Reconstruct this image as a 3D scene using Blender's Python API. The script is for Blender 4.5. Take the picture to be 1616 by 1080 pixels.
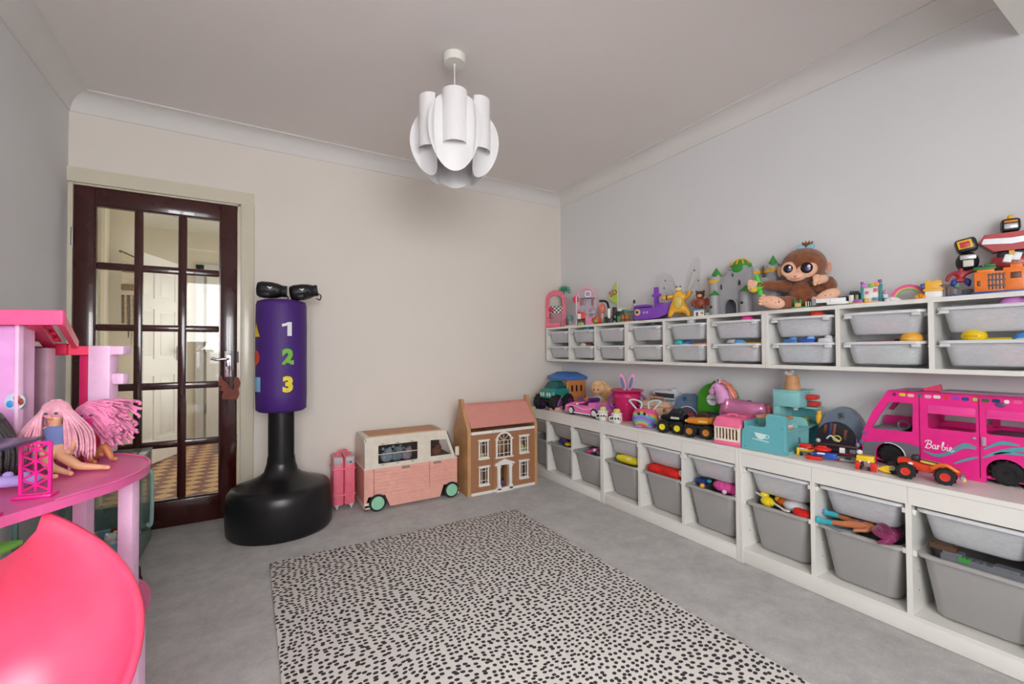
import bpy, bmesh, math, random
from mathutils import Vector, Matrix, Euler
for o in list(bpy.data.objects): bpy.data.objects.remove(o)
SC = bpy.context.scene; COL = SC.collection
R = math.radians; PI = math.pi
random.seed(7)

# ------------------------------------------------------------------ camera
cam_d = bpy.data.cameras.new('camera'); cam = bpy.data.objects.new('camera', cam_d); COL.objects.link(cam)
cr = Vector((0.85863995, -0.51254225, -0.00615553)); cu = Vector((-0.00344177, -0.01777368, 0.99983611)); cf = Vector((0.51256765, 0.85847804, 0.01702524))
mw = Matrix((cr, cu, -cf)).transposed().to_4x4(); mw.translation = (-2.53463, -3.33752, 1.05779)
cam.matrix_world = mw
cam_d.sensor_width = 36; cam_d.sensor_fit = 'HORIZONTAL'; cam_d.lens = 698.211 * 36 / 1616; cam_d.clip_start = 0.03
SC.camera = cam

# ------------------------------------------------------------------ sky, lights, exposure
W = bpy.data.worlds.new('sky'); SC.world = W; W.use_nodes = True
bg = W.node_tree.nodes['Background']; bg.inputs[0].default_value = (0.93, 0.96, 1.0, 1); bg.inputs[1].default_value = 4.5
def area(name, loc, rot, sx, sy, power, col):
    d = bpy.data.lights.new(name, 'AREA'); d.shape = 'RECTANGLE'; d.size = sx; d.size_y = sy; d.energy = power; d.color = col
    o = bpy.data.objects.new(name, d); COL.objects.link(o); o.location = loc; o.rotation_euler = rot
    return o
area('bay_window_daylight', (-3.1, -5.3, 2.1), (R(76), 0, R(-30)), 2.8, 2.2, 150, (1.0, 0.99, 0.97))
area('hall_fill', (-2.07, 1.8, 1.6), (0, R(98), 0), 2.0, 2.6, 19, (1.0, 0.985, 0.95))  # added area light, out of view at the hall's side wall, brightens the hall
vs = SC.view_settings; vs.view_transform = 'Standard'; vs.look = 'None'; vs.exposure = 0.6; vs.gamma = 1.0; vs.use_curve_mapping = False

# ------------------------------------------------------------------ materials
def lin(c): return tuple(((v / 255) / 12.92 if v / 255 <= 0.04045 else ((v / 255 + 0.055) / 1.055) ** 2.4) for v in c)
MATS = {}
def mat(name, rgb, rough=0.45, metal=0.0, noise=0.06, scale=30.0, bump=0.0, coat=0.0, alpha=1.0, emit=0.0, trans=0.0, sheen=0.0):
    if name in MATS: return MATS[name]
    m = bpy.data.materials.new(name); m.use_nodes = True; nt = m.node_tree; p = nt.nodes['Principled BSDF']
    c = lin(rgb)
    tc = nt.nodes.new('ShaderNodeTexCoord'); nz = nt.nodes.new('ShaderNodeTexNoise'); nz.inputs['Scale'].default_value = scale; nz.inputs['Detail'].default_value = 3
    nt.links.new(tc.outputs['Object'], nz.inputs['Vector'])
    rp = nt.nodes.new('ShaderNodeValToRGB')
    rp.color_ramp.elements[0].position = 0.3; rp.color_ramp.elements[1].position = 0.7
    rp.color_ramp.elements[0].color = tuple(v * (1 - noise) for v in c) + (1,); rp.color_ramp.elements[1].color = tuple(min(1, v * (1 + noise)) for v in c) + (1,)
    nt.links.new(nz.outputs['Fac'], rp.inputs[0]); nt.links.new(rp.outputs[0], p.inputs['Base Color'])
    p.inputs['Roughness'].default_value = rough; p.inputs['Metallic'].default_value = metal
    p.inputs['Coat Weight'].default_value = coat; p.inputs['Alpha'].default_value = alpha
    p.inputs['Transmission Weight'].default_value = trans; p.inputs['Sheen Weight'].default_value = sheen
    if emit:
        p.inputs['Emission Color'].default_value = c + (1,); p.inputs['Emission Strength'].default_value = emit
    if bump:
        b = nt.nodes.new('ShaderNodeBump'); b.inputs['Strength'].default_value = bump; b.inputs['Distance'].default_value = 0.004
        n2 = nt.nodes.new('ShaderNodeTexNoise'); n2.inputs['Scale'].default_value = scale * 6; n2.inputs['Detail'].default_value = 2
        nt.links.new(tc.outputs['Object'], n2.inputs['Vector']); nt.links.new(n2.outputs['Fac'], b.inputs['Height']); nt.links.new(b.outputs[0], p.inputs['Normal'])
    MATS[name] = m
    return m
def K(h, rough=0.4, **k):                                    # plastic of a given hex colour
    rgb = tuple(int(h[i:i + 2], 16) for i in (0, 2, 4))
    return mat('plastic_%s_%d' % (h, int(rough * 100)), rgb, rough, **k)

# ------------------------------------------------------------------ mesh builder
class B:
    def __init__(s, M=None): s.bm = bmesh.new(); s.M = M or Matrix()
    def _t(s, vs, c, rot):
        m = s.M @ Matrix.Translation(c) @ (Euler(rot).to_matrix().to_4x4() if rot else Matrix())
        for v in vs: v.co = m @ v.co
    def box(s, c, d, rot=None, bev=0.0, seg=2):
        g = bmesh.ops.create_cube(s.bm, size=1); vs = g['verts']
        for v in vs: v.co = Vector((v.co.x * d[0], v.co.y * d[1], v.co.z * d[2]))
        if bev:
            es = list({e for v in vs for e in v.link_edges})
            r = bmesh.ops.bevel(s.bm, geom=es, offset=min(bev, min(d) * 0.49), segments=seg, affect='EDGES', profile=0.5)
            vs = list({v for f in r['faces'] for v in f.verts} | {v for v in vs if v.is_valid})
        s._t(vs, c, rot); return s
    def cyl(s, c, r, h, ax='z', seg=24, r2=None, rot=None):
        g = bmesh.ops.create_cone(s.bm, cap_ends=True, segments=seg, radius1=r, radius2=r if r2 is None else r2, depth=h)
        rr = {'z': None, 'x': (0, PI / 2, 0), 'y': (-PI / 2, 0, 0)}[ax] if rot is None else rot
        s._t(g['verts'], c, rr); return s
    def ell(s, c, r, rot=None, u=18, v=12):
        if not hasattr(r, '__len__'): r = (r, r, r)
        g = bmesh.ops.create_uvsphere(s.bm, u_segments=u, v_segments=v, radius=1)
        for q in g['verts']: q.co = Vector((q.co.x * r[0], q.co.y * r[1], q.co.z * r[2]))
        s._t(g['verts'], c, rot); return s
    def loft(s, loops, cap0=True, cap1=True, closed=True):
        rows = [[s.bm.verts.new(s.M @ Vector(p)) for p in l] for l in loops]; n = len(rows[0])
        for a, b in zip(rows, rows[1:]):
            for i in range(n if closed else n - 1):
                try: s.bm.faces.new((a[i], a[(i + 1) % n], b[(i + 1) % n], b[i]))
                except ValueError: pass
        if cap0: s.bm.faces.new(rows[0][::-1])
        if cap1: s.bm.faces.new(rows[-1])
        return s
    def tube(s, pts, r, seg=8, flat=1.0, cap=True):
        pts = [Vector(p) for p in pts]; n = len(pts); rs = r if hasattr(r, '__len__') else [r] * n; loops = []; up = None
        for i, p in enumerate(pts):
            t = (pts[min(i + 1, n - 1)] - pts[max(i - 1, 0)]).normalized()
            if up is None: up = Vector((0, 0, 1)) if abs(t.z) < 0.9 else Vector((1, 0, 0))
            a = t.cross(up).normalized(); b = a.cross(t).normalized(); up = b
            loops.append([p + (a * math.cos(k * 2 * PI / seg) + b * math.sin(k * 2 * PI / seg) * flat) * rs[i] for k in range(seg)])
        return s.loft(loops, cap, cap)
    def lathe(s, prof, seg=24, c=(0, 0, 0), rot=None, a0=0.0, a1=2 * PI, sc=(1, 1)):
        full = abs(a1 - a0 - 2 * PI) < 1e-6; n = seg if full else seg + 1
        M0 = s.M; s.M = s.M @ Matrix.Translation(c) @ (Euler(rot).to_matrix().to_4x4() if rot else Matrix())
        loops = [[(r * math.cos(a0 + (a1 - a0) * k / seg) * sc[0], r * math.sin(a0 + (a1 - a0) * k / seg) * sc[1], z) for k in range(n)] for r, z in prof]
        s.loft(loops, full and prof[0][0] > 1e-6, full and prof[-1][0] > 1e-6, closed=full); s.M = M0
        return s
    def plate(s, outer, holes=(), t=0.01, ax='y', off=0.0, side=None):
        """flat plate of thickness t from 2-D outlines; ax = axis of its thickness, from off to off+t"""
        bm2 = bmesh.new(); es = []
        for lp in [outer] + list(holes):
            vs = [bm2.verts.new((p[0], p[1], 0)) for p in lp]
            es += [bm2.edges.new((vs[i], vs[(i + 1) % len(vs)])) for i in range(len(vs))]
        if holes: bmesh.ops.triangle_fill(bm2, use_beauty=True, use_dissolve=False, edges=es, normal=(0, 0, 1))
        else: bm2.faces.new([v for v in bm2.verts])
        g = bmesh.ops.extrude_face_region(bm2, geom=list(bm2.faces))
        for v in [q for q in g['geom'] if isinstance(q, bmesh.types.BMVert)]: v.co.z += t
        f = {'y': lambda q: (q.x, off + q.z, q.y), 'z': lambda q: (q.x, q.y, off + q.z), 'x': lambda q: (off + q.z, q.x, q.y)}[ax]
        mp = {v: s.bm.verts.new(s.M @ Vector(f(v.co))) for v in bm2.verts}
        for fc in bm2.faces:
            try: s.bm.faces.new([mp[v] for v in fc.verts])
            except ValueError: pass
        bm2.free(); return s
    def o(s, name, m, parent=None, sharp=0.7, kind=None):
        bmesh.ops.recalc_face_normals(s.bm, faces=s.bm.faces)
        me = bpy.data.meshes.new(name); s.bm.to_mesh(me); s.bm.free()
        me.polygons.foreach_set('use_smooth', [True] * len(me.polygons))
        try: me.set_sharp_from_angle(angle=sharp)
        except Exception: pass
        me.materials.append(m)
        ob = bpy.data.objects.new(name, me); COL.objects.link(ob); ob.parent = parent
        if kind: ob['kind'] = kind
        return ob
def rrect(w, h, r, n=5, c=(0, 0)):
    pts = []
    for cx, cy, a in ((w / 2 - r, h / 2 - r, 0), (-w / 2 + r, h / 2 - r, 90), (-w / 2 + r, -h / 2 + r, 180), (w / 2 - r, -h / 2 + r, 270)):
        for k in range(n + 1):
            t = R(a + 90 * k / n); pts.append((c[0] + cx + r * math.cos(t), c[1] + cy + r * math.sin(t)))
    return pts
def arc(cx, cy, rx, ry, a0, a1, n): return [(cx + rx * math.cos(R(a0 + (a1 - a0) * k / n)), cy + ry * math.sin(R(a0 + (a1 - a0) * k / n))) for k in range(n + 1)]
def archpts(w, h, n=12, base=0.0, cx=0.0):                    # outline of a round-topped arch standing on base
    return [(cx - w / 2, base), (cx + w / 2, base)] + arc(cx, base + h - w / 2, w / 2, w / 2, 0, 180, n)
def tag(o, label, cat, group=None):
    o['label'] = label; o['category'] = cat
    if group: o['group'] = group
    return o
def thing(name, label, cat, loc=(0, 0, 0), rz=0.0, group=None):
    o = bpy.data.objects.new(name, None); COL.objects.link(o); o.empty_display_size = 0.02
    o.location = loc; o.rotation_euler = (0, 0, R(rz)); return tag(o, label, cat, group)
def struct(b, name, m, **k):
    o = b.o(name, m, **k); o['kind'] = 'structure'; return o
def dup(root, loc, rz=None, label=None):
    r = root.copy(); COL.objects.link(r); r.location = loc
    if rz is not None: r.rotation_euler = (0, 0, R(rz))
    if label: r['label'] = label
    for ch in root.children:
        c = ch.copy(); COL.objects.link(c); c.parent = r
        for g in ch.children:
            d = g.copy(); COL.objects.link(d); d.parent = c
    return r
def text_polys(s, size, bold=0.0):
    """letters as flat polygons (list of vertex lists) from the built-in font, centred on the origin"""
    cu_ = bpy.data.curves.new('lettering', 'FONT'); cu_.body = s; cu_.size = size; cu_.align_x = 'CENTER'; cu_.align_y = 'CENTER'; cu_.offset = bold; cu_.resolution_u = 3
    ob = bpy.data.objects.new('lettering', cu_); COL.objects.link(ob)
    dg = bpy.context.evaluated_depsgraph_get(); me = bpy.data.meshes.new_from_object(ob.evaluated_get(dg))
    polys = [[tuple(me.vertices[i].co) for i in p.vertices] for p in me.polygons]
    bpy.data.objects.remove(ob); bpy.data.curves.remove(cu_); bpy.data.meshes.remove(me)
    return polys
def bez(p, n=8):                                              # smooth polyline through points (Catmull-Rom)
    p = [Vector(q) for q in p]; out = []
    for i in range(len(p) - 1):
        a, b, c, d = p[max(i - 1, 0)], p[i], p[i + 1], p[min(i + 2, len(p) - 1)]
        for k in range(n):
            t = k / n; out.append(0.5 * ((2 * b) + (c - a) * t + (2 * a - 5 * b + 4 * c - d) * t * t + (3 * b - a - 3 * c + d) * t ** 3))
    return out + [p[-1]]

# ------------------------------------------------------------------ room shell
ZC = 2.495; XL = -3.39; YF = -4.35
m_wall = mat('wall_paint', (236, 228, 218), 0.75, noise=0.012, scale=2, bump=0.05)
m_wallr = mat('side_wall_paint', (228, 228, 229), 0.75, noise=0.012, scale=2, bump=0.05)
m_ceil = mat('ceiling_paint', (238, 231, 227), 0.8, noise=0.01, scale=2)
m_cove = mat('coving_paint', (229, 226, 222), 0.6, noise=0.01, scale=3)
m_frame = mat('cream_gloss_paint', (222, 214, 192), 0.22, noise=0.02, scale=8)
m_hall = mat('hall_cream_paint', (236, 229, 208), 0.7, noise=0.02, scale=3)
m_white = mat('white_satin_paint', (236, 234, 226), 0.35, noise=0.015, scale=6)
def carpet():
    m = bpy.data.materials.new('grey_carpet'); m.use_nodes = True; nt = m.node_tree; p = nt.nodes['Principled BSDF']; L = nt.links.new
    tc = nt.nodes.new('ShaderNodeTexCoord'); a = nt.nodes.new('ShaderNodeTexNoise'); a.inputs['Scale'].default_value = 7; a.inputs['Detail'].default_value = 9; a.inputs['Roughness'].default_value = 0.8; a.inputs['Distortion'].default_value = 0.15
    f = nt.nodes.new('ShaderNodeTexNoise'); f.inputs['Scale'].default_value = 260; f.inputs['Detail'].default_value = 2
    for q in (a, f): L(tc.outputs['Object'], q.inputs['Vector'])
    r1 = nt.nodes.new('ShaderNodeValToRGB'); r1.color_ramp.elements[0].position = 0.33; r1.color_ramp.elements[1].position = 0.62
    r1.color_ramp.elements[0].color = lin((172, 169, 167)) + (1,); r1.color_ramp.elements[1].color = lin((206, 203, 200)) + (1,)
    mx = nt.nodes.new('ShaderNodeMix'); mx.data_type = 'RGBA'; mx.blend_type = 'MULTIPLY'; mx.inputs[0].default_value = 0.35
    r2 = nt.nodes.new('ShaderNodeValToRGB'); r2.color_ramp.elements[0].position = 0.3; r2.color_ramp.elements[1].position = 0.7; r2.color_ramp.elements[0].color = (0.45, 0.45, 0.45, 1)
    L(a.outputs[0], r1.inputs[0]); L(f.outputs[0], r2.inputs[0]); L(r1.outputs[0], mx.inputs[6]); L(r2.outputs[0], mx.inputs[7]); L(mx.outputs[2], p.inputs['Base Color'])
    bp = nt.nodes.new('ShaderNodeBump'); bp.inputs['Strength'].default_value = 0.6; bp.inputs['Distance'].default_value = 0.006; L(f.outputs[0], bp.inputs['Height']); L(bp.outputs[0], p.inputs['Normal'])
    p.inputs['Roughness'].default_value = 0.95; p.inputs['Sheen Weight'].default_value = 0.25
    return m
D0, D1, DH = -3.366, -2.595, 1.99                            # door leaf
struct(B().box(((XL + 0.0) / 2, (YF + 0) / 2, -0.05), (-XL + 0.3, -YF + 0.26, 0.1)), 'floor', carpet())
struct(B().box((XL / 2, (YF + 0) / 2, ZC + 0.05), (-XL + 0.3, -YF + 0.3, 0.1)), 'ceiling', m_ceil)
wb = B().box(((D1 + 0.02) / 2, 0.06, ZC / 2), (-(D1 + 0.02), 0.12, ZC)).box(((XL + D1 + 0.02) / 2, 0.06, (DH + 0.012 + ZC) / 2), (D1 + 0.02 - XL, 0.12, ZC - DH - 0.012))
struct(wb, 'wall_back', m_wall)
struct(B().box((0.06, YF / 2, ZC / 2), (0.12, -YF + 0.24, ZC)), 'wall_right', m_wallr)
struct(B().box((XL - 0.06, YF / 2 - 0.06, ZC / 2), (0.12, -YF + 0.12, ZC)), 'wall_left', m_wallr)
wx0, wx1, wz0, wz1 = -3.35, -1.7, 0.62, 2.1                   # bay window opening behind the camera
wf = B().box((XL / 2, YF - 0.06, wz0 / 2), (-XL, 0.12, wz0)).box((XL / 2, YF - 0.06, (wz1 + ZC) / 2), (-XL, 0.12, ZC - wz1))
wf.box(((XL + wx0) / 2, YF - 0.06, (wz0 + wz1) / 2), (wx0 - XL, 0.12, wz1 - wz0)).box((wx1 / 2, YF - 0.06, (wz0 + wz1) / 2), (-wx1, 0.12, wz1 - wz0))
struct(wf, 'wall_front', m_wallr)
wn = struct(B().plate([(wx0, wz0), (wx1, wz0), (wx1, wz1), (wx0, wz1)], [[(wx0 + 0.06 + i * 0.55, wz0 + 0.06), (wx0 + 0.49 + i * 0.55, wz0 + 0.06), (wx0 + 0.49 + i * 0.55, wz1 - 0.06), (wx0 + 0.06 + i * 0.55, wz1 - 0.06)] for i in range(3)], 0.06, 'y', YF - 0.09), 'window_1', m_white)
struct(B().box((XL / 2, -2.94, (2.25 + ZC) / 2), (-XL, 0.08, ZC - 2.25)), 'trim_1', m_white)      # lintel over the bay
# coving: quarter-round hollow profile run along the walls
def coving(name, a, b, n):                                    # a->b along the wall, n = direction into the room
    s = 0.1; prof = [(0, 0), (0.007, 0)] + [(0.007 + (s - 0.014) * (1 - math.cos(t)), 0.0 + (s - 0.007) * math.sin(t) + 0.0) for t in [R(90 * k / 8) for k in range(1, 9)]] + [(s, s - 0.007), (s, s), (0, s)]
    a = Vector(a); b = Vector(b); n = Vector(n)
    bb = B().loft([[p + n * q[0] + Vector((0, 0, ZC - s + q[1])) for q in prof] for p in (a, b)]); return struct(bb, name, m_cove, sharp=0.5)
coving('trim_2', (XL, 0, 0), (0, 0, 0), (0, -1, 0)); coving('trim_3', (0, 0, 0), (0, -2.9, 0), (-1, 0, 0)); coving('trim_4', (XL, 0, 0), (XL, -2.9, 0), (1, 0, 0))
# door lining and architrave
fr = B().box((D1 + 0.0565, -0.012, 1.005), (0.075, 0.024, 2.01), bev=0.006).box(((XL + D1 + 0.094) / 2, -0.0115, DH + 0.052), (D1 + 0.094 - XL, 0.023, 0.08))
fr.box((D1 + 0.011, 0.06, 1.0), (0.016, 0.12, 2.0)).box((XL + 0.011, 0.06, 1.0), (0.02, 0.13, 2.0)).box(((XL + D1) / 2, 0.06, DH + 0.008), (D1 - XL + 0.03, 0.12, 0.01))
struct(fr, 'trim_5', m_frame)
# ------------------------------------------------------------------ glazed door
m_mahog = mat('dark_mahogany', (62, 19, 16), 0.18, noise=0.1, scale=5, coat=0.4)
m_chrome = mat('polished_chrome', (225, 225, 228), 0.08, metal=1.0, noise=0.0)
m_steel = mat('brushed_steel', (170, 170, 170), 0.3, metal=1.0, noise=0.02)
def glassmat():
    m = bpy.data.materials.new('clear_glass'); m.use_nodes = True; nt = m.node_tree; nt.nodes.clear(); L = nt.links.new
    o = nt.nodes.new('ShaderNodeOutputMaterial'); t = nt.nodes.new('ShaderNodeBsdfTransparent'); g = nt.nodes.new('ShaderNodeBsdfGlossy'); g.inputs['Roughness'].default_value = 0.02
    mx = nt.nodes.new('ShaderNodeMixShader'); fr_ = nt.nodes.new('ShaderNodeFresnel'); fr_.inputs[0].default_value = 1.35
    L(fr_.outputs[0], mx.inputs[0]); L(t.outputs[0], mx.inputs[1]); L(g.outputs[0], mx.inputs[2]); L(mx.outputs[0], o.inputs[0]); return m
m_glass = glassmat()
def film(name, rgb, a, rough=0.25):                          # thin translucent plastic sheet
    m = bpy.data.materials.new(name); m.use_nodes = True; nt = m.node_tree; p = nt.nodes['Principled BSDF']; L = nt.links.new
    t = nt.nodes.new('ShaderNodeBsdfTransparent'); mx = nt.nodes.new('ShaderNodeMixShader'); nz = nt.nodes.new('ShaderNodeTexNoise'); nz.inputs['Scale'].default_value = 14
    mr = nt.nodes.new('ShaderNodeMapRange'); mr.inputs[3].default_value = a - 0.08; mr.inputs[4].default_value = a + 0.08
    p.inputs['Base Color'].default_value = lin(rgb) + (1,); p.inputs['Roughness'].default_value = rough
    L(nz.outputs[0], mr.inputs[0]); L(mr.outputs[0], mx.inputs[0]); L(t.outputs[0], mx.inputs[1]); L(p.outputs[0], mx.inputs[2]); L(mx.outputs[0], nt.nodes['Material Output'].inputs[0]); return m
door = bpy.data.objects.new('door_1', None); COL.objects.link(door); door['kind'] = 'structure'; door['label'] = 'dark mahogany glazed door with fifteen panes'
cols = [(-3.272, -3.108), (-3.067, -2.901), (-2.857, -2.692)]; rows = [(0.172, 0.48), (0.522, 0.83), (0.872, 1.178), (1.217, 1.528), (1.570, 1.884)]
def bar(name, x0, x1, z0, z1, y0=0.0, y1=0.04, bev=0.004): return B().box(((x0 + x1) / 2, (y0 + y1) / 2, (z0 + z1) / 2), (x1 - x0, y1 - y0, z1 - z0), bev=bev).o(name, m_mahog, door)
bar('stile', D0, cols[0][0] - 0.008, 0.008, DH); bar('stile', cols[2][1] + 0.008, D1, 0.008, DH)
bar('rail', cols[0][0] - 0.008, cols[2][1] + 0.008, 0.008, rows[0][0] - 0.008); bar('rail', cols[0][0] - 0.008, cols[2][1] + 0.008, rows[4][1] + 0.008, DH)
for a, b in zip(cols, cols[1:]): bar('muntin', a[1], b[0], rows[0][0], rows[4][1], 0.004, 0.036, 0.008)
for a, b in zip(rows, rows[1:]): bar('muntin', cols[0][0], cols[2][1], a[1], b[0], 0.006, 0.034, 0.008)
for c_ in cols:
    for r_ in rows: B().box(((c_[0] + c_[1]) / 2, 0.02, (r_[0] + r_[1]) / 2), (c_[1] - c_[0] + 0.012, 0.004, r_[1] - r_[0] + 0.012)).o('pane', m_glass, door)
bead = B()
for x0, x1, z0, z1 in [(cols[0][0] - 0.008, cols[2][1] + 0.008, rows[4][1], rows[4][1] + 0.008), (cols[0][0] - 0.008, cols[2][1] + 0.008, rows[0][0] - 0.008, rows[0][0]), (cols[0][0] - 0.008, cols[0][0], rows[0][0], rows[4][1]), (cols[2][1], cols[2][1] + 0.008, rows[0][0], rows[4][1])]:
    bead.box(((x0 + x1) / 2, 0.02, (z0 + z1) / 2), (x1 - x0, 0.028, z1 - z0))
bead.o('glazing_bead', m_mahog, door)
h = B().box((-2.641, -0.004, 0.977), (0.042, 0.008, 0.165), bev=0.003).o('handle_plate', m_chrome, door)
B().tube(bez([(-2.641, -0.004, 1.01), (-2.641, -0.05, 1.01), (-2.665, -0.055, 1.01), (-2.70, -0.055, 1.006), (-2.728, -0.052, 1.016)]), 0.0085, 10).o('lever', m_chrome, h)
for z in (1.70, 0.3): B().cyl((D0 - 0.004, -0.006, z), 0.007, 0.1, seg=12).o('hinge', m_steel, door)
B().box((D1 + 0.004, -0.002, 1.02), (0.012, 0.012, 0.07)).o('latch', K('2a1a18'), door)
sq = thing('squirrel_hanging', 'reddish brown squirrel-shaped ornament hanging from the door handle', 'ornament', (-2.635, -0.012, 0.755))
sqo = [(-0.035, 0.0), (0.045, 0.0), (0.055, 0.03), (0.05, 0.06), (0.062, 0.10), (0.05, 0.135), (0.03, 0.14), (0.02, 0.11), (0.028, 0.08), (0.02, 0.055), (0.0, 0.08), (-0.012, 0.105), (-0.03, 0.12), (-0.042, 0.155), (-0.05, 0.13), (-0.062, 0.11), (-0.058, 0.09), (-0.04, 0.085), (-0.048, 0.06), (-0.03, 0.05), (-0.04, 0.02)]
B().plate(sqo, (), 0.012, 'y', -0.012).o('body', mat('squirrel_wood', (132, 62, 44), 0.6, noise=0.2, scale=40), sq)
B().tube([(0.0, -0.008, 0.07), (0.0, -0.036, 0.16), (0.0, -0.052, 0.235), (0.002, -0.02, 0.243), (0.002, -0.01, 0.16)], 0.0022, 6).o('cord', K('5a2a22'), sq)
# ------------------------------------------------------------------ hallway beyond the door
hw = [('wall_hall_left', (-3.50, 0.64, 1.28), (0.1, 1.04, 2.56)), ('wall_hall_nib', (-3.50, 1.22, 1.28), (0.42, 0.12, 2.56)), ('wall_hall_side', (-3.72, 2.2, 1.28), (0.1, 2.2, 2.56)), ('wall_hall_right', (-2.0, 1.75, 1.28), (0.1, 3.26, 2.56))]
for n_, c_, d_ in hw: struct(B().box(c_, d_), n_, m_hall)
struct(B().box((-2.87, 3.34, 1.28), (1.85, 0.1, 2.56)), 'wall_hall_end', m_hall)
struct(B().box((-2.87, 1.75, 2.56), (1.85, 3.3, 0.08)), 'ceiling_hall', m_white)
struct(B().box((-3.425, 0.74, 1.06), (0.05, 0.09, 2.12)), 'trim_7', mat('shaded_cream_gloss', (206, 196, 168), 0.4))  # cream gloss in a darker tone, the hall's shade put into its colour
fl = struct(B().box((-2.87, 1.75, -0.035), (1.85, 3.3, 0.05)), 'floor_hall', mat('tile_grout', (150, 120, 100), 0.8))
m_t1 = mat('buff_clay_tile', (214, 172, 118), 0.35, noise=0.08, scale=20); m_t2 = mat('maroon_clay_tile', (132, 76, 66), 0.35, noise=0.12, scale=20)
tl = 0.104; tm = {}
for k, m_ in enumerate((m_t1, m_t2)):
    t_ = B().box((0, 0, 0), (tl - 0.003, tl - 0.003, 0.012)).o('tile', m_, fl); tm[k] = t_
q2 = tl / math.sqrt(2); nt_ = 0
for i in range(0, 13):
    for j in range(0, 42):
        if (i + j) % 2: continue
        x, y = -3.36 + i * q2, 0.2 + j * q2
        if not (x > -3.40 + 0.0 and x < -2.60): continue
        o_ = tm[(j) % 2].copy() if nt_ > 1 else tm[nt_ % 2]
        if nt_ > 1: COL.objects.link(o_)
        o_.location = (x, y, -0.0105); o_.rotation_euler = (0, 0, PI / 4); nt_ += 1
# open white panelled door in the hall, end door, mat, wall hanging
def panel_door(root, w, hgt, th=0.036):
    pan = [(x0, x1, z0, z1) for x0, x1 in ((0.11, w / 2 - 0.04), (w / 2 + 0.04, w - 0.11)) for z0, z1 in ((0.22, 0.82), (0.98, hgt - 0.5), (hgt - 0.40, hgt - 0.12))]
    B().plate([(0, 0), (w, 0), (w, hgt), (0, hgt)], [[(a, c), (b, c), (b, d), (a, d)] for a, b, c, d in pan], th, 'y').o('frame', m_white, root)
    for a, b, c, d in pan: B().box(((a + b) / 2, th / 2, (c + d) / 2), (b - a, th * 0.5, d - c)).box(((a + b) / 2, th / 2, (c + d) / 2), (b - a - 0.06, th * 0.85, d - c - 0.06), bev=0.01).o('panel', m_white, root)
d2 = bpy.data.objects.new('door_2', None); COL.objects.link(d2); d2['kind'] = 'structure'; d2['label'] = 'white panelled door standing ajar in the hall'
d2.location = (-3.42, 1.62, 0.01); d2.rotation_euler = (0, 0, R(69.5)); panel_door(d2, 0.82, 1.95)
B().box((0.76, -0.012, 1.03), (0.04, 0.02, 0.14)).tube([(0.76, -0.02, 1.05), (0.76, -0.05, 1.05), (0.66, -0.05, 1.05)], 0.008).o('handle', m_steel, d2)
d3 = bpy.data.objects.new('door_3', None); COL.objects.link(d3); d3['kind'] = 'structure'; d3['label'] = 'white end door of the hall with steel hinges'
d3.location = (-2.97, 3.24, 0.01); panel_door(d3, 0.8, 2.02)
for z in (0.35, 1.1, 1.8): B().cyl((-0.008, -0.004, z), 0.012, 0.11, seg=10).o('hinge', m_steel, d3)
struct(B().box((-3.04, 3.27, 1.06), (0.08, 0.05, 2.12)).box((-2.55, 3.27, 2.09), (1.06, 0.05, 0.08)), 'trim_8', mat('pale_grey_gloss', (214, 214, 212), 0.35))
tag(B().box((-2.62, 2.55, 0.004), (0.42, 0.62, 0.014), bev=0.004).o('doormat', mat('olive_coir', (128, 120, 92), 0.95, noise=0.3, scale=90, bump=0.5)), 'olive grey doormat on the hall tiles by the end door', 'doormat')
wh = thing('wall_hanging', 'cream macrame wall hanging with brown fringes on the hall wall', 'wall hanging', (-3.315, 1.14, 1.04))
B().tube([(-0.075, 0, 0.80), (0.07, 0, 0.73)], 0.008, 8).o('rod', K('6a5a48', 0.7), wh)
B().plate([(-0.06, 0.46), (0.06, 0.46), (0.06, 0.73), (-0.06, 0.79)], (), 0.02, 'y', -0.01).o('weave', mat('cream_wool', (226, 214, 188), 0.95, noise=0.1, scale=60, bump=0.6), wh)
for z in (0.66, 0.52): B().box((0, -0.01, z), (0.122, 0.025, 0.05), bev=0.01).o('band', mat('brown_wool', (150, 122, 92), 0.95, noise=0.3, scale=80, bump=0.6), wh)
for i in range(7):
    x = -0.054 + i * 0.018
    B().tube([(x, 0, 0.47), (x + 0.004, -0.004, 0.25), (x, 0, 0.02 + 0.09 * abs(i - 4) * 0.6)], [0.008, 0.008, 0.003], 6).o('fringe', mat('fringe_wool_%d' % (i % 2), [(120, 108, 92), (206, 186, 152)][i % 2], 0.95, noise=0.3, scale=90), wh)
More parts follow.
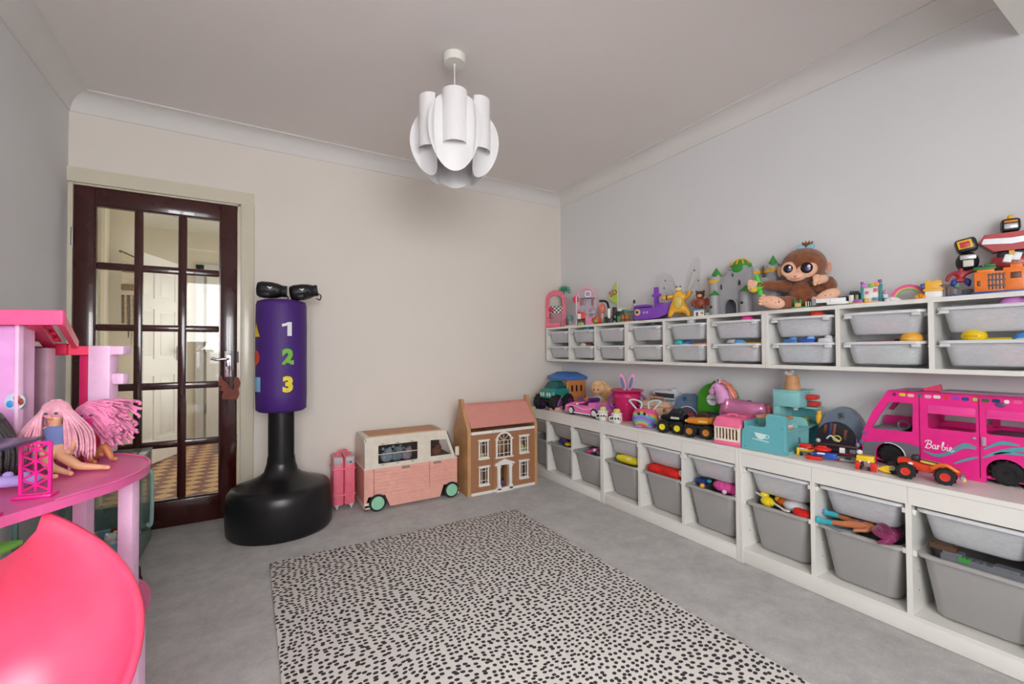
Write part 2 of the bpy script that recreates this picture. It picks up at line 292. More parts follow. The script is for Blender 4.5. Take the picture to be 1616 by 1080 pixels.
# ------------------------------------------------------------------ rug
def rugmat():
    m = bpy.data.materials.new('dotted_rug'); m.use_nodes = True; nt = m.node_tree; p = nt.nodes['Principled BSDF']; L = nt.links.new
    tc = nt.nodes.new('ShaderNodeTexCoord'); nz = nt.nodes.new('ShaderNodeTexNoise'); nz.inputs['Scale'].default_value = 2.4; nz.inputs['Detail'].default_value = 1
    sub = nt.nodes.new('ShaderNodeVectorMath'); sub.operation = 'SUBTRACT'; sub.inputs[1].default_value = (0.5, 0.5, 0.5)
    sc = nt.nodes.new('ShaderNodeVectorMath'); sc.operation = 'SCALE'; sc.inputs['Scale'].default_value = 0.1
    ad = nt.nodes.new('ShaderNodeVectorMath'); ad.operation = 'ADD'
    mp = nt.nodes.new('ShaderNodeMapping'); mp.inputs['Scale'].default_value = (40, 49, 0.0)
    vo = nt.nodes.new('ShaderNodeTexVoronoi'); vo.voronoi_dimensions = '2D'; vo.inputs['Scale'].default_value = 1; vo.inputs['Randomness'].default_value = 0.6
    L(tc.outputs['Object'], nz.inputs['Vector']); L(nz.outputs['Color'], sub.inputs[0]); L(sub.outputs[0], sc.inputs[0]); L(tc.outputs['Object'], ad.inputs[0]); L(sc.outputs[0], ad.inputs[1]); L(ad.outputs[0], mp.inputs[0]); L(mp.outputs[0], vo.inputs['Vector'])
    rp = nt.nodes.new('ShaderNodeValToRGB'); e = rp.color_ramp.elements; e[0].position = 0.29; e[0].color = lin((50, 48, 54)) + (1,); e[1].position = 0.345; e[1].color = lin((226, 220, 214)) + (1,)
    L(vo.outputs['Distance'], rp.inputs[0])
    f = nt.nodes.new('ShaderNodeTexNoise'); f.inputs['Scale'].default_value = 300; L(tc.outputs['Object'], f.inputs['Vector'])
    bp = nt.nodes.new('ShaderNodeBump'); bp.inputs['Strength'].default_value = 0.4; bp.inputs['Distance'].default_value = 0.003; L(f.outputs[0], bp.inputs['Height']); L(bp.outputs[0], p.inputs['Normal'])
    L(rp.outputs[0], p.inputs['Base Color']); p.inputs['Roughness'].default_value = 0.95; return m
tag(B().box((-1.733, -1.93, 0.007), (1.414, 2.19, 0.014), bev=0.005).o('rug', rugmat()), 'off-white rug with small black dots lying on the grey carpet', 'rug')
# ------------------------------------------------------------------ pendant lamp
m_lamp = mat('white_lamp_sheet', (240, 238, 238), 0.45, noise=0.005)
LB = 1.88
pl = thing('pendant_lamp', 'white pendant lamp of curled petals hanging from the ceiling', 'lamp', (-1.672, -1.361, LB))
B().lathe([(0.001, ZC - LB - 0.042), (0.05, ZC - LB - 0.039), (0.053, ZC - LB - 0.03), (0.053, ZC - LB)], 28).o('ceiling_rose', m_white, pl)
B().tube([(0, 0, ZC - LB - 0.04), (0, 0, 0.33)], 0.0032, 8).cyl((0, 0, ZC - LB - 0.045), 0.007, 0.02, seg=10).o('cord', m_white, pl)
B().cyl((0, 0, 0.325), 0.022, 0.06, seg=16).cyl((0, 0, 0.34), 0.09, 0.005, seg=24).o('lamp_holder', m_white, pl)
B().ell((0, 0, 0.24), (0.03, 0.03, 0.045)).o('bulb', m_white, pl)
def petal(ang):
    M = Matrix.Rotation(ang, 4, 'Z'); a, b, zc = 0.118, 0.185, 0.19; n = 16; th = 0.0018
    bb = B(M); L0, L1 = [], []
    for k in range(-n, n + 1):
        x = a * math.sin(k / n * PI / 2); hh = b * max(0.02, math.cos(k / n * PI / 2)); ro = 12
        row = []
        for t in range(ro + 1):
            s_ = t / ro * 2 - 1; z = hh * s_; y = -(0.112 + 0.045 * (x / a) ** 2 + 0.022 * (1 - (z / b) ** 2))
            row.append((x, y, zc + z))
        L0.append(row); L1.append([(p[0], p[1] + th, p[2]) for p in row])
    bb.loft([l + m_[::-1] for l, m_ in zip(L0, L1)])
    p = bb.o('petal', m_lamp, pl, sharp=1.2)
    tb = B(M); lo = []
    for k in range(13):
        t = PI * k / 12; x, y = -0.056 * math.cos(t), -0.135 - 0.05 * math.sin(t)
        xi, yi = -0.054 * math.cos(t), -0.135 - 0.048 * math.sin(t)
        lo.append([(x, y, 0.118), (x, y, 0.362), (xi, yi, 0.362), (xi, yi, 0.118)])
    tb.loft(lo).o('curl', m_lamp, p)
ca = math.atan2(-3.3375 + 1.361, -2.5346 + 1.672) + PI / 2
for k in range(6): petal(ca + k * PI / 3)
# ------------------------------------------------------------------ punch bag
m_blk = mat('black_moulded_plastic', (20, 20, 22), 0.33, noise=0.1)
pb = thing('punch_bag', 'purple numbered punch bag on a black stand beside the door', 'punch bag', (-2.36, -0.335, 0))
B().lathe([(0.001, 0.0), (0.94, 0.0), (0.985, 0.02), (1.0, 0.09), (0.995, 0.19), (0.97, 0.235), (0.90, 0.262), (0.8, 0.268), (0.62, 0.29), (0.42, 0.315), (0.32, 0.34), (0.27, 0.39), (0.255, 0.43)], 48, sc=(0.288, 0.262)).o('base', m_blk, pb, sharp=1.2)
B().cyl((0, 0, 0.56), 0.071, 0.34, seg=32).o('pole', m_blk, pb)
B().tube([(0.058, -0.042, 0.42), (0.058, -0.042, 0.70)], 0.006, 6).o('seam', m_blk, pb)
bagm = mat('purple_vinyl_cloth', (72, 32, 120), 0.55, noise=0.05, scale=8, bump=0.15)
bag = B().lathe([(0.001, 0.70), (0.12, 0.70), (0.136, 0.712), (0.1385, 0.80), (0.1375, 1.0), (0.1385, 1.2), (0.136, 1.33), (0.13, 1.352), (0.1, 1.362), (0.001, 1.365)], 48).o('bag', bagm, pb, sharp=1.0)
rv = math.atan2(-3.3375 + 0.335, -2.5346 + 2.36)             # direction of the viewer from the bag axis
def wrap(polys, ang, z, m_, nm):
    bb = B(); rad = 0.1395
    for p in polys:
        vs_ = [bb.bm.verts.new((rad * math.cos(rv + ang + q[0] / rad), rad * math.sin(rv + ang + q[0] / rad), z + q[1])) for q in p]
        try: bb.bm.faces.new(vs_)
        except ValueError: pass
    bmesh.ops.remove_doubles(bb.bm, verts=bb.bm.verts, dist=1e-6)
    g = bmesh.ops.extrude_face_region(bb.bm, geom=list(bb.bm.faces))
    for v in [q for q in g['geom'] if isinstance(q, bmesh.types.BMVert)]: v.co.x *= 1.006; v.co.y *= 1.006
    return bb.o(nm, m_, bag)
def grid(f, n=10): return f
wrap([[(-0.002, -0.04), (0.022, -0.04), (0.022, 0.04), (0.002, 0.04)], [(-0.002, -0.04), (0.002, 0.04), (-0.012, 0.033), (-0.03, 0.029), (-0.03, 0.013), (-0.014, 0.016), (-0.002, 0.021)]], R(13), 1.185, K('f2f0f4', 0.5), 'numeral_one'); wrap(text_polys('2', 0.115, 0.007), R(14), 1.02, K('7cc242', 0.5), 'numeral_two'); wrap(text_polys('3', 0.115, 0.007), R(14), 0.86, K('f4e23c', 0.5), 'numeral_three')
wrap([[(-0.042 + 0.084 * i / 10 * 1.0, -0.04), (-0.042 + 0.084 * (i + 1) / 10, -0.04), (-0.042 + 0.084 * (i + 1) / 10, -0.04 + 0.08 * (1 - abs((i + 1) / 5 - 1))), (-0.042 + 0.084 * i / 10, -0.04 + 0.08 * (1 - abs(i / 5 - 1)) + 1e-4)] for i in range(10)], R(-70), 1.18, K('f0d832', 0.5), 'triangle')
wrap([[(0.042 * math.cos(R(18 * i)), 0.042 * math.sin(R(18 * i))), (0.042 * math.cos(R(18 * i + 18)), 0.042 * math.sin(R(18 * i + 18))), (0, 0)] for i in range(20)], R(-70), 1.02, K('e0452c', 0.5), 'circle')
wrap([[(-0.042 + 0.0084 * i, -0.042), (-0.042 + 0.0084 * (i + 1), -0.042), (-0.042 + 0.0084 * (i + 1), 0.042), (-0.042 + 0.0084 * i, 0.042)] for i in range(10)], R(-68), 0.865, K('8cc6ea', 0.5), 'square')
m_glove = mat('black_glove_leather', (16, 16, 18), 0.42, noise=0.1, bump=0.2)
for nm, dx, tilt, lb in (('left', -0.078, 0.06, 'black boxing glove lying over the bag top, nearer the door'), ('right', 0.105, -0.16, 'black boxing glove lying over the bag top, on the right')):
    g = thing('boxing_glove', lb, 'boxing glove', (-2.345 + dx, -0.36, 1.368), -8, 'boxing gloves on the punch bag')
    g.rotation_euler = (0, -tilt * -1, R(-8))
    B().loft([[(x, q[0] * sy, 0.05 + q[1] * sz) for q in rrect(1, 1, 0.42, 5)] for x, sy, sz in ((-0.072, 0.05, 0.05), (-0.068, 0.08, 0.078), (-0.045, 0.098, 0.094), (0.0, 0.10, 0.096), (0.035, 0.092, 0.086), (0.06, 0.08, 0.07), (0.07, 0.05, 0.045))]).o('mitt', m_glove, g, sharp=1.3)
    B().tube(bez([(0.03, -0.045, 0.03), (0.0, -0.062, 0.02), (-0.03, -0.06, 0.018), (-0.045, -0.05, 0.02)]), [0.02] * 8 + [0.024] * 8 + [0.022] * 8 + [0.012], 10).o('thumb', m_glove, g, sharp=1.3)
    B().loft([[((0.062 + k * 0.012) , q[0] * (0.072 + 0.004 * k), 0.05 + q[1] * 0.068) for q in rrect(1, 1, 0.42, 5)] for k in range(3)]).o('cuff', m_glove, g)
    B().plate([(-0.016, 0.066), (0.0, 0.062), (0.014, 0.066), (0.002, 0.05)], (), 0.003, 'y', -0.0535).o('emblem', K('e8e8ea'), g)
    B().tube(bez([(0.08, -0.03, 0.03), (0.098, -0.035, 0.012), (0.088, -0.03, -0.012), (0.07, -0.03, 0.0)]), 0.0035, 6).o('strap', m_glove, g)
# ------------------------------------------------------------------ toy suitcase
m_pk = K('f5758c', 0.35); m_gr = mat('pale_grey_plastic', (196, 190, 194), 0.4)
sc_ = thing('toy_suitcase', 'small pink ribbed toy suitcase standing between punch bag and camper', 'suitcase', (-1.978, -0.145, 0), -3)
B().box((-0.0355, 0, 0.19), (0.069, 0.175, 0.32), bev=0.014).o('shell_half', m_pk, sc_); B().box((0.0355, 0, 0.19), (0.069, 0.175, 0.32), bev=0.014).o('shell_half', m_pk, sc_)
for z in (0.10, 0.27): B().box((0, 0, z), (0.147, 0.18, 0.008), bev=0.003).o('rib', m_pk, sc_)
for x in (-0.038, 0.038): B().box((x, -0.072, 0.325), (0.062, 0.042, 0.056), bev=0.016).o('corner_guard', m_gr, sc_)
for x in (-0.045, 0.045):
    for y in (-0.07, 0.07): B().cyl((x, y, 0.018), 0.016, 0.014, 'x', 14).box((x, y, 0.034), (0.03, 0.03, 0.02), bev=0.005).o('caster', m_gr, sc_)
B().tube(bez([(-0.035, -0.03, 0.345), (-0.03, -0.02, 0.375), (0.02, 0.0, 0.378), (0.035, 0.01, 0.345)]), 0.008, 8).o('handle', m_pk, sc_); B().box((0.04, -0.0925, 0.315), (0.014, 0.004, 0.012)).o('badge', K('6a5a62'), sc_)
# ------------------------------------------------------------------ retro toy camper
m_cp = K('eeb0a0', 0.4); m_cc = K('e6dccb', 0.4); m_dk = K('1c1a1c', 0.5)
cv = thing('toy_camper', 'pale pink and cream retro toy camper with mint wheels on the floor', 'toy van', (-1.56, -0.225, 0), 0)
x0, x1, yf, yb = -0.325, 0.328, -0.145, 0.14
def arch_cut(c): return [(c - 0.085, 0.02), (c - 0.058, 0.10), (c + 0.05, 0.10), (c + 0.085, 0.02)]
out = [(x0 + 0.03, 0.02)] + arch_cut(-0.24) + arch_cut(0.282)[:3] + [(x1, 0.10), (x1, 0.28), (x0, 0.28), (x0, 0.06)]
B().plate(out, (), yb - yf, 'y', yf).o('lower_body', m_cp, cv)
for k in range(8):
    z = 0.262 - k * 0.0235; a = x0 + 0.07 if k < 7 else -0.15; b = x1 - 0.012 if z > 0.11 else 0.2; a = x0 + 0.07 if z > 0.11 else -0.15
    B().box(((a + b) / 2, yf - 0.001, z), (b - a, 0.006, 0.017), bev=0.003).o('side_board', m_cp, cv)
for x in (x0 + 0.062, 0.118): B().box((x, yf - 0.001, 0.19), (0.003, 0.007, 0.18)).o('door_seam', K('b06a62'), cv)
B().box((0, (yf + yb) / 2, 0.282), (x1 - x0 + 0.004, yb - yf + 0.006, 0.008)).o('waist_trim', m_cc, cv)
up = [(x0 + 0.004, 0.286), (x1 - 0.006, 0.286), (x1 - 0.075, 0.478), (x0 + 0.02, 0.478), (x0 + 0.004, 0.44)]
w1 = rrect(0.268, 0.122, 0.008, 3, (-0.100, 0.368)); w2 = [(0.128, 0.312), (0.284, 0.310), (0.244, 0.42), (0.128, 0.426)]
B().plate(up, [w1, w2], 0.008, 'y', yf).o('upper_side', m_cc, cv); B().plate(up, (), 0.008, 'y', yb - 0.008).o('upper_side', m_cc, cv)
B().plate([(yf + 0.0085, 0.286), (yb - 0.0085, 0.286), (yb - 0.0085, 0.44), (yb - 0.02, 0.474), (yf + 0.02, 0.474), (yf + 0.0085, 0.44)], (), 0.008, 'x', x0 + 0.004).o('rear_panel', m_cc, cv)
B().loft([[(x1 - 0.006, y, 0.286), (x1 - 0.012, y, 0.286), (x1 - 0.082, y, 0.478), (x1 - 0.075, y, 0.478)] for y in (yf, yf + 0.03)]).o('windscreen_pillar', m_cc, cv); B().loft([[(x1 - 0.006, y, 0.286), (x1 - 0.012, y, 0.286), (x1 - 0.082, y, 0.478), (x1 - 0.075, y, 0.478)] for y in (yb - 0.03, yb)]).o('windscreen_pillar', m_cc, cv)
B().box((-0.03, 0, 0.476), (0.575, yb - yf, 0.02), bev=0.008).o('roof_rim', m_cc, cv); B().box((-0.03, 0, 0.487), (0.50, 0.22, 0.006), bev=0.002).o('roof_panel', mat('toy_beech', (196, 140, 100), 0.5, noise=0.12, scale=14), cv)
B().box((-0.0, 0.0, 0.29), (0.62, 0.24, 0.006)).box((-0.0, 0.11, 0.37), (0.58, 0.006, 0.16)).o('interior', K('4a3a36', 0.7), cv)
B().box((-0.100, yf + 0.004, 0.368), (0.268, 0.004, 0.004)).o('window_bar', m_cc, cv)
for x in (-0.05, 0.175): B().box((x, yf - 0.006, 0.262 + 0.004), (0.056, 0.012, 0.016), bev=0.005).o('door_handle', K('9a8478'), cv)
for k in range(6): B().box((-0.205 + (k % 3) * 0.1, yf - 0.001, 0.300 if k < 3 else 0.437), (0.022, 0.003, 0.003)).o('window_clip', K('5a524c'), cv)
for x in (-0.24, 0.282):
    w = B().cyl((x, yf + 0.02, 0.056), 0.056, 0.05, 'y', 28).o('tyre', m_dk, cv); B().cyl((x, yf - 0.008, 0.056), 0.042, 0.012, 'y', 28).cyl((x, yf - 0.014, 0.056), 0.026, 0.004, 'y', 20).o('hub_cap', K('9ad6b4', 0.4), w)
    B().box((x, yf + 0.09, 0.06), (0.12, 0.09, 0.1)).o('wheel_well', m_dk, cv); B().cyl((x, yb - 0.025, 0.056), 0.056, 0.04, 'y', 24).o('tyre', m_dk, cv)
for xx in (x0 + 0.022, x1 - 0.005): B().box((xx, 0, 0.055), (0.045, yb - yf + 0.01, 0.02), bev=0.006).box((xx, 0, 0.028), (0.04, yb - yf + 0.006, 0.02), bev=0.006).o('bumper', m_cc, cv)
B().box((x1 - 0.006, yf - 0.012, 0.33), (0.03, 0.02, 0.065), bev=0.007).o('wing_mirror', m_cc, cv)
B().plate(rrect(0.266, 0.12, 0.006, 3, (-0.1, 0.368)), (), 0.002, 'y', yf + 0.004).plate(w2, (), 0.002, 'y', yf + 0.004).o('window_pane', m_glass, cv)
random.seed(3)
for k, (x, z, r, c, lb) in enumerate([(-0.16, 0.33, 0.042, '8a9aa8', 'grey blue plush toy behind the camper window, at its left'), (-0.09, 0.335, 0.046, '74858f', 'grey plush toy behind the middle of the camper window'), (-0.02, 0.33, 0.038, '9a8a94', 'mauve grey plush toy behind the camper window, at its right'), (0.2, 0.325, 0.036, '7a4a3a', 'brown soft toy behind the cab window of the camper')]):
    s_ = thing('soft_toy', lb, 'soft toy', (-1.56 + x, -0.29, 0.293), 0, 'soft toys inside the camper')
    fm = mat('fluff_%s' % c, tuple(int(c[i:i + 2], 16) for i in (0, 2, 4)), 0.95, noise=0.35, scale=60, bump=0.8)
    B().ell((0, 0, r * 0.9), (r, r * 0.8, r * 0.9)).o('body', fm, s_); B().ell((0.01, -0.01, r * 1.7), (r * 0.7, r * 0.6, r * 0.6)).ell((-r * 0.5, 0, r * 2.2), r * 0.25).ell((r * 0.6, 0, r * 2.2), r * 0.25).o('head', fm, s_)
# ------------------------------------------------------------------ wooden dolls' house
m_mdf = mat('pale_beech_board', (198, 150, 104), 0.5, noise=0.1, scale=12); m_brn = mat('brown_painted_board', (166, 116, 82), 0.55, noise=0.04); m_rf = mat('pink_roof_board', (222, 150, 138), 0.5, noise=0.03); m_wh = mat('dollhouse_white', (240, 236, 230), 0.45, noise=0.01)
dh = thing('dollhouse', 'wooden dollhouse with pink roof and white sash windows in the corner', 'dollhouse', (-0.878, -0.434, 0))
sx0, sx1 = -0.3, 0.303; gab = [(0, 0), (0.25, 0), (0.25, 0.46), (0.155, 0.645), (0.155, 0.688), (0.115, 0.688), (0.105, 0.645), (0.0, 0.478)]
B().plate(gab, (), 0.026, 'x', sx0).o('side_wall', m_mdf, dh); B().plate(gab, (), 0.026, 'x', sx1 - 0.026).o('side_wall', m_mdf, dh)
B().box((0, 0.246, 0.25), (0.56, 0.006, 0.48)).o('back_wall', m_mdf, dh)
for z in (0.012, 0.235, 0.455): B().box((0.0015, 0.13, z), (0.552, 0.23, 0.008)).o('inner_floor', m_mdf, dh)
rfm = B(); rfm.loft([[(x, 0.0, 0.486), (x, 0.118, 0.628), (x, 0.116, 0.64), (x, -0.006, 0.492)] for x in (sx0 + 0.026, sx1 - 0.026)]).o('roof_panel', m_rf, dh)
B().loft([[(x, 0.108, 0.61), (x, 0.16, 0.64), (x, 0.16, 0.652), (x, 0.108, 0.634)] for x in (sx0 + 0.026, sx1 - 0.026)]).loft([[(x, 0.15, 0.64), (x, 0.25, 0.47), (x, 0.25, 0.48), (x, 0.15, 0.652)] for x in (sx0 + 0.026, sx1 - 0.026)]).o('roof_ridge', m_rf, dh)
wins = [(-0.172, 0.3275, 0.08, 0.135), (0.1755, 0.3275, 0.08, 0.135), (-0.171, 0.135, 0.08, 0.137), (0.1735, 0.136, 0.08, 0.137)]
def rect(cx, cz, w, h): return [(cx - w / 2, cz - h / 2), (cx + w / 2, cz - h / 2), (cx + w / 2, cz + h / 2), (cx - w / 2, cz + h / 2)]
axh = [(-0.056, 0.258)] + [(0.056, 0.258)] + arc(0, 0.375, 0.056, 0.052, 0, 180, 12); dro = rect(0, 0.111, 0.076, 0.162)
B().plate([(sx0 + 0.027, 0.02), (-0.0985, 0.02), (-0.0985, 0.44), (sx0 + 0.027, 0.44)], [rect(wins[0][0], wins[0][1], 0.06, 0.115), rect(wins[2][0], wins[2][1], 0.06, 0.117)], 0.009, 'y', 0.0).o('front_panel', m_brn, dh)
B().plate([(-0.0965, 0.02), (sx1 - 0.027, 0.02), (sx1 - 0.027, 0.44), (-0.0965, 0.44)], [rect(wins[1][0], wins[1][1], 0.06, 0.115), rect(wins[3][0], wins[3][1], 0.06, 0.117), axh, dro], 0.009, 'y', 0.0).o('front_panel', m_brn, dh)
B().box((-0.186, 0.002, 0.45), (0.172, 0.018, 0.02)).box((0.09, 0.002, 0.45), (0.37, 0.018, 0.02)).o('cornice', m_wh, dh); B().box((-0.186, 0.002, 0.0105), (0.172, 0.016, 0.019)).box((0.09, 0.002, 0.0105), (0.37, 0.016, 0.019)).o('plinth', m_wh, dh)
for cx, cz, w, h in wins:
    wnd = B().plate(rect(cx, cz, w, h), [rect(cx, cz, 0.060, h - 0.024)], 0.01, 'y', -0.006).box((cx, -0.006, cz + h / 2), (w + 0.014, 0.02, 0.012), bev=0.003).box((cx, -0.006, cz - h / 2), (w + 0.01, 0.02, 0.012), bev=0.003).o('window_frame', m_wh, dh)
    g = B()
    for x in (-0.016, 0.016): g.box((cx + x, 0.0, cz), (0.0035, 0.006, h - 0.02))
    for z in (-0.034, 0.034): g.box((cx, 0.0, cz + z), (0.062, 0.006, 0.0035))
    g.o('glazing_bars', m_wh, wnd)
aw = B().plate([(-0.07, 0.248), (0.07, 0.248)] + arc(0, 0.378, 0.07, 0.062, 0, 180, 14), [axh], 0.01, 'y', -0.006).box((0, -0.006, 0.252), (0.156, 0.02, 0.012), bev=0.003).box((-0.064, -0.006, 0.388), (0.024, 0.018, 0.014), bev=0.003).box((0.064, -0.006, 0.388), (0.024, 0.018, 0.014), bev=0.003).o('arched_window_frame', m_wh, dh)
g = B()
for x in (-0.036, -0.0, 0.036): g.box((x, 0, 0.318), (0.0035, 0.006, 0.12))
for z in (0.28, 0.345, 0.375): g.box((0, 0, z), (0.114, 0.006, 0.0035))
for a in (45, 90, 135): g.tube([(0, 0, 0.375), (0.054 * math.cos(R(a)), 0, 0.375 + 0.05 * math.sin(R(a)))], 0.002, 6)
g.o('glazing_bars', m_wh, aw)
ps = B().box((-0.05, -0.008, 0.105), (0.024, 0.022, 0.18), bev=0.004).box((0.05, -0.008, 0.105), (0.024, 0.022, 0.18), bev=0.004).box((-0.05, -0.009, 0.03), (0.03, 0.026, 0.03)).box((0.05, -0.009, 0.03), (0.03, 0.026, 0.03)).box((-0.05, -0.009, 0.185), (0.032, 0.026, 0.012)).box((0.05, -0.009, 0.185), (0.032, 0.026, 0.012)).o('door_surround', m_wh, dh)
B().plate([(-0.085, 0.196), (0.085, 0.196), (0.085, 0.206), (0.0, 0.240), (-0.085, 0.206)], (), 0.024, 'y', -0.018).o('pediment', m_wh, dh); B().box((0, -0.008, 0.014), (0.15, 0.028, 0.03), bev=0.003).o('door_step', m_wh, dh)
B().box((0.034, 0.03, 0.11), (0.006, 0.05, 0.16)).o('open_door', m_mdf, dh)
for nm, lb, x, z, c, r in [('toy_cushion', 'yellow toy blanket behind the upper left dollhouse window', -0.165, 0.239, 'd8c84a', 0.026), ('toy_cushion', 'yellow green toy blanket behind the upper right dollhouse window', 0.178, 0.239, 'b8c42a', 0.04), ('toy_cushion', 'small purple toy inside the dollhouse doorway', 0.01, 0.016, '6a4a6a', 0.026), ('toy_cushion', 'small cream toy inside the dollhouse doorway, at its left', -0.025, 0.016, 'd8d4a0', 0.018)]:
    tag(B(Matrix.Translation((-0.878 + x, -0.395, z + r))).ell((0, 0, 0), (r * 0.8, r * 0.5, r)).ell((r * 0.5, 0, -r * 0.4), r * 0.5).o(nm, K(c, 0.8)), lb, 'toy', 'toys inside the dollhouse')
# ------------------------------------------------------------------ white storage units
m_unit = mat('white_melamine', (236, 234, 228), 0.38, noise=0.01, scale=8); m_rail = mat('runner_plastic', (238, 236, 226), 0.4)
UW, PT = 0.99, 0.018; BW = (UW - 4 * PT) / 3
def bayc(i): return PT + BW / 2 + i * (BW + PT)
ord3 = ['nearest the back wall', 'in the middle of the row', 'nearest the camera']
def make_upper(k):
    t = thing('wall_shelf_unit', 'white wall-mounted storage frame with two rows of bins, ' + ord3[k], 'shelf', (-0.21, -0.047 - UW * k, 0.9527), -90, 'wall storage units')
    H, Dp = 0.30, 0.21
    for x in (PT / 2, UW - PT / 2): B().box((x, Dp / 2, H / 2), (PT - 0.0006, Dp, H), bev=0.001).o('side_panel', m_unit, t)
    for i in (1, 2): B().box((PT / 2 + i * (BW + PT), Dp / 2, H / 2), (PT, Dp - 0.004, H - 2 * PT)).o('divider', m_unit, t)
    B().box((UW / 2, Dp / 2, H - PT / 2), (UW - 2 * PT, Dp, PT)).o('top_panel', m_unit, t); B().box((UW / 2, Dp / 2, PT / 2), (UW - 2 * PT, Dp, PT)).o('bottom_panel', m_unit, t)
    for i in range(3):
        for z in (0.115, 0.243):
            for s_ in (-1, 1): B().box((bayc(i) + s_ * (BW / 2 - 0.005), Dp / 2 + 0.01, z - 0.006), (0.01, Dp - 0.03, 0.006)).o('runner', m_unit, t)
    return t
def make_lower(k):
    t = thing('floor_shelf_unit', 'white floor-standing storage frame with deep bins, ' + ord3[k], 'shelf', (-0.44, -0.036 - UW * k, 0), -90, 'floor storage units')
    H, Dp = 0.56, 0.435
    for x in (PT / 2, UW - PT / 2): B().box((x, Dp / 2, H / 2), (PT - 0.0006, Dp, H), bev=0.001).o('side_panel', m_unit, t)
    for i in (1, 2): B().box((PT / 2 + i * (BW + PT), Dp / 2 + 0.002, 0.3065), (PT, Dp - 0.004, 0.465)).o('divider', m_unit, t)
    B().box((UW / 2, Dp / 2 - 0.001, H - PT / 2), (UW - 2 * PT, Dp, PT)).o('top_panel', m_unit, t); B().box((UW / 2, Dp / 2 + 0.002, 0.066), (UW - 2 * PT, Dp - 0.004, 0.016)).o('bottom_panel', m_unit, t)
    fe = [PT, PT + BW + PT / 2, PT + 2 * BW + 1.5 * PT, UW - PT]
    for i in range(3): B().box(((fe[i] + fe[i + 1]) / 2, 0.0085, 0.509), (fe[i + 1] - fe[i] - 0.0012, 0.018, 0.064)).o('fascia', m_unit, t)
    B().box((UW / 2, 0.010, 0.03), (UW - 2 * PT, 0.016, 0.056), bev=0.001).o('plinth', m_unit, t)
    for i in range(3):
        for z in (0.45, 0.30):
            for s_ in (-1, 1): B().box((bayc(i) + s_ * (BW / 2 - 0.006), Dp / 2, z), (0.012, Dp - 0.02, 0.008), bev=0.002).box((bayc(i) + s_ * (BW / 2 - 0.006), 0.012, z), (0.012, 0.012, 0.02), bev=0.003).o('runner', m_rail, t)
        for z in (0.15, 0.22): B().cyl((bayc(i) - BW / 2 + 0.0003, 0.06, z), 0.003, 0.001, 'x', 10).o('peg_hole', K('8a8680'), t)
    return t
uppers = [make_upper(k) for k in range(3)]; lowers = [make_lower(k) for k in range(3)]
# bins (origin: front bottom centre of the bin, x right, y away)
m_clear = film('translucent_white_plastic', (238, 240, 244), 0.5, 0.35); m_rim = mat('frosted_rim_plastic', (222, 224, 226), 0.35, noise=0.01); m_grey = mat('grey_bin_plastic', (172, 170, 168), 0.5, noise=0.015, scale=6)
def bin_(name, w, d, h, tap, mb, mr, lugs, label, group, tapd=None):
    t = thing(name, label, 'storage bin', (0, 0, 0), -90, group); n = 5; r = 0.035; ex_ = 0 if tapd is None else 2 * (tapd - tap)
    def lp(dw, z, rr=r): return [(q[0], q[1] + d / 2, z) for q in rrect(w - dw, d - dw - (ex_ if dw > 0.03 else 0), rr, n)]
    th = 0.004
    B().loft([lp(2 * tap + 0.01, 0.0), lp(2 * tap, 0.006), lp(0, h), lp(2 * th, h), lp(2 * tap + 2 * th, 0.008), lp(2 * tap + 2 * th + 0.01, 0.005)]).o('body', mb, t, sharp=0.9)
    f = 0.0125
    B().loft([lp(0, h - 0.012), lp(-2 * f, h - 0.012, 0.03), lp(-2 * f, h - 0.003, 0.03), lp(-2 * f + 0.006, h, 0.03), lp(2 * th - 0.002, h, 0.03), lp(2 * th - 0.002, h - 0.010)], False, False).o('rim', mr, t)
    if lugs:
        for s_ in (-1, 1): B().box((s_ * (w / 2 - 0.012), -0.004, h - 0.019), (0.03, 0.016, 0.014), bev=0.004).o('grip_lug', mr, t)
    return t
ordn = ['first', 'second', 'third', 'fourth', 'fifth', 'sixth', 'seventh', 'eighth', 'ninth']
ub = None
for b_ in range(9):
    y = -0.047 - UW * (b_ // 3) - bayc(b_ % 3)
    for lv, (z, nm) in enumerate(((1.113, 'upper'), (0.984, 'lower'))):
        lb = 'shallow frosted bin, %s row of wall unit, %s bay from back wall' % (nm, ordn[b_])
        if ub is None: ub = bin_('storage_bin', 0.262, 0.185, 0.099, 0.016, m_clear, m_rim, True, lb, 'frosted bins in the wall units'); ub.location = (-0.205, y, z)
        else: dup(ub, (-0.205 - random.uniform(0, 0.004), y + random.uniform(-0.004, 0.004), z), None, lb)
lb1 = lb2 = lb3 = None
for b_ in range(9):
    y = -0.036 - UW * (b_ // 3) - bayc(b_ % 3)
    grey = b_ < 3
    lb = 'shallow %s bin on top runners of floor unit, %s bay from back wall' % ('grey' if grey else 'frosted', ordn[b_])
    src = lb1 if grey else lb2
    if src is None:
        src = bin_('storage_bin', 0.268, 0.39, 0.11, 0.022, m_grey if grey else m_clear, m_grey if grey else m_rim, False, lb, 'shallow bins in the floor units'); src.location = (-0.418, y, 0.358)
        if grey: lb1 = src
        else: lb2 = src
    else: dup(src, (-0.418, y, 0.358), None, lb)
    lb = 'deep grey bin in the floor unit, %s bay from back wall' % ordn[b_]
    if lb3 is None: lb3 = bin_('storage_bin', 0.268, 0.40, 0.226, 0.022, m_grey, m_grey, False, lb, 'deep bins in the floor units', 0.05); lb3.location = (-0.425, y, 0.082)
    else: dup(lb3, (-0.425 - (0.012 if b_ in (1, 2, 3, 5, 7) else 0.0), y, 0.082), None, lb)
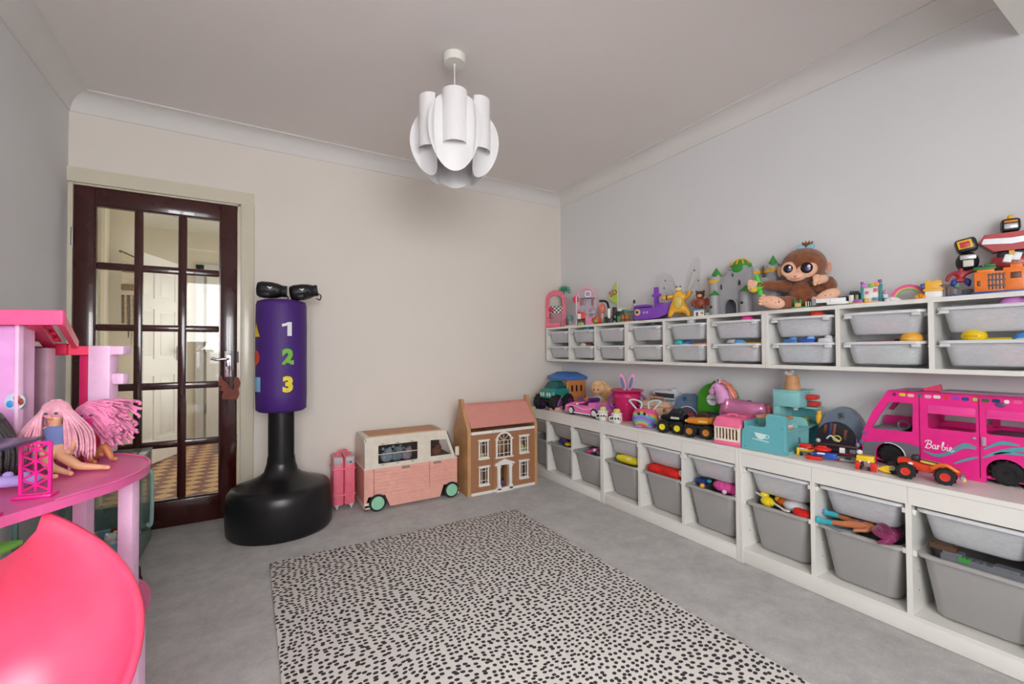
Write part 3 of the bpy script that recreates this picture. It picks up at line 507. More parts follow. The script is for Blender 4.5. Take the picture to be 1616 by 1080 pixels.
# ------------------------------------------------------------------ toys lying in the bins
def lump(name, label, cat, loc, parts, rz=-90, group=None):
    """a small toy from a list of (part, colour, [(shape, args)...])"""
    t = thing(name, label, cat, loc, rz, group)
    for pn, col, shapes in parts:
        b = B()
        for sh in shapes: getattr(b, sh[0])(*sh[1:-1], **sh[-1]) if isinstance(sh[-1], dict) else getattr(b, sh[0])(*sh[1:])
        m_ = col if not isinstance(col, str) else K(col)
        b.o(pn, m_, t)
    return t
def uy(b_): return -0.047 - UW * (b_ // 3) - bayc(b_ % 3)
def ly(b_): return -0.036 - UW * (b_ // 3) - bayc(b_ % 3)
def toy_block(c1, c2): return [('body', c1, [('box', (0, 0, 0.018), (0.06, 0.04, 0.036), {'bev': 0.008})]), ('top', c2, [('ell', (0.012, -0.004, 0.036), (0.018, 0.014, 0.014))])]
def toy_ball(c1, c2, r=0.026): return [('body', c1, [('ell', (0, 0, r), (r * 1.25, r, r))]), ('band', c2, [('tube', [(r * 1.0 * math.cos(R(a)), r * 0.95 * math.sin(R(a)), r) for a in range(0, 361, 20)], 0.004)])]
def toy_bar(c1, c2, l=0.12): return [('bar', c1, [('tube', [(-l / 2, 0, 0.012), (l / 2, 0, 0.014)], 0.012)]), ('tip', c2, [('ell', (l / 2, 0, 0.015), 0.016)])]
def toy_cup(c1, c2): return [('cup', c1, [('lathe', [(0.02, 0), (0.03, 0.05), (0.026, 0.05), (0.017, 0.004)], 18)]), ('ring', c2, [('tube', [(0.03 * math.cos(R(a)), 0.03 * math.sin(R(a)), 0.05) for a in range(0, 361, 20)], 0.003)])]
# wall units: (bay, row, along, colour, colour, maker, label)
for b_, lv, dx, z, c1, c2, mk, nm, lb in [
    (0, 1, 0.09, 0.076, '26386a', '1a2a5a', toy_block, 'toy_brick', 'navy toy peeping from lowest bin of bay nearest the corner'),
    (1, 0, 0.03, 0.082, '62b4c0', '4aa0b0', toy_block, 'toy_brick', 'aqua toy peeping over an upper bin, second bay from corner'),
    (1, 0, 0.10, 0.078, '2c6a70', '74b8c0', toy_ball, 'toy_ball', 'dark teal toy in an upper bin, second bay from corner'),
    (1, 1, -0.02, 0.070, 'e4dccc', 'c8b8a0', toy_ball, 'toy_ball', 'cream toy peeping from a lower bin, second bay from corner'),
    (1, 1, 0.06, 0.072, '8a4a30', '6a3424', toy_block, 'toy_brick', 'russet toy block in a lower bin, second bay from corner'),
    (2, 1, 0.0, 0.072, '1a1a1e', '2c2c30', lambda a, b: toy_bar(a, b, 0.2), 'toy_track', 'long black toy track in a lower bin, third bay from corner'),
    (3, 0, 0.03, 0.078, '3c5c54', '54746c', toy_block, 'toy_brick', 'dark green toy in an upper bin below the purple boat'),
    (3, 1, 0.07, 0.074, 'a02430', '801820', lambda a, b: toy_bar(a, b, 0.13), 'toy_tube', 'crimson toy tube in a lower bin below the purple boat'),
    (4, 0, 0.02, 0.085, 'dcdce0', 'f0f0f4', toy_cup, 'toy_cup', 'clear white toy cup in an upper bin of the fifth bay'),
    (4, 1, -0.07, 0.074, '32c0c4', '28a0a8', toy_ball, 'toy_ball', 'turquoise round toy in a lower bin of the fifth bay'),
    (4, 1, -0.01, 0.070, '2c6ab4', 'd0d8e4', toy_ball, 'toy_ball', 'blue round toy in a lower bin of the fifth bay'),
    (4, 1, 0.07, 0.078, 'f08468', 'f4a088', lambda a, b: toy_bar(a, b, 0.11), 'toy_tube', 'salmon toy tube in a lower bin of the fifth bay'),
    (5, 0, -0.04, 0.076, 'a83470', 'd43c94', lambda a, b: toy_bar(a, b, 0.12), 'toy_tube', 'plum toy in an upper bin under the castle'),
    (5, 0, 0.055, 0.080, 'e83c9c', 'f07cb8', toy_ball, 'toy_ball', 'hot pink round toy in an upper bin under the castle'),
    (5, 1, -0.035, 0.070, 'c8c8c8', '2a2a30', toy_ball, 'toy_ball', 'pale grey toy in a lower bin under the castle'),
    (5, 1, 0.01, 0.068, '5aa0dc', 'f0f0f0', toy_ball, 'toy_ball', 'light blue toy in a lower bin under the castle'),
    (5, 1, 0.08, 0.076, 'e8c028', 'c89a14', lambda a, b: toy_bar(a, b, 0.13), 'toy_banana', 'yellow toy in a lower bin under the castle'),
    (6, 0, 0.06, 0.082, 'c83820', 'e05030', toy_ball, 'toy_ball', 'red toy in an upper bin below the plush monkey'),
    (6, 0, -0.03, 0.070, '241c20', '3a2c30', lambda a, b: toy_bar(a, b, 0.2), 'toy_track', 'black toy track in an upper bin below the plush monkey'),
    (6, 1, -0.06, 0.078, '3a74b8', '5a94d0', toy_block, 'toy_brick', 'mid blue toy in a lower bin below the plush monkey, at its left'),
    (6, 1, 0.02, 0.080, '2c5cc0', '88b4ec', toy_block, 'toy_brick', 'royal blue toy in a lower bin below the plush monkey, in its middle'),
    (6, 1, 0.10, 0.080, 'e8e8ea', 'd0d4dc', toy_block, 'toy_brick', 'white toy in a lower bin below the plush monkey, at its right'),
    (7, 0, -0.05, 0.074, 'd8dcdc', '68b0a8', lambda a, b: toy_bar(a, b, 0.13), 'toy_tube', 'pale toy tube in an upper bin below the brick rainbow'),
    (7, 0, 0.05, 0.074, '201c20', 'e8e8e8', lambda a, b: toy_bar(a, b, 0.16), 'toy_track', 'black toy track in an upper bin below the brick rainbow'),
    (7, 1, -0.03, 0.074, '94284c', '6a1c38', lambda a, b: toy_bar(a, b, 0.14), 'toy_tube', 'maroon toy tube in a lower bin below the brick rainbow'),
    (7, 1, 0.09, 0.074, 'f4b03c', 'f8d064', lambda a, b: toy_ball(a, b, 0.03), 'toy_ball', 'orange ball in a lower bin below the brick rainbow'),
    (8, 0, 0.05, 0.080, 'c87cc8', 'e09ce0', toy_ball, 'toy_ball', 'lilac toy peeping from the upper bin at the right frame edge'),
    (8, 1, -0.05, 0.080, 'f0d020', 'e8b010', lambda a, b: toy_ball(a, b, 0.03), 'toy_duck', 'bright yellow toy in the lower bin at the right frame edge'),
    (8, 1, 0.03, 0.078, 'e4cc2c', '8a2c20', lambda a, b: toy_bar(a, b, 0.12), 'toy_tube', 'yellow and red toy in the lower bin at the right frame edge'),
    (8, 1, 0.08, 0.070, '4a94e0', 'c8dcf0', toy_ball, 'toy_ball', 'sky blue toy in the lower bin at the right frame edge')]:
    lump(nm, lb, 'toy', (-0.172, uy(b_) - dx, (1.113, 0.984)[lv] + z - 0.008 + (0.004, 0.012)[lv]), mk(c1, c2), -90 + random.uniform(-15, 15), 'toys in the wall bins')
# blurred coloured shapes inside the frosted bins
for b_, lv, c in [(1, 0, 'f4f4f8'), (1, 1, 'f0eadc'), (2, 0, 'e0c8d4'), (2, 1, 'd8c0d0'), (3, 0, 'f0c8b0'), (3, 1, 'e8d89c'), (5, 0, 'e0a8e0'), (5, 1, 'f0c0d4'), (6, 0, 'f4f4f8'), (6, 1, 'a8dcf4'), (7, 0, 'f0b4c8'), (7, 1, 'c8f0dc'), (8, 0, 'f0c8a0'), (8, 1, 'f0a0b8')]:
    row = ('upper', 'lower')[lv]
    lump('toy_box', 'pale toy box seen through the %s frosted wall bin of the %s bay' % (row, ordn[b_]), 'toy', (-0.155, uy(b_) + random.uniform(-0.05, 0.02), (1.113, 0.984)[lv] + 0.006), [('box', c, [('box', (0, 0, 0.03), (0.1, 0.055, 0.05), {'bev': 0.01})]), ('lid', c, [('box', (0, 0, 0.057), (0.104, 0.059, 0.008), {'bev': 0.003})])], -90, 'boxes inside the frosted bins')
# floor units, deep bins
def heap(b_, items):
    for nm, lb, dx, x, z, parts, rz in items: lump(nm, lb, 'toy', (x, ly(b_) - dx, z), parts, rz, 'toys in the floor bins')
mesh_red = mat('red_net_fabric', (220, 30, 22), 0.8, noise=0.2, scale=70, bump=0.6); yel = K('f0dc28', 0.3); pinkpl = mat('pink_plush', (226, 84, 160), 0.9, noise=0.2, scale=60, bump=0.6)
heap(1, [('toy_car', 'dark blue toy in the second deep bin from the corner', -0.03, -0.36, 0.302, [('body', '2c3470', [('box', (0, 0, 0.02), (0.08, 0.05, 0.03), {'bev': 0.01})]), ('cab', '8a3c6a', [('box', (0.01, 0, 0.04), (0.04, 0.04, 0.02), {'bev': 0.008})])], -70),
         ('toy_ring', 'yellow ring toy in the second deep bin from the corner', 0.05, -0.37, 0.30, [('ring', 'e8b420', [('tube', [(0.03 * math.cos(R(a)), 0.03 * math.sin(R(a)), 0.015) for a in range(0, 361, 24)], 0.01)]), ('leaf', '3a8a3c', [('ell', (0.02, 0.02, 0.03), (0.025, 0.02, 0.012))])], -90)])
heap(2, [('toy_wand', 'pink and white striped wand in the third deep bin from the corner', 0.04, -0.37, 0.306, [('rod', 'd83c84', [('tube', [(-0.06, -0.03, 0.0), (0.06, 0.03, 0.05)], 0.012)]), ('stripe', 'f0e0ec', [('tube', [(-0.02, -0.01, 0.017), (0.0, 0.0, 0.026)], 0.0126), ('tube', [(0.025, 0.012, 0.036), (0.04, 0.02, 0.042)], 0.0126)])], -90),
         ('toy_block', 'slate blue toy in the third deep bin from the corner', 0.10, -0.37, 0.298, [('body', '5a6a88', [('box', (0, 0, 0.02), (0.07, 0.06, 0.035), {'bev': 0.01})]), ('knob', '8a5a88', [('ell', (0.0, -0.01, 0.04), 0.014)])], -80)])
heap(3, [('toy_barrel', 'glossy yellow barrel toy in the fourth deep bin from the corner', 0.03, -0.375, 0.296, [('barrel', yel, [('lathe', [(0.001, -0.1), (0.02, -0.1), (0.028, -0.06), (0.03, 0), (0.028, 0.06), (0.02, 0.1), (0.001, 0.1)], 20, (0, 0, 0.03), (0, PI / 2, 0))]), ('flower', 'f4e8d0', [('ell', (0.0, -0.028, 0.04), (0.010, 0.005, 0.010)), ('ell', (0.02, -0.027, 0.044), (0.007, 0.005, 0.007))]), ('end_cap', '3c8a44', [('cyl', (-0.1, 0, 0.03), 0.019, 0.02, 'x')])], -84)])
heap(4, [('net_bag', 'bright red net bag filling the fifth deep bin from the corner', 0.0, -0.365, 0.298, [('bag', mesh_red, [('box', (0, 0, 0.028), (0.236, 0.12, 0.056), {'bev': 0.024}), ('ell', (-0.06, -0.04, 0.034), (0.05, 0.03, 0.026)), ('ell', (0.05, -0.04, 0.032), (0.06, 0.03, 0.026))]), ('tie', 'f0e8e8', [('ell', (0.118, -0.03, 0.04), (0.016, 0.012, 0.02))])], -90)])
heap(5, [('soft_toy', 'pink plush toy in the sixth deep bin from the corner', 0.05, -0.36, 0.29, [('body', pinkpl, [('ell', (0, 0, 0.035), (0.07, 0.05, 0.034)), ('ell', (0.07, -0.01, 0.03), (0.035, 0.035, 0.03))]), ('paw', 'f4d0e0', [('ell', (0.02, -0.045, 0.02), 0.012), ('ell', (0.085, -0.04, 0.016), 0.012)])], -90),
         ('toy_robot', 'navy toy with yellow ball in the sixth deep bin from the corner', -0.085, -0.37, 0.296, [('body', '28347c', [('box', (0, 0, 0.025), (0.06, 0.05, 0.04), {'bev': 0.012})]), ('ball', 'f0b030', [('ell', (0.03, -0.03, 0.012), 0.014)]), ('button', '2a9c98', [('ell', (0.05, 0.0, 0.04), (0.014, 0.014, 0.01))])], -100)])
heap(6, [('rubber_duck', 'bright yellow rubber duck in the seventh deep bin from the corner', -0.06, -0.385, 0.292, [('body', 'f4d81c', [('ell', (0, 0, 0.026), (0.036, 0.028, 0.024)), ('ell', (0.03, 0, 0.03), (0.016, 0.012, 0.014))]), ('head', 'f4d81c', [('ell', (-0.022, 0, 0.052), (0.02, 0.019, 0.018))]), ('beak', 'f09020', [('ell', (-0.044, 0, 0.05), (0.01, 0.01, 0.005))])], -120),
         ('toy_cup', 'orange toy beside the rubber duck', 0.0, -0.34, 0.30, [('body', 'd86420', [('ell', (0, 0, 0.025), (0.04, 0.03, 0.024))]), ('rim', 'f0c020', [('ell', (-0.03, 0, 0.03), (0.02, 0.02, 0.018))])], -90),
         ('toy_spoon', 'cream toy stick lying across the seventh deep bin', -0.03, -0.40, 0.315, [('handle', 'd8d0c4', [('tube', [(-0.09, 0.02, 0.03), (0.07, -0.02, 0.0)], 0.005)]), ('bowl', 'd8d0c4', [('ell', (0.075, -0.02, 0.0), (0.018, 0.012, 0.005))])], -92),
         ('soft_toy', 'white soft toy in the seventh deep bin from the corner', 0.05, -0.35, 0.292, [('body', mat('white_plush', (226, 224, 226), 0.9, noise=0.05, scale=60, bump=0.5), [('ell', (0, 0, 0.03), (0.055, 0.045, 0.03))]), ('ear', 'd8d4d8', [('ell', (-0.02, 0, 0.055), (0.012, 0.01, 0.014)), ('ell', (0.02, 0, 0.055), (0.012, 0.01, 0.014))])], -90),
         ('toy_heart', 'red toy cloth in the seventh deep bin, beside the white soft toy', 0.105, -0.40, 0.296, [('cloth', mesh_red, [('ell', (0, 0, 0.02), (0.04, 0.03, 0.018)), ('ell', (-0.02, 0.0, 0.028), (0.02, 0.02, 0.012))]), ('hem', 'b01c18', [('tube', [(-0.035, -0.02, 0.012), (0.035, -0.02, 0.016)], 0.004)])], -90)])
# doll lying in the eighth bin
def skin_mesh(name, verts, edges, m_, parent, sub=2, root=0):
    me = bpy.data.meshes.new(name); me.from_pydata([v[:3] for v in verts], edges, []); ob = bpy.data.objects.new(name, me); COL.objects.link(ob)
    sk = ob.modifiers.new('skin', 'SKIN'); sb = ob.modifiers.new('sub', 'SUBSURF'); sb.levels = sub; sb.render_levels = sub
    for i, v in enumerate(verts):
        d = me.skin_vertices[0].data[i]; d.radius = (v[3], v[4] if len(v) > 4 else v[3]); d.use_root = (i == root)
    dg = bpy.context.evaluated_depsgraph_get(); m2 = bpy.data.meshes.new_from_object(ob.evaluated_get(dg)); bpy.data.objects.remove(ob)
    m2.polygons.foreach_set('use_smooth', [True] * len(m2.polygons)); m2.materials.clear(); m2.materials.append(m_)
    o2 = bpy.data.objects.new(name, m2); COL.objects.link(o2); o2.parent = parent; return o2
m_skin = mat('doll_skin_vinyl', (226, 168, 132), 0.45, noise=0.02); m_skin2 = mat('tanned_doll_vinyl', (198, 122, 80), 0.45, noise=0.02)
def hairmat(n, c): return mat(n, c, 0.4, noise=0.35, scale=24, bump=0.5, sheen=0.3)
t = thing('doll', 'doll with plum hair and turquoise boots lying in the eighth deep bin', 'doll', (-0.40, ly(7) + 0.02, 0.304), -90, 'dolls')
skin_mesh('body', [(0.0, 0, 0.03, 0.022, 0.016), (0.03, 0, 0.034, 0.026, 0.018), (0.055, 0, 0.036, 0.02, 0.014), (0.068, 0, 0.037, 0.008), (0.085, 0, 0.038, 0.02), (-0.03, -0.022, 0.026, 0.013), (-0.075, -0.03, 0.02, 0.009), (-0.11, -0.032, 0.014, 0.006), (-0.03, 0.022, 0.034, 0.013), (-0.075, 0.03, 0.036, 0.009), (-0.11, 0.034, 0.034, 0.006), (0.05, -0.034, 0.03, 0.008), (0.01, -0.05, 0.02, 0.006), (0.05, 0.034, 0.036, 0.008), (0.02, 0.055, 0.034, 0.006)],
          [(0, 1), (1, 2), (2, 3), (3, 4), (0, 5), (5, 6), (6, 7), (0, 8), (8, 9), (9, 10), (2, 11), (11, 12), (2, 13), (13, 14)], m_skin2, t)
for s_, z in ((-1, 0.016), (1, 0.035)): B().tube([(-0.07, s_ * 0.03, z + 0.003), (-0.118, s_ * 0.033, z - 0.002)], [0.013, 0.012], 10).ell((-0.122, s_ * 0.033, z), (0.012, 0.011, 0.016)).o('boot', K('42b8c4'), t)
B().ell((-0.135, 0.034, 0.035), 0.012).o('boot_bow', K('b44ac8'), t)
hb = B()
for k in range(26): hb.tube(bez([(0.088, -0.014 + 0.001 * k, 0.05), (0.085 + 0.004 * (k % 5), -0.06 + 0.0046 * k, 0.046 - 0.003 * (k % 3)), (0.125, -0.07 + 0.0054 * k, 0.03), (0.10 + 0.01 * (k % 4), -0.075 + 0.0058 * k, 0.008)], 4), [0.009] * 8 + [0.007] * 4 + [0.003], 6)
hb.ell((0.092, 0, 0.045), (0.024, 0.024, 0.022)).o('hair', hairmat('plum_doll_hair', (130, 30, 84)), t)
for k in range(5): B().cyl((0.02 + 0.008 * (k % 2), -0.016 + 0.009 * k, 0.0525), 0.003, 0.003, seg=8).o('tattoo_spot', K('3a3a70'), t)
tag(B(Matrix.Translation((-0.40, ly(7) + 0.065, 0.296))).lathe([(0.001, 0.0), (0.05, 0.004), (0.06, 0.02), (0.055, 0.02), (0.046, 0.008), (0.001, 0.006)], 24).o('toy_plate', K('8a949c', 0.3)), 'grey toy dish under the legs of the doll in the bin', 'toy', 'toys in the floor bins')
heap(8, [('brick_baseplate', 'long dark grey building-brick wall piece in the ninth deep bin', 0.02, -0.40, 0.304, [('plate', '6c7076', [('box', (0, 0, 0.012), (0.2, 0.04, 0.022)), ('box', (-0.07, 0.0, 0.028), (0.05, 0.036, 0.012)), ('box', (0.06, 0, 0.026), (0.06, 0.036, 0.008))]), ('stud', '5c6066', [('cyl', (-0.03 + 0.018 * k, -0.008, 0.025), 0.005, 0.006, 'z', 10) for k in range(4)])], -92),
         ('brick_block', 'brown building-brick beam on the grey brick wall piece', -0.075, -0.40, 0.337, [('beam', '5a4030', [('box', (0, 0, 0.008), (0.07, 0.03, 0.018))]), ('plate', '4a3428', [('box', (0, 0, 0.02), (0.05, 0.026, 0.006))])], -92),
         ('brick_block', 'small green building-brick in the ninth deep bin', -0.02, -0.415, 0.314, [('brick', '3a9a3c', [('box', (0, 0, 0.008), (0.03, 0.012, 0.014))]), ('stud', '3a9a3c', [('cyl', (0, 0, 0.017), 0.004, 0.004, 'z', 10)])], -92)])
for b_, c, lb in [(5, 'b03468', 'plum toy strip in the shallow frosted bin of the sixth floor bay'), (6, '2c2428', 'dark toy strip in the shallow frosted bin of the seventh floor bay'), (8, '24304c', 'navy toy strip in the shallow frosted bin of the ninth floor bay'), (3, '7a3440', 'maroon toy strip in the shallow frosted bin of the fourth floor bay')]:
    lump('toy_track', lb, 'toy', (-0.36, ly(b_) - 0.03, 0.44), [('strip', c, [('box', (0, 0, 0.012), (0.16, 0.05, 0.02), {'bev': 0.006})]), ('edge', 'c84838', [('box', (0.05, -0.01, 0.022), (0.04, 0.03, 0.012), {'bev': 0.004})])], -92, 'toys in the floor bins')
for b_, c in [(3, 'e8a8cc'), (4, 'b4c8e0'), (5, 'f09cbc'), (6, 'e4d8c8'), (7, 'b8c0c8'), (8, 'a8c8a0')]:
    lump('toy_box', 'pale toy box seen through the shallow frosted floor bin of the %s bay' % ordn[b_], 'toy', (-0.345, ly(b_) + 0.03, 0.366), [('box', c, [('box', (0, 0, 0.03), (0.11, 0.08, 0.055), {'bev': 0.012})]), ('lid', c, [('box', (0, 0, 0.06), (0.114, 0.084, 0.008), {'bev': 0.003})])], -90, 'boxes inside the shallow floor bins')
# ------------------------------------------------------------------ toys on top of the wall units
T = 1.2530
def checker(name, c1, c2, sc):
    m = mat(name, c1, 0.4); nt = m.node_tree; ck = nt.nodes.new('ShaderNodeTexChecker'); ck.inputs['Scale'].default_value = sc; ck.inputs['Color1'].default_value = lin(c1) + (1,); ck.inputs['Color2'].default_value = lin(c2) + (1,)
    tc = nt.nodes.new('ShaderNodeTexCoord'); mp = nt.nodes.new('ShaderNodeMapping'); mp.inputs['Location'].default_value = (0.003, 0.0031, 0.003); nt.links.new(tc.outputs['Object'], mp.inputs[0]); nt.links.new(mp.outputs[0], ck.inputs['Vector']); nt.links.new(ck.outputs[0], nt.nodes['Principled BSDF'].inputs['Base Color']); return m
m_cpk = K('f06a86', 0.35); m_pkf = film('pink_tinted_film', (216, 150, 160), 0.62)
a1 = thing('arched_playset', 'pink arched toy diner with black and white checks in the corner', 'toy', (-0.125, -0.085, T), -42)
B().plate(archpts(0.18, 0.345, 14), [archpts(0.115, 0.265, 12, 0.04)], 0.03, 'y').o('arch_frame', m_cpk, a1); B().plate(archpts(0.125, 0.27, 12, 0.035), [archpts(0.118, 0.264, 12, 0.038)], 0.036, 'y', -0.004).o('arch_trim', K('f4a0b0'), a1)
B().plate(archpts(0.118, 0.12, 2, 0.03)[:2] + [(0.059, 0.13), (-0.059, 0.13)], (), 0.003, 'y', 0.02).o('lower_panel', m_pkf, a1); B().box((0.005, 0.012, 0.165), (0.108, 0.004, 0.068)).o('checked_panel', checker('black_white_checks', (236, 236, 232), (20, 20, 22), 58), a1)
B().box((0.03, 0.0, 0.006), (0.235, 0.075, 0.011), bev=0.004).o('base_tray', K('f04a7c'), a1); B().ell((-0.045, -0.005, 0.165), (0.022, 0.012, 0.022)).o('jukebox', K('d8404c'), a1)
B().tube([(-0.05, 0.0, 0.13), (-0.052, -0.004, 0.095)], 0.004).box((-0.05, -0.01, 0.09), (0.05, 0.02, 0.004)).o('stool', K('5a2c34'), a1); B().cyl((0.055, -0.015, 0.035), 0.012, 0.05, seg=14).o('milkshake', m_pkf, a1)
plm = B()
for k in range(9):
    a = R(-20 + 27.5 * k); plm.tube(bez([(0.075, 0.035, 0.335), (0.075 + 0.03 * math.cos(a), 0.035, 0.35 + 0.03 * math.sin(a)), (0.075 + 0.064 * math.cos(a), 0.03, 0.335 + 0.056 * math.sin(a))], 4), [0.008, 0.014, 0.017, 0.018, 0.017, 0.015, 0.012, 0.007, 0.001], 6, 0.3)
plm.tube([(0.075, 0.035, 0.0), (0.072, 0.035, 0.335)], 0.006).o('palm_tree', K('4cb894'), a1)
t = thing('toy_plant', 'small teal toy plant in a clear pot between pink arches', 'toy', (-0.13, -0.30, T), -42)
B().lathe([(0.016, 0.0), (0.02, 0.05), (0.017, 0.05), (0.014, 0.003)], 16).o('pot', film('clear_pot', (200, 208, 206), 0.5), t); B().ell((0, 0, 0.072), (0.028, 0.022, 0.03)).ell((0.012, -0.01, 0.09), 0.014).o('leaves', K('6a9a94', 0.6), t)
tag(B(Matrix.Translation((-0.165, -0.37, T)) @ Matrix.Rotation(R(-42), 4, 'Z')).box((0, 0, 0.003), (0.11, 0.05, 0.005), bev=0.002).box((0.02, 0, 0.008), (0.05, 0.03, 0.005), bev=0.002).o('toy_tray', K('e4e4e6')), 'flat white toy tray in front of the second pink arch', 'toy')
a2 = thing('arched_playset', 'pink and lilac arched toy boutique with a white framed sign', 'toy', (-0.095, -0.475, T), -42)
B().plate(archpts(0.165, 0.335, 14), [archpts(0.125, 0.225, 12, 0.09)], 0.012, 'y', 0.02).o('arch_frame', film('pale_pink_arch', (236, 168, 184), 0.85), a2); B().plate(archpts(0.128, 0.228, 12, 0.088), (), 0.002, 'y', 0.028).o('back_film', film('lilac_film', (206, 186, 204), 0.55), a2)
B().box((-0.083, -0.005, 0.125), (0.007, 0.07, 0.25)).o('side_panel', K('ece6ea'), a2); B().box((0.01, 0.014, 0.232), (0.125, 0.008, 0.006)).o('hanging_rail', K('241c24'), a2)
B().plate(rrect(0.05, 0.05, 0.012, 4, (0.012, 0.268)), [rrect(0.036, 0.036, 0.008, 4, (0.012, 0.268))], 0.006, 'y', 0.008).o('sign_frame', K('f4f2f4'), a2); B().box((0.012, 0.018, 0.265), (0.018, 0.004, 0.026), bev=0.004).o('sign_motif', K('c88a98'), a2)
B().ell((-0.088, -0.01, 0.222), (0.026, 0.012, 0.03)).o('round_sign', K('f03c64'), a2)
for k in range(3):
    for x in (-0.04, 0.05): B().box((x, 0.008, 0.03 + 0.045 * k), (0.05, 0.03, 0.04), bev=0.004).o('shelf_block', film('mauve_block_%d%d' % (k, x > 0), (196, 160 + 8 * k, 190), 0.8), a2)
for dx, c in ((-0.045, 'b07868'), (-0.02, 'c08a9a'), (0.05, '9a7a8a')): B().box((dx, 0.012, 0.20), (0.016, 0.012, 0.05), bev=0.005).o('garment', K(c, 0.7), a2)
B().box((0, 0.01, 0.004), (0.17, 0.08, 0.008), bev=0.003).o('base_tray', K('f0a0b0'), a2)
def brickthing(name, label, loc, rz, parts, cat='toy', group=None):
    t = thing(name, label, cat, loc, rz, group)
    for pn, c, bs in parts:
        for q in bs:
            b = B()
            if len(q) == 6: b.box(q[:3], q[3:], bev=0.0015)
            elif len(q) == 5: b.cyl(q[:3], q[3], q[4], seg=12)
            else: b.ell(q[:3], q[3], u=14, v=10)
            b.o(pn, K(c) if isinstance(c, str) else c, t)
    return t
brickthing('toy_cart', 'red and white toy kiosk with green feet before the boutique', (-0.175, -0.50, T), -45, [('cabin', 'f0e4e0', [(-0.012, 0, 0.075, 0.035, 0.04, 0.045)]), ('awning', 'e4483c', [(0.018, 0, 0.08, 0.035, 0.042, 0.05), (0.0, 0, 0.108, 0.05, 0.03, 0.012)]), ('leg', '5a2c24', [(-0.015, 0, 0.03, 0.012, 0.02, 0.045), (0.02, 0, 0.03, 0.012, 0.02, 0.045)]), ('grass', '8ac84a', [(0, -0.005, 0.012, 0.05, 0.03, 0.02)])])
brickthing('toy_stall', 'pink toy counter with an aqua top', (-0.165, -0.60, T), -45, [('counter', 'ec88a8', [(0, 0, 0.028, 0.07, 0.045, 0.055)]), ('worktop', '8ccccc', [(0, 0, 0.059, 0.08, 0.05, 0.006)]), ('post', 'd8dcdc', [(-0.03, 0.01, 0.075, 0.004, 0.004, 0.03), (0.03, 0.01, 0.075, 0.004, 0.004, 0.03)]), ('roof', 'e8e0e0', [(0, 0.005, 0.092, 0.075, 0.035, 0.004)])])
brickthing('toy_fruit', 'round red toy with green leaves beside the pink counter', (-0.17, -0.685, T), -45, [('fruit', 'e8503c', [(0, 0, 0.032, (0.036, 0.03, 0.032))]), ('leaf', '7ab83c', [(-0.005, -0.026, 0.024, (0.016, 0.008, 0.014)), (0.004, -0.026, 0.045, (0.01, 0.006, 0.008))])])
brickthing('toy_mirror', 'oval coral toy mirror standing behind the pink counter', (-0.085, -0.655, T), -45, [('oval', 'e87c60', [(0, 0, 0.13, (0.026, 0.008, 0.044))]), ('stand', 'f0b8ac', [(0, 0, 0.045, 0.02, 0.02, 0.09)]), ('foot', '3c7474', [(0.02, 0.01, 0.03, 0.06, 0.03, 0.06)])])
fl_ = thing('toy_flag', 'lime green pennant flag with dark letters on a pole', 'toy flag', (-0.06, -0.745, T), -48)
B().plate([(0.035, 0.335), (0.046, 0.28), (0.04, 0.15), (-0.03, 0.205)], (), 0.003, 'y').o('pennant', K('a8c038', 0.5), fl_); B().tube([(0.042, 0.002, 0.0), (0.042, 0.002, 0.20), (0.038, 0.002, 0.34)], 0.004).o('pole', K('d8e0c0'), fl_)
lt = B(Matrix.Translation((0.008, -0.0015, 0.245)) @ Matrix.Rotation(PI / 2, 4, 'X') @ Matrix.Rotation(R(28), 4, 'Z'))
for p in text_polys('SD', 0.055, 0.0015):
    try: lt.bm.faces.new([lt.bm.verts.new(lt.M @ Vector(q)) for q in p])
    except ValueError: pass
lt.o('lettering', K('8a3420', 0.5), fl_)
hk = thing('toy_crane', 'black curved toy crane hook beside the pennant', 'toy', (-0.13, -0.745, T), -48)
B().tube(bez([(0.02, 0, 0.0), (0.022, 0, 0.1), (0.012, 0, 0.165), (-0.02, 0, 0.182), (-0.05, 0, 0.18)]), 0.009, 8).o('jib', K('18181c', 0.3), hk); B().box((0.02, 0, 0.03), (0.028, 0.03, 0.06), bev=0.004).o('base', K('20242a'), hk)
brickthing('brick_tower', 'black and white building-brick tower beside the crane hook', (-0.12, -0.815, T), -50, [('black_brick', '1a1a1e', [(-0.03, 0, 0.025, 0.06, 0.05, 0.05), (0.012, 0, 0.075, 0.03, 0.04, 0.10), (0.06, 0.0, 0.03, 0.05, 0.05, 0.06)]), ('white_brick', 'ecebe6', [(-0.028, -0.006, 0.078, 0.022, 0.04, 0.075), (0.052, -0.01, 0.088, 0.03, 0.03, 0.05), (0.02, -0.024, 0.05, 0.016, 0.01, 0.02)]), ('green_brick', '2c6a44', [(-0.06, -0.01, 0.02, 0.02, 0.03, 0.04)])])
brickthing('brick_wall_toy', 'cream building-brick wall piece leaning behind the black bricks', (-0.03, -0.90, T), -60, [('panel', 'e4d8bc', [(0, 0, 0.10, 0.15, 0.012, 0.05)]), ('foot', 'd8ccb0', [(-0.06, 0.0, 0.04, 0.014, 0.012, 0.08), (0.06, 0.0, 0.04, 0.014, 0.012, 0.08)]), ('stud', 'c87c6c', [(0.02, -0.008, 0.11, 0.01, 0.004, 0.012), (0.06, -0.008, 0.11, 0.01, 0.004, 0.012)])])
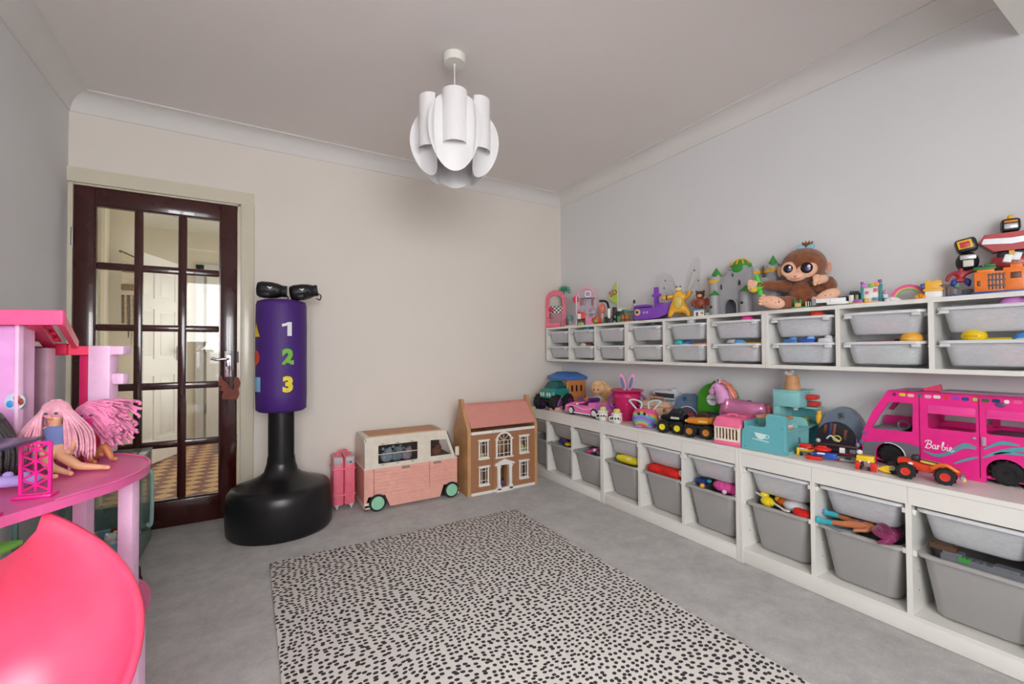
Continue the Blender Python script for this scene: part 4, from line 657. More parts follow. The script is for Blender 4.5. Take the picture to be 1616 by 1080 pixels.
brickthing('brick_kiosk', 'black and teal building-brick kiosk beside the purple boat', (-0.135, -0.945, T), -52, [('block', '16181c', [(-0.03, 0, 0.042, 0.055, 0.05, 0.084)]), ('canopy', '2a8c84', [(0.01, -0.004, 0.088, 0.05, 0.035, 0.014), (0.045, -0.004, 0.08, 0.04, 0.03, 0.012)]), ('door', '2c9460', [(-0.03, -0.03, 0.024, 0.03, 0.012, 0.045)])])
for dy, lb in ((-0.965, 'orange brown toy barrel under the teal canopy, left of two'), (-1.005, 'orange brown toy barrel under the teal canopy, right of two')):
    t = thing('toy_barrel', lb, 'toy', (-0.165, dy, T), -50, 'little barrels'); B().lathe([(0.001, 0), (0.016, 0), (0.02, 0.026), (0.016, 0.052), (0.001, 0.052)], 16).o('staves', mat('barrel_orange', (186, 108, 40), 0.4, noise=0.2), t); B().lathe([(0.0195, 0.012), (0.0205, 0.016), (0.0205, 0.02), (0.0195, 0.022)], 16).o('hoop', K('6a3c18'), t)
brickthing('toy_lantern', 'black and clear toy lantern post behind the barrels', (-0.10, -1.015, T), -50, [('post', '1c2420', [(0, 0, 0.05, 0.007, 0.1)]), ('lamp', 'b8c0bc', [(0, 0, 0.118, 0.011, 0.035)]), ('cap', '18181c', [(0, 0, 0.15, 0.016, 0.016, 0.026)]), ('leaf', '2c7c44', [(0.004, -0.006, 0.094, (0.012, 0.01, 0.012))])])
# purple boat
sh = thing('toy_boat', 'purple toy boat with a square mast on the wall shelf', 'toy boat', (-0.125, -1.225, T), -84)
m_pur = K('8a4cc0', 0.4)
B().loft([[(x, q[0] * w, z0 + (q[1] + 0.5) * hh) for q in ((-0.5, -0.5), (0.5, -0.5), (0.6, 0.5), (-0.6, 0.5))] for x, w, z0, hh in ((-0.145, 0.07, 0.008, 0.085), (-0.06, 0.09, 0.008, 0.075), (0.05, 0.088, 0.012, 0.075), (0.115, 0.05, 0.035, 0.075), (0.15, 0.012, 0.055, 0.065))]).o('hull', m_pur, sh)
B().box((-0.095, 0, 0.104), (0.10, 0.085, 0.018), bev=0.004).o('stern_deck', m_pur, sh); B().box((0.055, 0, 0.10), (0.06, 0.06, 0.03), bev=0.01).o('fore_deck', m_pur, sh); B().box((0.015, 0, 0.155), (0.028, 0.024, 0.145), bev=0.003).box((0.015, 0, 0.172), (0.058, 0.026, 0.02), bev=0.003).o('mast', m_pur, sh)
B().cyl((-0.105, -0.05, 0.06), 0.024, 0.008, 'y', 8).o('sun_badge', K('e8c89c'), sh); B().cyl((-0.105, -0.055, 0.06), 0.01, 0.006, 'y', 12).o('porthole', K('4a3020'), sh)
for x in (-0.05, -0.025): B().cyl((x, -0.05, 0.055), 0.008, 0.006, 'y', 12).o('porthole', K('c8b0e4'), sh)
B().box((0.03, 0, 0.006), (0.15, 0.05, 0.012), bev=0.003).o('keel', K('2c2440'), sh); B().ell((0.155, 0, 0.1), 0.014).o('bow_cap', K('1c1a20'), sh)
# fairy wings
m_wing = film('clear_wing_film', (226, 222, 224), 0.16, 0.15)
fw = thing('fairy_wings', 'pair of clear veined fairy wings leaning on the wall behind the toys', 'toy wings', (-0.03, -1.36, T), -78)
def wing(pts, veins, spots):
    w_ = B().plate([tuple(p)[:2] for p in bez([(a, b, 0) for a, b in pts], 5)[:-1]], (), 0.002, 'y').o('wing', m_wing, fw)
    v_ = B()
    for q in veins: v_.tube(bez([(a, -0.001, b) for a, b in q], 4), 0.0013, 5)
    v_.o('wing_veins', K('9a9296', 0.5), w_)
    for a, b in spots: B().ell((a, -0.001, b), (0.007, 0.002, 0.008), u=10, v=6).o('wing_spot', K('8a8488'), w_)
wing([(0.0, 0.02), (-0.08, 0.12), (-0.165, 0.23), (-0.17, 0.30), (-0.13, 0.335), (-0.07, 0.31), (-0.03, 0.22), (0.0, 0.10), (0.0, 0.02)], [[(0, 0.05), (-0.06, 0.15), (-0.11, 0.20)], [(-0.01, 0.1), (-0.06, 0.2), (-0.09, 0.21)], [(-0.02, 0.17), (-0.05, 0.26), (-0.08, 0.27)], [(-0.03, 0.22), (-0.055, 0.29), (-0.085, 0.305)]], [(-0.105, 0.275), (-0.115, 0.225)])
wing([(0.01, 0.02), (0.03, 0.15), (0.05, 0.30), (0.10, 0.405), (0.145, 0.375), (0.155, 0.27), (0.12, 0.14), (0.01, 0.02)], [[(0.03, 0.12), (0.06, 0.24), (0.085, 0.31)], [(0.03, 0.12), (0.09, 0.22), (0.12, 0.27)]], [(0.10, 0.32), (0.125, 0.25)])
B().tube([(0, 0, 0.0), (0.005, 0, 0.06)], 0.004).o('harness', K('c8c0c4'), fw)
# plain yellow toy dinosaur
dn = thing('toy_dinosaur', 'plain yellow toy dinosaur standing before the clear wings', 'toy', (-0.14, -1.435, T), -58, None)
m_yd = K('eeb02c', 0.45)
skin_mesh('body', [(0, 0, 0.075, 0.032, 0.028), (0, 0, 0.115, 0.038, 0.032), (0, 0.0, 0.148, 0.026), (0.004, -0.008, 0.172, 0.014), (0.004, -0.012, 0.19, 0.026, 0.024), (-0.038, -0.005, 0.055, 0.025), (-0.05, -0.012, 0.025, 0.016), (-0.052, -0.03, 0.009, 0.013), (0.04, -0.005, 0.055, 0.027), (0.062, -0.012, 0.028, 0.017), (0.064, -0.03, 0.009, 0.013), (-0.05, -0.004, 0.142, 0.013), (-0.085, -0.012, 0.137, 0.017), (-0.105, -0.02, 0.132, 0.013), (0.05, -0.004, 0.135, 0.016), (0.066, -0.02, 0.15, 0.016), (0.07, -0.03, 0.175, 0.014), (0.0, 0.04, 0.05, 0.018), (0.01, 0.07, 0.02, 0.008)],
          [(0, 1), (1, 2), (2, 3), (3, 4), (0, 5), (5, 6), (6, 7), (0, 8), (8, 9), (9, 10), (2, 11), (11, 12), (12, 13), (2, 14), (14, 15), (15, 16), (0, 17), (17, 18)], m_yd, dn)
B().ell((0, -0.03, 0.1), (0.028, 0.012, 0.042)).o('belly', K('d8bc5c'), dn); B().ell((0.004, -0.035, 0.184), (0.02, 0.012, 0.012)).o('muzzle', K('f0dca0'), dn)
for s_ in (-1, 1): B().ell((0.004 + s_ * 0.011, -0.033, 0.202), 0.0045, u=10, v=6).o('eye', K('18181a'), dn)
for x, z in ((-0.07, 0.139), (0.068, 0.162)): B().cyl((x, -0.014, z), 0.0178, 0.006, 'x' if x < 0 else 'z', 14).o('wrist_band', K('2a2420'), dn)
# plain brown bear figure on a small brick house
hs = brickthing('brick_house', 'tiny white building-brick house with blue roof beside the dinosaur', (-0.12, -1.583, T), -62, [('walls', 'ece8de', [(-0.008, 0, 0.02, 0.06, 0.05, 0.038)]), ('roof', '4a94c0', [(-0.008, 0, 0.044, 0.066, 0.056, 0.01)]), ('door', '5a4a40', [(-0.018, -0.026, 0.016, 0.012, 0.004, 0.026)]), ('window', 'd08a40', [(0.01, -0.026, 0.022, 0.014, 0.004, 0.016)]), ('hedge', 'b8c89c', [(0.04, -0.005, 0.012, 0.025, 0.03, 0.024)])], group=None)
br = thing('toy_bear', 'plain brown toy bear seated on the tiny brick house', 'toy', (-0.12, -1.583, T + 0.0495), -62)
m_brn2 = mat('brown_toy_vinyl', (150, 70, 44), 0.5, noise=0.1)
B().ell((0, 0, 0.036), (0.034, 0.03, 0.036)).ell((-0.02, -0.022, 0.012), (0.014, 0.02, 0.012)).ell((0.022, -0.022, 0.012), (0.014, 0.02, 0.012)).o('body', m_brn2, br); B().ell((-0.002, -0.004, 0.088), (0.026, 0.024, 0.024)).ell((-0.022, 0, 0.108), 0.008).ell((0.018, 0, 0.108), 0.008).o('head', mat('dark_brown_vinyl', (92, 44, 30), 0.5), br)
B().ell((-0.003, -0.024, 0.08), (0.015, 0.009, 0.011)).o('muzzle', K('d8a880'), br)
for s_ in (-1, 1): B().ell((-0.003 + s_ * 0.009, -0.026, 0.094), 0.003, u=8, v=6).o('eye', K('101012'), br); B().tube([(s_ * 0.03, 0, 0.058), (s_ * 0.048, -0.01, 0.04), (s_ * 0.046, -0.018, 0.02)], [0.012, 0.011, 0.009], 8).o('arm', m_brn2, br)
# toy castle
ct = thing('toy_castle', 'grey toy castle with green cone roofs and gold bands', 'toy castle', (-0.092, -1.852, T), -90)
m_cg = mat('castle_grey_plastic', (168, 168, 172), 0.45, noise=0.05, scale=20); m_cgr = K('3c9440', 0.5); m_gold = K('eeb820', 0.4); m_cb = K('141416', 0.6)
def tower(x, y, r, zt, cone, band=True):
    B().cyl((x, y, zt / 2), r, zt, seg=28).o('tower', m_cg, ct)
    if band:
        b_ = B().cyl((x, y, zt + 0.008), r * 1.12, 0.016, seg=28)
        for k in range(14): a = k * 2 * PI / 14; b_.cyl((x + r * 1.12 * math.cos(a), y + r * 1.12 * math.sin(a), zt + 0.006), 0.006, 0.012, rot=(PI, 0, 0), r2=0.001, seg=6)
        b_.o('gold_band', m_gold, ct)
        c_ = B().cyl((x, y, zt + 0.024), r * 1.2, 0.016, seg=28)
        for k in range(8): a = k * 2 * PI / 8; c_.box((x + r * 1.08 * math.cos(a), y + r * 1.08 * math.sin(a), zt + 0.036), (0.012, 0.012, 0.01), (0, 0, a))
        c_.o('battlement', m_cg, ct)
    if cone: B().cyl((x, y, zt + (0.032 if band else 0) + cone / 2), r * (0.9 if band else 1.16), cone, r2=0.0005, seg=24).o('cone_roof', m_cgr, ct)
tower(-0.178, 0.0, 0.043, 0.20, 0.062); tower(0.155, 0.01, 0.036, 0.215, 0.062); tower(0.045, 0.03, 0.034, 0.222, 0)
tower(-0.158, -0.05, 0.025, 0.118, 0.035, False); tower(0.035, -0.05, 0.03, 0.122, 0.038, False)
mo = [(-0.15, 0), (0.06, 0), (0.06, 0.235), (0.055, 0.255), (0.02, 0.262), (-0.03, 0.262), (-0.085, 0.255), (-0.092, 0.24), (-0.15, 0.20)]
def pwin(x, z, w, h): return [(x - w / 2, z), (x + w / 2, z), (x + w / 2, z + h * 0.65), (x, z + h), (x - w / 2, z + h * 0.65)]
holes = [archpts(0.085, 0.088, 12, 0.001, -0.07), pwin(-0.128, 0.152, 0.018, 0.034), pwin(-0.015, 0.165, 0.02, 0.036), pwin(-0.055, 0.218, 0.015, 0.026)]
B().plate(mo, holes, 0.02, 'y', -0.035).o('front_wall', m_cg, ct); B().plate(mo, (), 0.004, 'y', 0.03).o('back_wall', mat('castle_inner_grey', (120, 120, 126), 0.6), ct)
for h_ in holes[1:]: B().plate(h_, (), 0.003, 'y', -0.018).o('dark_window', m_cb, ct)
B().plate(archpts(0.105, 0.098, 12, 0.001, -0.07), [archpts(0.086, 0.0885, 12, 0.0012, -0.07)], 0.008, 'y', -0.042).o('gate_surround', m_cg, ct); B().box((-0.03, -0.02, 0.266), (0.125, 0.035, 0.012), bev=0.004).o('parapet', m_cg, ct)
dm = B().ell((-0.022, 0.0, 0.268), (0.062, 0.045, 0.048), u=24).o('dome', m_cgr, ct)
for k in range(5): B().tube([(-0.022 + (0.064 * math.cos(R(20 + j * 14)) * math.cos(R(-72 + 36 * k + 90)) ), -0.047 * math.cos(R(20 + j * 14)) * abs(math.sin(R(-72 + 36 * k + 90))), 0.268 + 0.05 * math.sin(R(20 + j * 14))) for j in range(6)], 0.0045, 6).o('gold_rib', m_gold, dm)
B().box((0.12, 0.0, 0.095), (0.14, 0.05, 0.19), bev=0.002).box((0.075, 0.0, 0.2), (0.03, 0.05, 0.02)).o('side_wall', m_cg, ct)
for x, y, z in ((-0.164, -0.0745, 0.05), (0.03, -0.08, 0.058), (0.10, -0.026, 0.05)): B().box((x, y, z), (0.012, 0.008, 0.012)).o('dark_window', m_cb, ct)
for z in (0.11, 0.13): B().box((-0.196 + 0.01 * (z > 0.12), -0.032, z), (0.005, 0.006, 0.05)).o('arrow_slit', m_cb, ct)
# plush monkey
mk = thing('plush_monkey', 'brown plush monkey with a blue bow sitting on the wall shelf', 'soft toy', (-0.11, -2.16, T), -63)
m_fur = mat('brown_plush_fur', (138, 78, 44), 0.95, noise=0.3, scale=45, bump=1.0, sheen=0.4); m_peach = mat('peach_vinyl', (236, 184, 154), 0.5, noise=0.03)
B().ell((0.0, 0.0, 0.075), (0.062, 0.055, 0.078)).o('body', m_fur, mk)
B().ell((0.012, -0.01, 0.222), (0.098, 0.085, 0.088), u=28, v=18).o('head', m_fur, mk, sharp=2)
fc = B(); 
for x, z, rx, rz in ((-0.052, 0.197, 0.036, 0.04), (0.022, 0.194, 0.046, 0.044), (-0.022, 0.162, 0.044, 0.026)): fc.ell((x, -0.076, z), (rx, 0.022, rz), u=20)
fc.o('face', m_peach, mk)
for x, z, r in ((-0.055, 0.2, 0.021), (0.022, 0.197, 0.026)):
    e = B().ell((x, -0.094, z), (r, 0.01, r * 1.05), u=20).o('eye', K('14121a', 0.08), mk); B().ell((x + r * 0.35, -0.103, z + 0.005), (r * 0.28, 0.003, r * 0.32), u=10, v=8).o('catchlight', K('e8e8f4', 0.1), e); B().ell((x + 0.006, -0.1015, z - 0.006), (r * 0.5, 0.003, r * 0.45), u=10, v=8).o('iris', K('5a4a7a', 0.1), e)
B().ell((-0.026, -0.098, 0.158), (0.007, 0.004, 0.005)).o('nose', K('c87c64'), mk); B().tube(bez([(-0.045, -0.096, 0.150), (-0.026, -0.0985, 0.146), (-0.006, -0.096, 0.150)]), 0.0012, 5).o('mouth', K('a05a48'), mk)
B().ell((0.112, 0.0, 0.205), (0.018, 0.014, 0.034), (0, 0.15, 0)).o('ear', m_peach, mk); B().ell((0.116, -0.012, 0.205), (0.009, 0.004, 0.022), (0, 0.15, 0)).o('ear_fold', K('d89a80'), mk); B().ell((-0.09, 0.02, 0.205), (0.014, 0.014, 0.03)).o('ear', m_peach, mk)
B().tube(bez([(-0.05, -0.01, 0.122), (-0.10, -0.025, 0.128), (-0.16, -0.035, 0.132), (-0.195, -0.04, 0.138)], 5), [0.03] * 5 + [0.026] * 5 + [0.021] * 5 + [0.017], 12).o('arm', m_fur, mk)
B().tube(bez([(0.05, -0.01, 0.115), (0.095, -0.02, 0.10), (0.118, -0.035, 0.108), (0.10, -0.06, 0.132)], 5), [0.03] * 5 + [0.032] * 5 + [0.03] * 5 + [0.022], 12).o('arm', m_fur, mk)
def hand(x, y, z, dx, dz):
    b = B().ell((x, y, z), (0.027, 0.018, 0.022))
    for k in range(4): b.tube(bez([(x + dx * 0.5, y - 0.004, z + (k - 1.5) * 0.011), (x + dx, y - 0.012, z + (k - 1.5) * 0.012 + dz * 0.3), (x + dx * 1.25, y - 0.01, z + (k - 1.5) * 0.011 + dz)], 3), [0.0085] * 6 + [0.006], 8)
    b.tube([(x, y - 0.012, z - 0.012), (x + dx * 0.7, y - 0.022, z - 0.026)], [0.009, 0.006], 8)
    b.o('hand', m_peach, mk)
hand(-0.208, -0.042, 0.142, -0.02, -0.008); hand(0.083, -0.076, 0.138, -0.026, -0.01)
B().tube(bez([(-0.03, -0.01, 0.035), (-0.075, -0.05, 0.034), (-0.12, -0.075, 0.036)], 4), [0.036] * 4 + [0.034] * 4 + [0.026], 12).o('leg', m_fur, mk); B().tube(bez([(0.035, -0.01, 0.035), (0.075, -0.05, 0.034), (0.095, -0.07, 0.04)], 4), [0.036] * 4 + [0.032] * 4 + [0.024], 12).o('leg', m_fur, mk)
def foot(x, y, z, ang):
    M0 = Matrix.Translation((x, y, z)) @ Matrix.Rotation(ang, 4, 'Y'); b = B(M0).ell((0.006, 0, 0), (0.056, 0.014, 0.032), u=20)
    for k in range(4): b.ell((-0.05 + 0.004 * abs(k - 1.5), 0, 0.022 - 0.0145 * k), (0.012, 0.011, 0.0085), u=12, v=8)
    b.o('foot', m_peach, mk)
    for q in ((0, 0.008), (0.02, 0.0), (-0.02, -0.006)): B(M0).ell((q[0], -0.0135, q[1]), (0.0025, 0.001, 0.0025), u=8, v=6).o('sole_stitch', K('7a4a38'), mk)
foot(-0.13, -0.088, 0.039, 0.3); foot(0.098, -0.084, 0.048, -0.5)
for s_ in (-1, 1): B().ell((0.022 + s_ * 0.02, -0.02, 0.312), (0.02, 0.01, 0.013), (0, s_ * -0.3, 0)).o('bow_loop', K('8cc4d8', 0.5), mk)
tf = B()
for k in range(10): a = k * 2 * PI / 10; tf.tube([(0.026 + 0.006 * math.cos(a), -0.01 + 0.006 * math.sin(a), 0.305), (0.028 + 0.016 * math.cos(a), -0.01 + 0.012 * math.sin(a), 0.33), (0.03 + 0.026 * math.cos(a), -0.01 + 0.02 * math.sin(a), 0.338 + 0.008 * math.sin(3 * a))], [0.008, 0.006, 0.001], 6)
tf.o('hair_tuft', m_fur, mk)
bn = thing('toy_banana', 'lime green and yellow toy held out in the monkey hand', 'toy', (-0.232, -2.0, T + 0.125), -63)
B().ell((-0.012, 0, 0), (0.028, 0.014, 0.026)).o('fruit', K('f0c820'), bn); B().cyl((0.015, -0.012, 0.008), 0.02, 0.014, 'y', 20).o('centre', K('4cd438'), bn); B().ell((0.006, -0.01, 0.042), (0.012, 0.009, 0.026), (0, -0.35, 0)).ell((0.018, -0.01, -0.03), (0.012, 0.009, 0.024), (0, -0.1, 0)).o('peel', K('4cd438'), bn); B().cyl((0.015, -0.02, 0.008), 0.006, 0.006, 'y', 12).o('button', K('2ca828'), bn)
# small brick builds
brickthing('brick_garden', 'small green building-brick garden by the monkey feet', (-0.185, -2.205, T), -66, [('base', '4aa048', [(0, 0, 0.004, 0.10, 0.03, 0.007)]), ('hedge', '2f8a3a', [(-0.03, 0.004, 0.02, 0.018, 0.02, 0.03), (-0.038, 0.0, 0.042, 0.004, 0.004, 0.02), (-0.012, 0.004, 0.034, 0.01, 0.01, 0.02)]), ('crate', 'e0b070', [(-0.022, -0.008, 0.016, 0.026, 0.016, 0.018)]), ('fence', 'ece8e0', [(0.012 + 0.009 * k, -0.01, 0.018, 0.005, 0.008, 0.026) for k in range(4)]), ('flower', 'b8d428', [(0.045, -0.004, 0.02, 0.008, 0.02, 0.026)])])
brickthing('brick_ship', 'flat white building-brick vehicle with grey nose', (-0.175, -2.32, T), -68, [('deck', 'ecebea', [(0.0, 0, 0.026, 0.115, 0.045, 0.02), (0.03, 0, 0.012, 0.09, 0.05, 0.012)]), ('belly', '2c3034', [(0, 0, 0.004, 0.12, 0.04, 0.007)]), ('nose', '8a9296', [(-0.065, 0, 0.02, 0.018, 0.03, 0.03)]), ('stripe', 'c8c4c2', [(0.0, -0.023, 0.026, 0.002, 0.002, 0.018)])])
brickthing('brick_ship', 'low black building-brick spaceship behind the white one', (-0.06, -2.37, T), -68, [('wing', '26282c', [(0, 0, 0.042, 0.13, 0.05, 0.012), (0.02, 0, 0.054, 0.08, 0.04, 0.014)]), ('cockpit', '4a4e54', [(0.0, -0.01, 0.064, 0.035, 0.03, 0.012)]), ('stand', '303338', [(-0.02, 0, 0.018, 0.02, 0.03, 0.036), (0.04, 0, 0.018, 0.02, 0.03, 0.036)])])
brickthing('brick_figure', 'tiny cream and olive building-brick figure', (-0.165, -2.408, T), -69, [('body', 'e0dccc', [(-0.008, 0, 0.024, 0.018, 0.014, 0.04)]), ('pack', '8a8a5c', [(0.012, 0.0, 0.026, 0.012, 0.012, 0.036)]), ('foot', 'b04870', [(0.0, -0.006, 0.003, 0.035, 0.02, 0.006)])])
brickthing('brick_shop', 'colourful building-brick shop with teal sides on an orange base', (-0.14, -2.462, T), -70, [('base', 'f0952c', [(-0.012, -0.012, 0.003, 0.105, 0.06, 0.006)]), ('wall', 'f0ece6', [(0.004, 0.008, 0.042, 0.055, 0.02, 0.072)]), ('side', '2a8c88', [(-0.028, 0.006, 0.044, 0.012, 0.03, 0.076), (0.036, 0.006, 0.046, 0.014, 0.03, 0.08)]), ('awning', 'c878d0', [(-0.02, -0.006, 0.083, 0.018, 0.02, 0.02)]), ('awning', '7cb83c', [(0.002, -0.006, 0.081, 0.018, 0.02, 0.016)]), ('awning', 'f09030', [(0.022, -0.006, 0.085, 0.018, 0.02, 0.016)]), ('finial', '7a4a94', [(-0.028, 0, 0.094, 0.012, 0.014, 0.012), (0.034, 0, 0.098, 0.014, 0.014, 0.014)]), ('window', 'd86a94', [(-0.012, -0.005, 0.05, 0.012, 0.006, 0.012), (0.018, -0.005, 0.06, 0.014, 0.006, 0.016)]), ('counter', '5a94b8', [(0.018, -0.01, 0.02, 0.02, 0.014, 0.012)]), ('pot', 'e8c83c', [(-0.014, -0.03, 0.014, 0.008, 0.016)]), ('car', '8a5ac0', [(-0.042, -0.024, 0.012, 0.03, 0.016, 0.014)])])
brickthing('brick_figure', 'tiny lilac and blue building-brick figure beside the colourful shop', (-0.14, -2.518, T), -71, [('legs', '4a5a9c', [(0, 0, 0.01, 0.02, 0.014, 0.02)]), ('body', 'd8dce8', [(0, 0, 0.028, 0.016, 0.012, 0.018)]), ('hair', 'e0a8cc', [(0, 0, 0.046, (0.01, 0.009, 0.011))])])
rb = thing('brick_rainbow', 'pink and green toy rainbow arch rising from white clouds', 'toy', (-0.13, -2.592, T), -71)
for r_, c in ((0.056, 'f0689c'), (0.050, 'f0709c'), (0.044, 'f4c88c'), (0.038, '7cb874')): B().tube([(r_ * math.cos(R(a)), 0, 0.012 + r_ * math.sin(R(a))) for a in range(0, 181, 12)], 0.0032, 8).o('arc', K(c), rb)
for x in (-0.052, 0.045): B().ell((x, -0.004, 0.01), (0.02, 0.014, 0.012)).ell((x + 0.014, -0.006, 0.008), (0.014, 0.012, 0.009)).ell((x - 0.014, -0.004, 0.008), (0.014, 0.012, 0.009)).o('cloud', K('eeeeF0'.lower()), rb)
brickthing('toy_sun', 'small orange flower toy at the rainbow foot', (-0.165, -2.64, T), -71, [('petals', 'f0a82c', [(0, 0, 0.012, (0.016, 0.01, 0.012)), (-0.01, -0.004, 0.01, (0.008, 0.008, 0.008)), (0.01, -0.004, 0.01, (0.008, 0.008, 0.008))]), ('centre', 'd87c1c', [(0, -0.01, 0.013, (0.006, 0.004, 0.006))])])
brickthing('brick_cube', 'yellow building-brick block stacked on a white block', (-0.14, -2.672, T), -72, [('white_base', 'ecebe8', [(0.002, 0, 0.016, 0.052, 0.04, 0.03)]), ('yellow_block', 'f0b42c', [(0.002, 0, 0.052, 0.05, 0.04, 0.04), (0.002, 0, 0.036, 0.062, 0.044, 0.010)]), ('blue_side', '2c4c9c', [(-0.03, 0, 0.054, 0.012, 0.03, 0.02)]), ('stud', 'f4c448', [(-0.012, 0, 0.075, 0.006, 0.006), (0.014, 0, 0.075, 0.006, 0.006)])])
# brick ruin with a plain red and blue action figure
brickthing('brick_ruin', 'grey and brown building-brick ruin on a blue plate', (-0.14, -2.752, T), -74, [('base', '2c5ca8', [(0.005, 0, 0.004, 0.085, 0.06, 0.008)]), ('stone', '6a6460', [(-0.02, 0.01, 0.03, 0.025, 0.03, 0.045), (0.022, 0.012, 0.018, 0.03, 0.026, 0.02)]), ('timber', '5a4038', [(-0.034, -0.006, 0.026, 0.012, 0.02, 0.04)]), ('green', '4a7a5c', [(-0.008, -0.01, 0.045, 0.012, 0.014, 0.02)]), ('rail', '8a3440', [(-0.045, -0.01, 0.05, 0.02, 0.004, 0.004)])])
af = thing('action_figure', 'small red and blue jointed action figure crouching on the brick ruin', 'toy figure', (-0.14, -2.752, T + 0.042), -74)
skin_mesh('body', [(0.004, 0, 0.022, 0.011), (0.004, 0, 0.045, 0.016, 0.012), (0.004, -0.002, 0.062, 0.006), (0.004, -0.003, 0.071, 0.009), (-0.016, -0.01, 0.024, 0.009), (-0.02, -0.006, 0.0, 0.006), (0.022, -0.01, 0.024, 0.009), (0.026, -0.004, -0.004, 0.006), (-0.018, 0, 0.054, 0.008), (-0.032, -0.008, 0.038, 0.007), (-0.036, -0.01, 0.02, 0.006), (0.026, 0, 0.052, 0.008), (0.045, -0.006, 0.058, 0.007), (0.064, -0.008, 0.068, 0.006)],
          [(0, 1), (1, 2), (2, 3), (0, 4), (4, 5), (0, 6), (6, 7), (1, 8), (8, 9), (9, 10), (1, 11), (11, 12), (12, 13)], K('a82434', 0.4), af)
for s_ in (-0.016, 0.022): B().ell((s_, -0.012, 0.014), (0.010, 0.009, 0.013)).o('leg_guard', K('2c44a8'), af)
B().tube([(0.045, -0.006, 0.058), (0.062, -0.008, 0.067)], 0.0085, 8).o('sleeve', K('2c3c90'), af)
oh = brickthing('brick_fort', 'orange building-brick fort with grey barred gate at right end of the shelf', (-0.163, -2.865, T), -76, [('base', '2c4c94', [(0, 0, 0.004, 0.145, 0.07, 0.008)]), ('wall', 'f07a1c', [(-0.028, 0, 0.045, 0.075, 0.04, 0.074), (-0.036, 0, 0.085, 0.045, 0.036, 0.012), (0.04, 0.004, 0.05, 0.065, 0.045, 0.084), (0.04, 0.004, 0.096, 0.03, 0.04, 0.014)]), ('gate', '54585c', [(-0.028 + 0.009 * k, -0.0215, 0.045, 0.004, 0.004, 0.06) for k in range(5)] + [(-0.01, -0.022, z, 0.044, 0.004, 0.005) for z in (0.03, 0.05, 0.07)]), ('window', '6a3418', [(0.038, -0.02, 0.062, 0.026, 0.004, 0.022), (-0.054, -0.021, 0.04, 0.008, 0.004, 0.02)]), ('stud', 'f07a1c', [(0.03 + 0.016 * k, 0.004, 0.106, 0.005, 0.006) for k in range(2)])])
tag(B(Matrix.Translation((-0.155, -2.835, T + 0.0925)) @ Matrix.Rotation(R(-76), 4, 'Z')).box((-0.01, 0.005, 0.006), (0.06, 0.03, 0.012), bev=0.003).box((0.004, 0.005, 0.017), (0.03, 0.024, 0.01), bev=0.003).o('brick_slab', K('2a7a34')), 'green building-brick slab on the orange fort roof', 'toy')
# plain red and black toy robot
ro = thing('toy_robot', 'large red and black toy robot standing behind the orange brick fort', 'toy robot', (-0.062, -2.875, T), -74)
m_rr = K('b8242c', 0.3); m_rk = K('1c1c20', 0.3); m_sil = mat('silver_plastic', (190, 190, 194), 0.3, metal=0.5)
for s_ in (-1, 1): B().box((s_ * 0.034, 0.0, 0.055), (0.045, 0.05, 0.10), bev=0.008).box((s_ * 0.036, -0.012, 0.012), (0.05, 0.075, 0.024), bev=0.006).o('leg', m_rk, ro)
B().box((0, 0, 0.122), (0.105, 0.05, 0.045), bev=0.01).o('hip', m_rr, ro); B().box((0, 0, 0.153), (0.07, 0.045, 0.028), bev=0.006).o('waist', m_rk, ro); B().box((0.0, -0.024, 0.156), (0.014, 0.004, 0.022)).o('belt_plate', m_gold, ro)
B().loft([[(-0.045, y, 0.165), (0.045, y, 0.165), (0.085, y, 0.205), (0.07, y, 0.232), (-0.07, y, 0.232), (-0.085, y, 0.205)] for y in (-0.032, 0.03)]).o('chest', m_rr, ro); B().plate([(-0.078, 0.196), (0.0, 0.188), (0.078, 0.196), (0.072, 0.216), (0.0, 0.21), (-0.072, 0.216)], (), 0.006, 'y', -0.037).o('chest_plate', m_sil, ro)
B().box((0, 0, 0.262), (0.052, 0.046, 0.05), bev=0.012).o('head', m_rk, ro); B().box((0.0, -0.023, 0.256), (0.036, 0.008, 0.02), bev=0.003).o('face_plate', m_sil, ro); B().box((0, -0.022, 0.274), (0.036, 0.008, 0.009), bev=0.003).o('visor', K('e88c20'), ro); B().box((0, 0, 0.293), (0.014, 0.03, 0.016), bev=0.004).o('crest', m_gold, ro)
for s_ in (-1, 1):
    sh_ = B().box((s_ * 0.118, 0, 0.205), (0.062, 0.05, 0.055), (0, s_ * 0.2, 0), bev=0.012).o('shoulder', m_rk, ro); B().box((s_ * 0.122, -0.026, 0.207), (0.042, 0.006, 0.034), (0, s_ * 0.2, 0), bev=0.003).o('shoulder_panel', m_gold, sh_); B().box((s_ * 0.122, -0.029, 0.205), (0.028, 0.005, 0.022), (0, s_ * 0.2, 0), bev=0.002).o('shoulder_inset', K('c8343c'), sh_)
    fa = B().ell((s_ * 0.116, -0.006, 0.138), (0.034, 0.028, 0.042)).o('forearm', m_rk, ro); B().box((s_ * 0.114, -0.03, 0.155), (0.046, 0.008, 0.02), bev=0.004).o('cuff', m_sil, fa); B().box((s_ * 0.114, -0.032, 0.13), (0.03, 0.006, 0.026), bev=0.004).o('knuckle_plate', K('dcd8c8'), fa)
tag(B(Matrix.Translation((-0.185, -2.866, T + 0.1105)) @ Matrix.Rotation(R(-76), 4, 'Z')).box((0.024, 0.008, 0.012), (0.022, 0.035, 0.028), (0, 0.3, 0), bev=0.003).box((0.046, 0.008, 0.017), (0.02, 0.035, 0.028), (0, 0.3, 0), bev=0.003).o('white_brick_slab', K('f0f0f2')), 'white building-brick panel resting on the orange fort', 'toy')
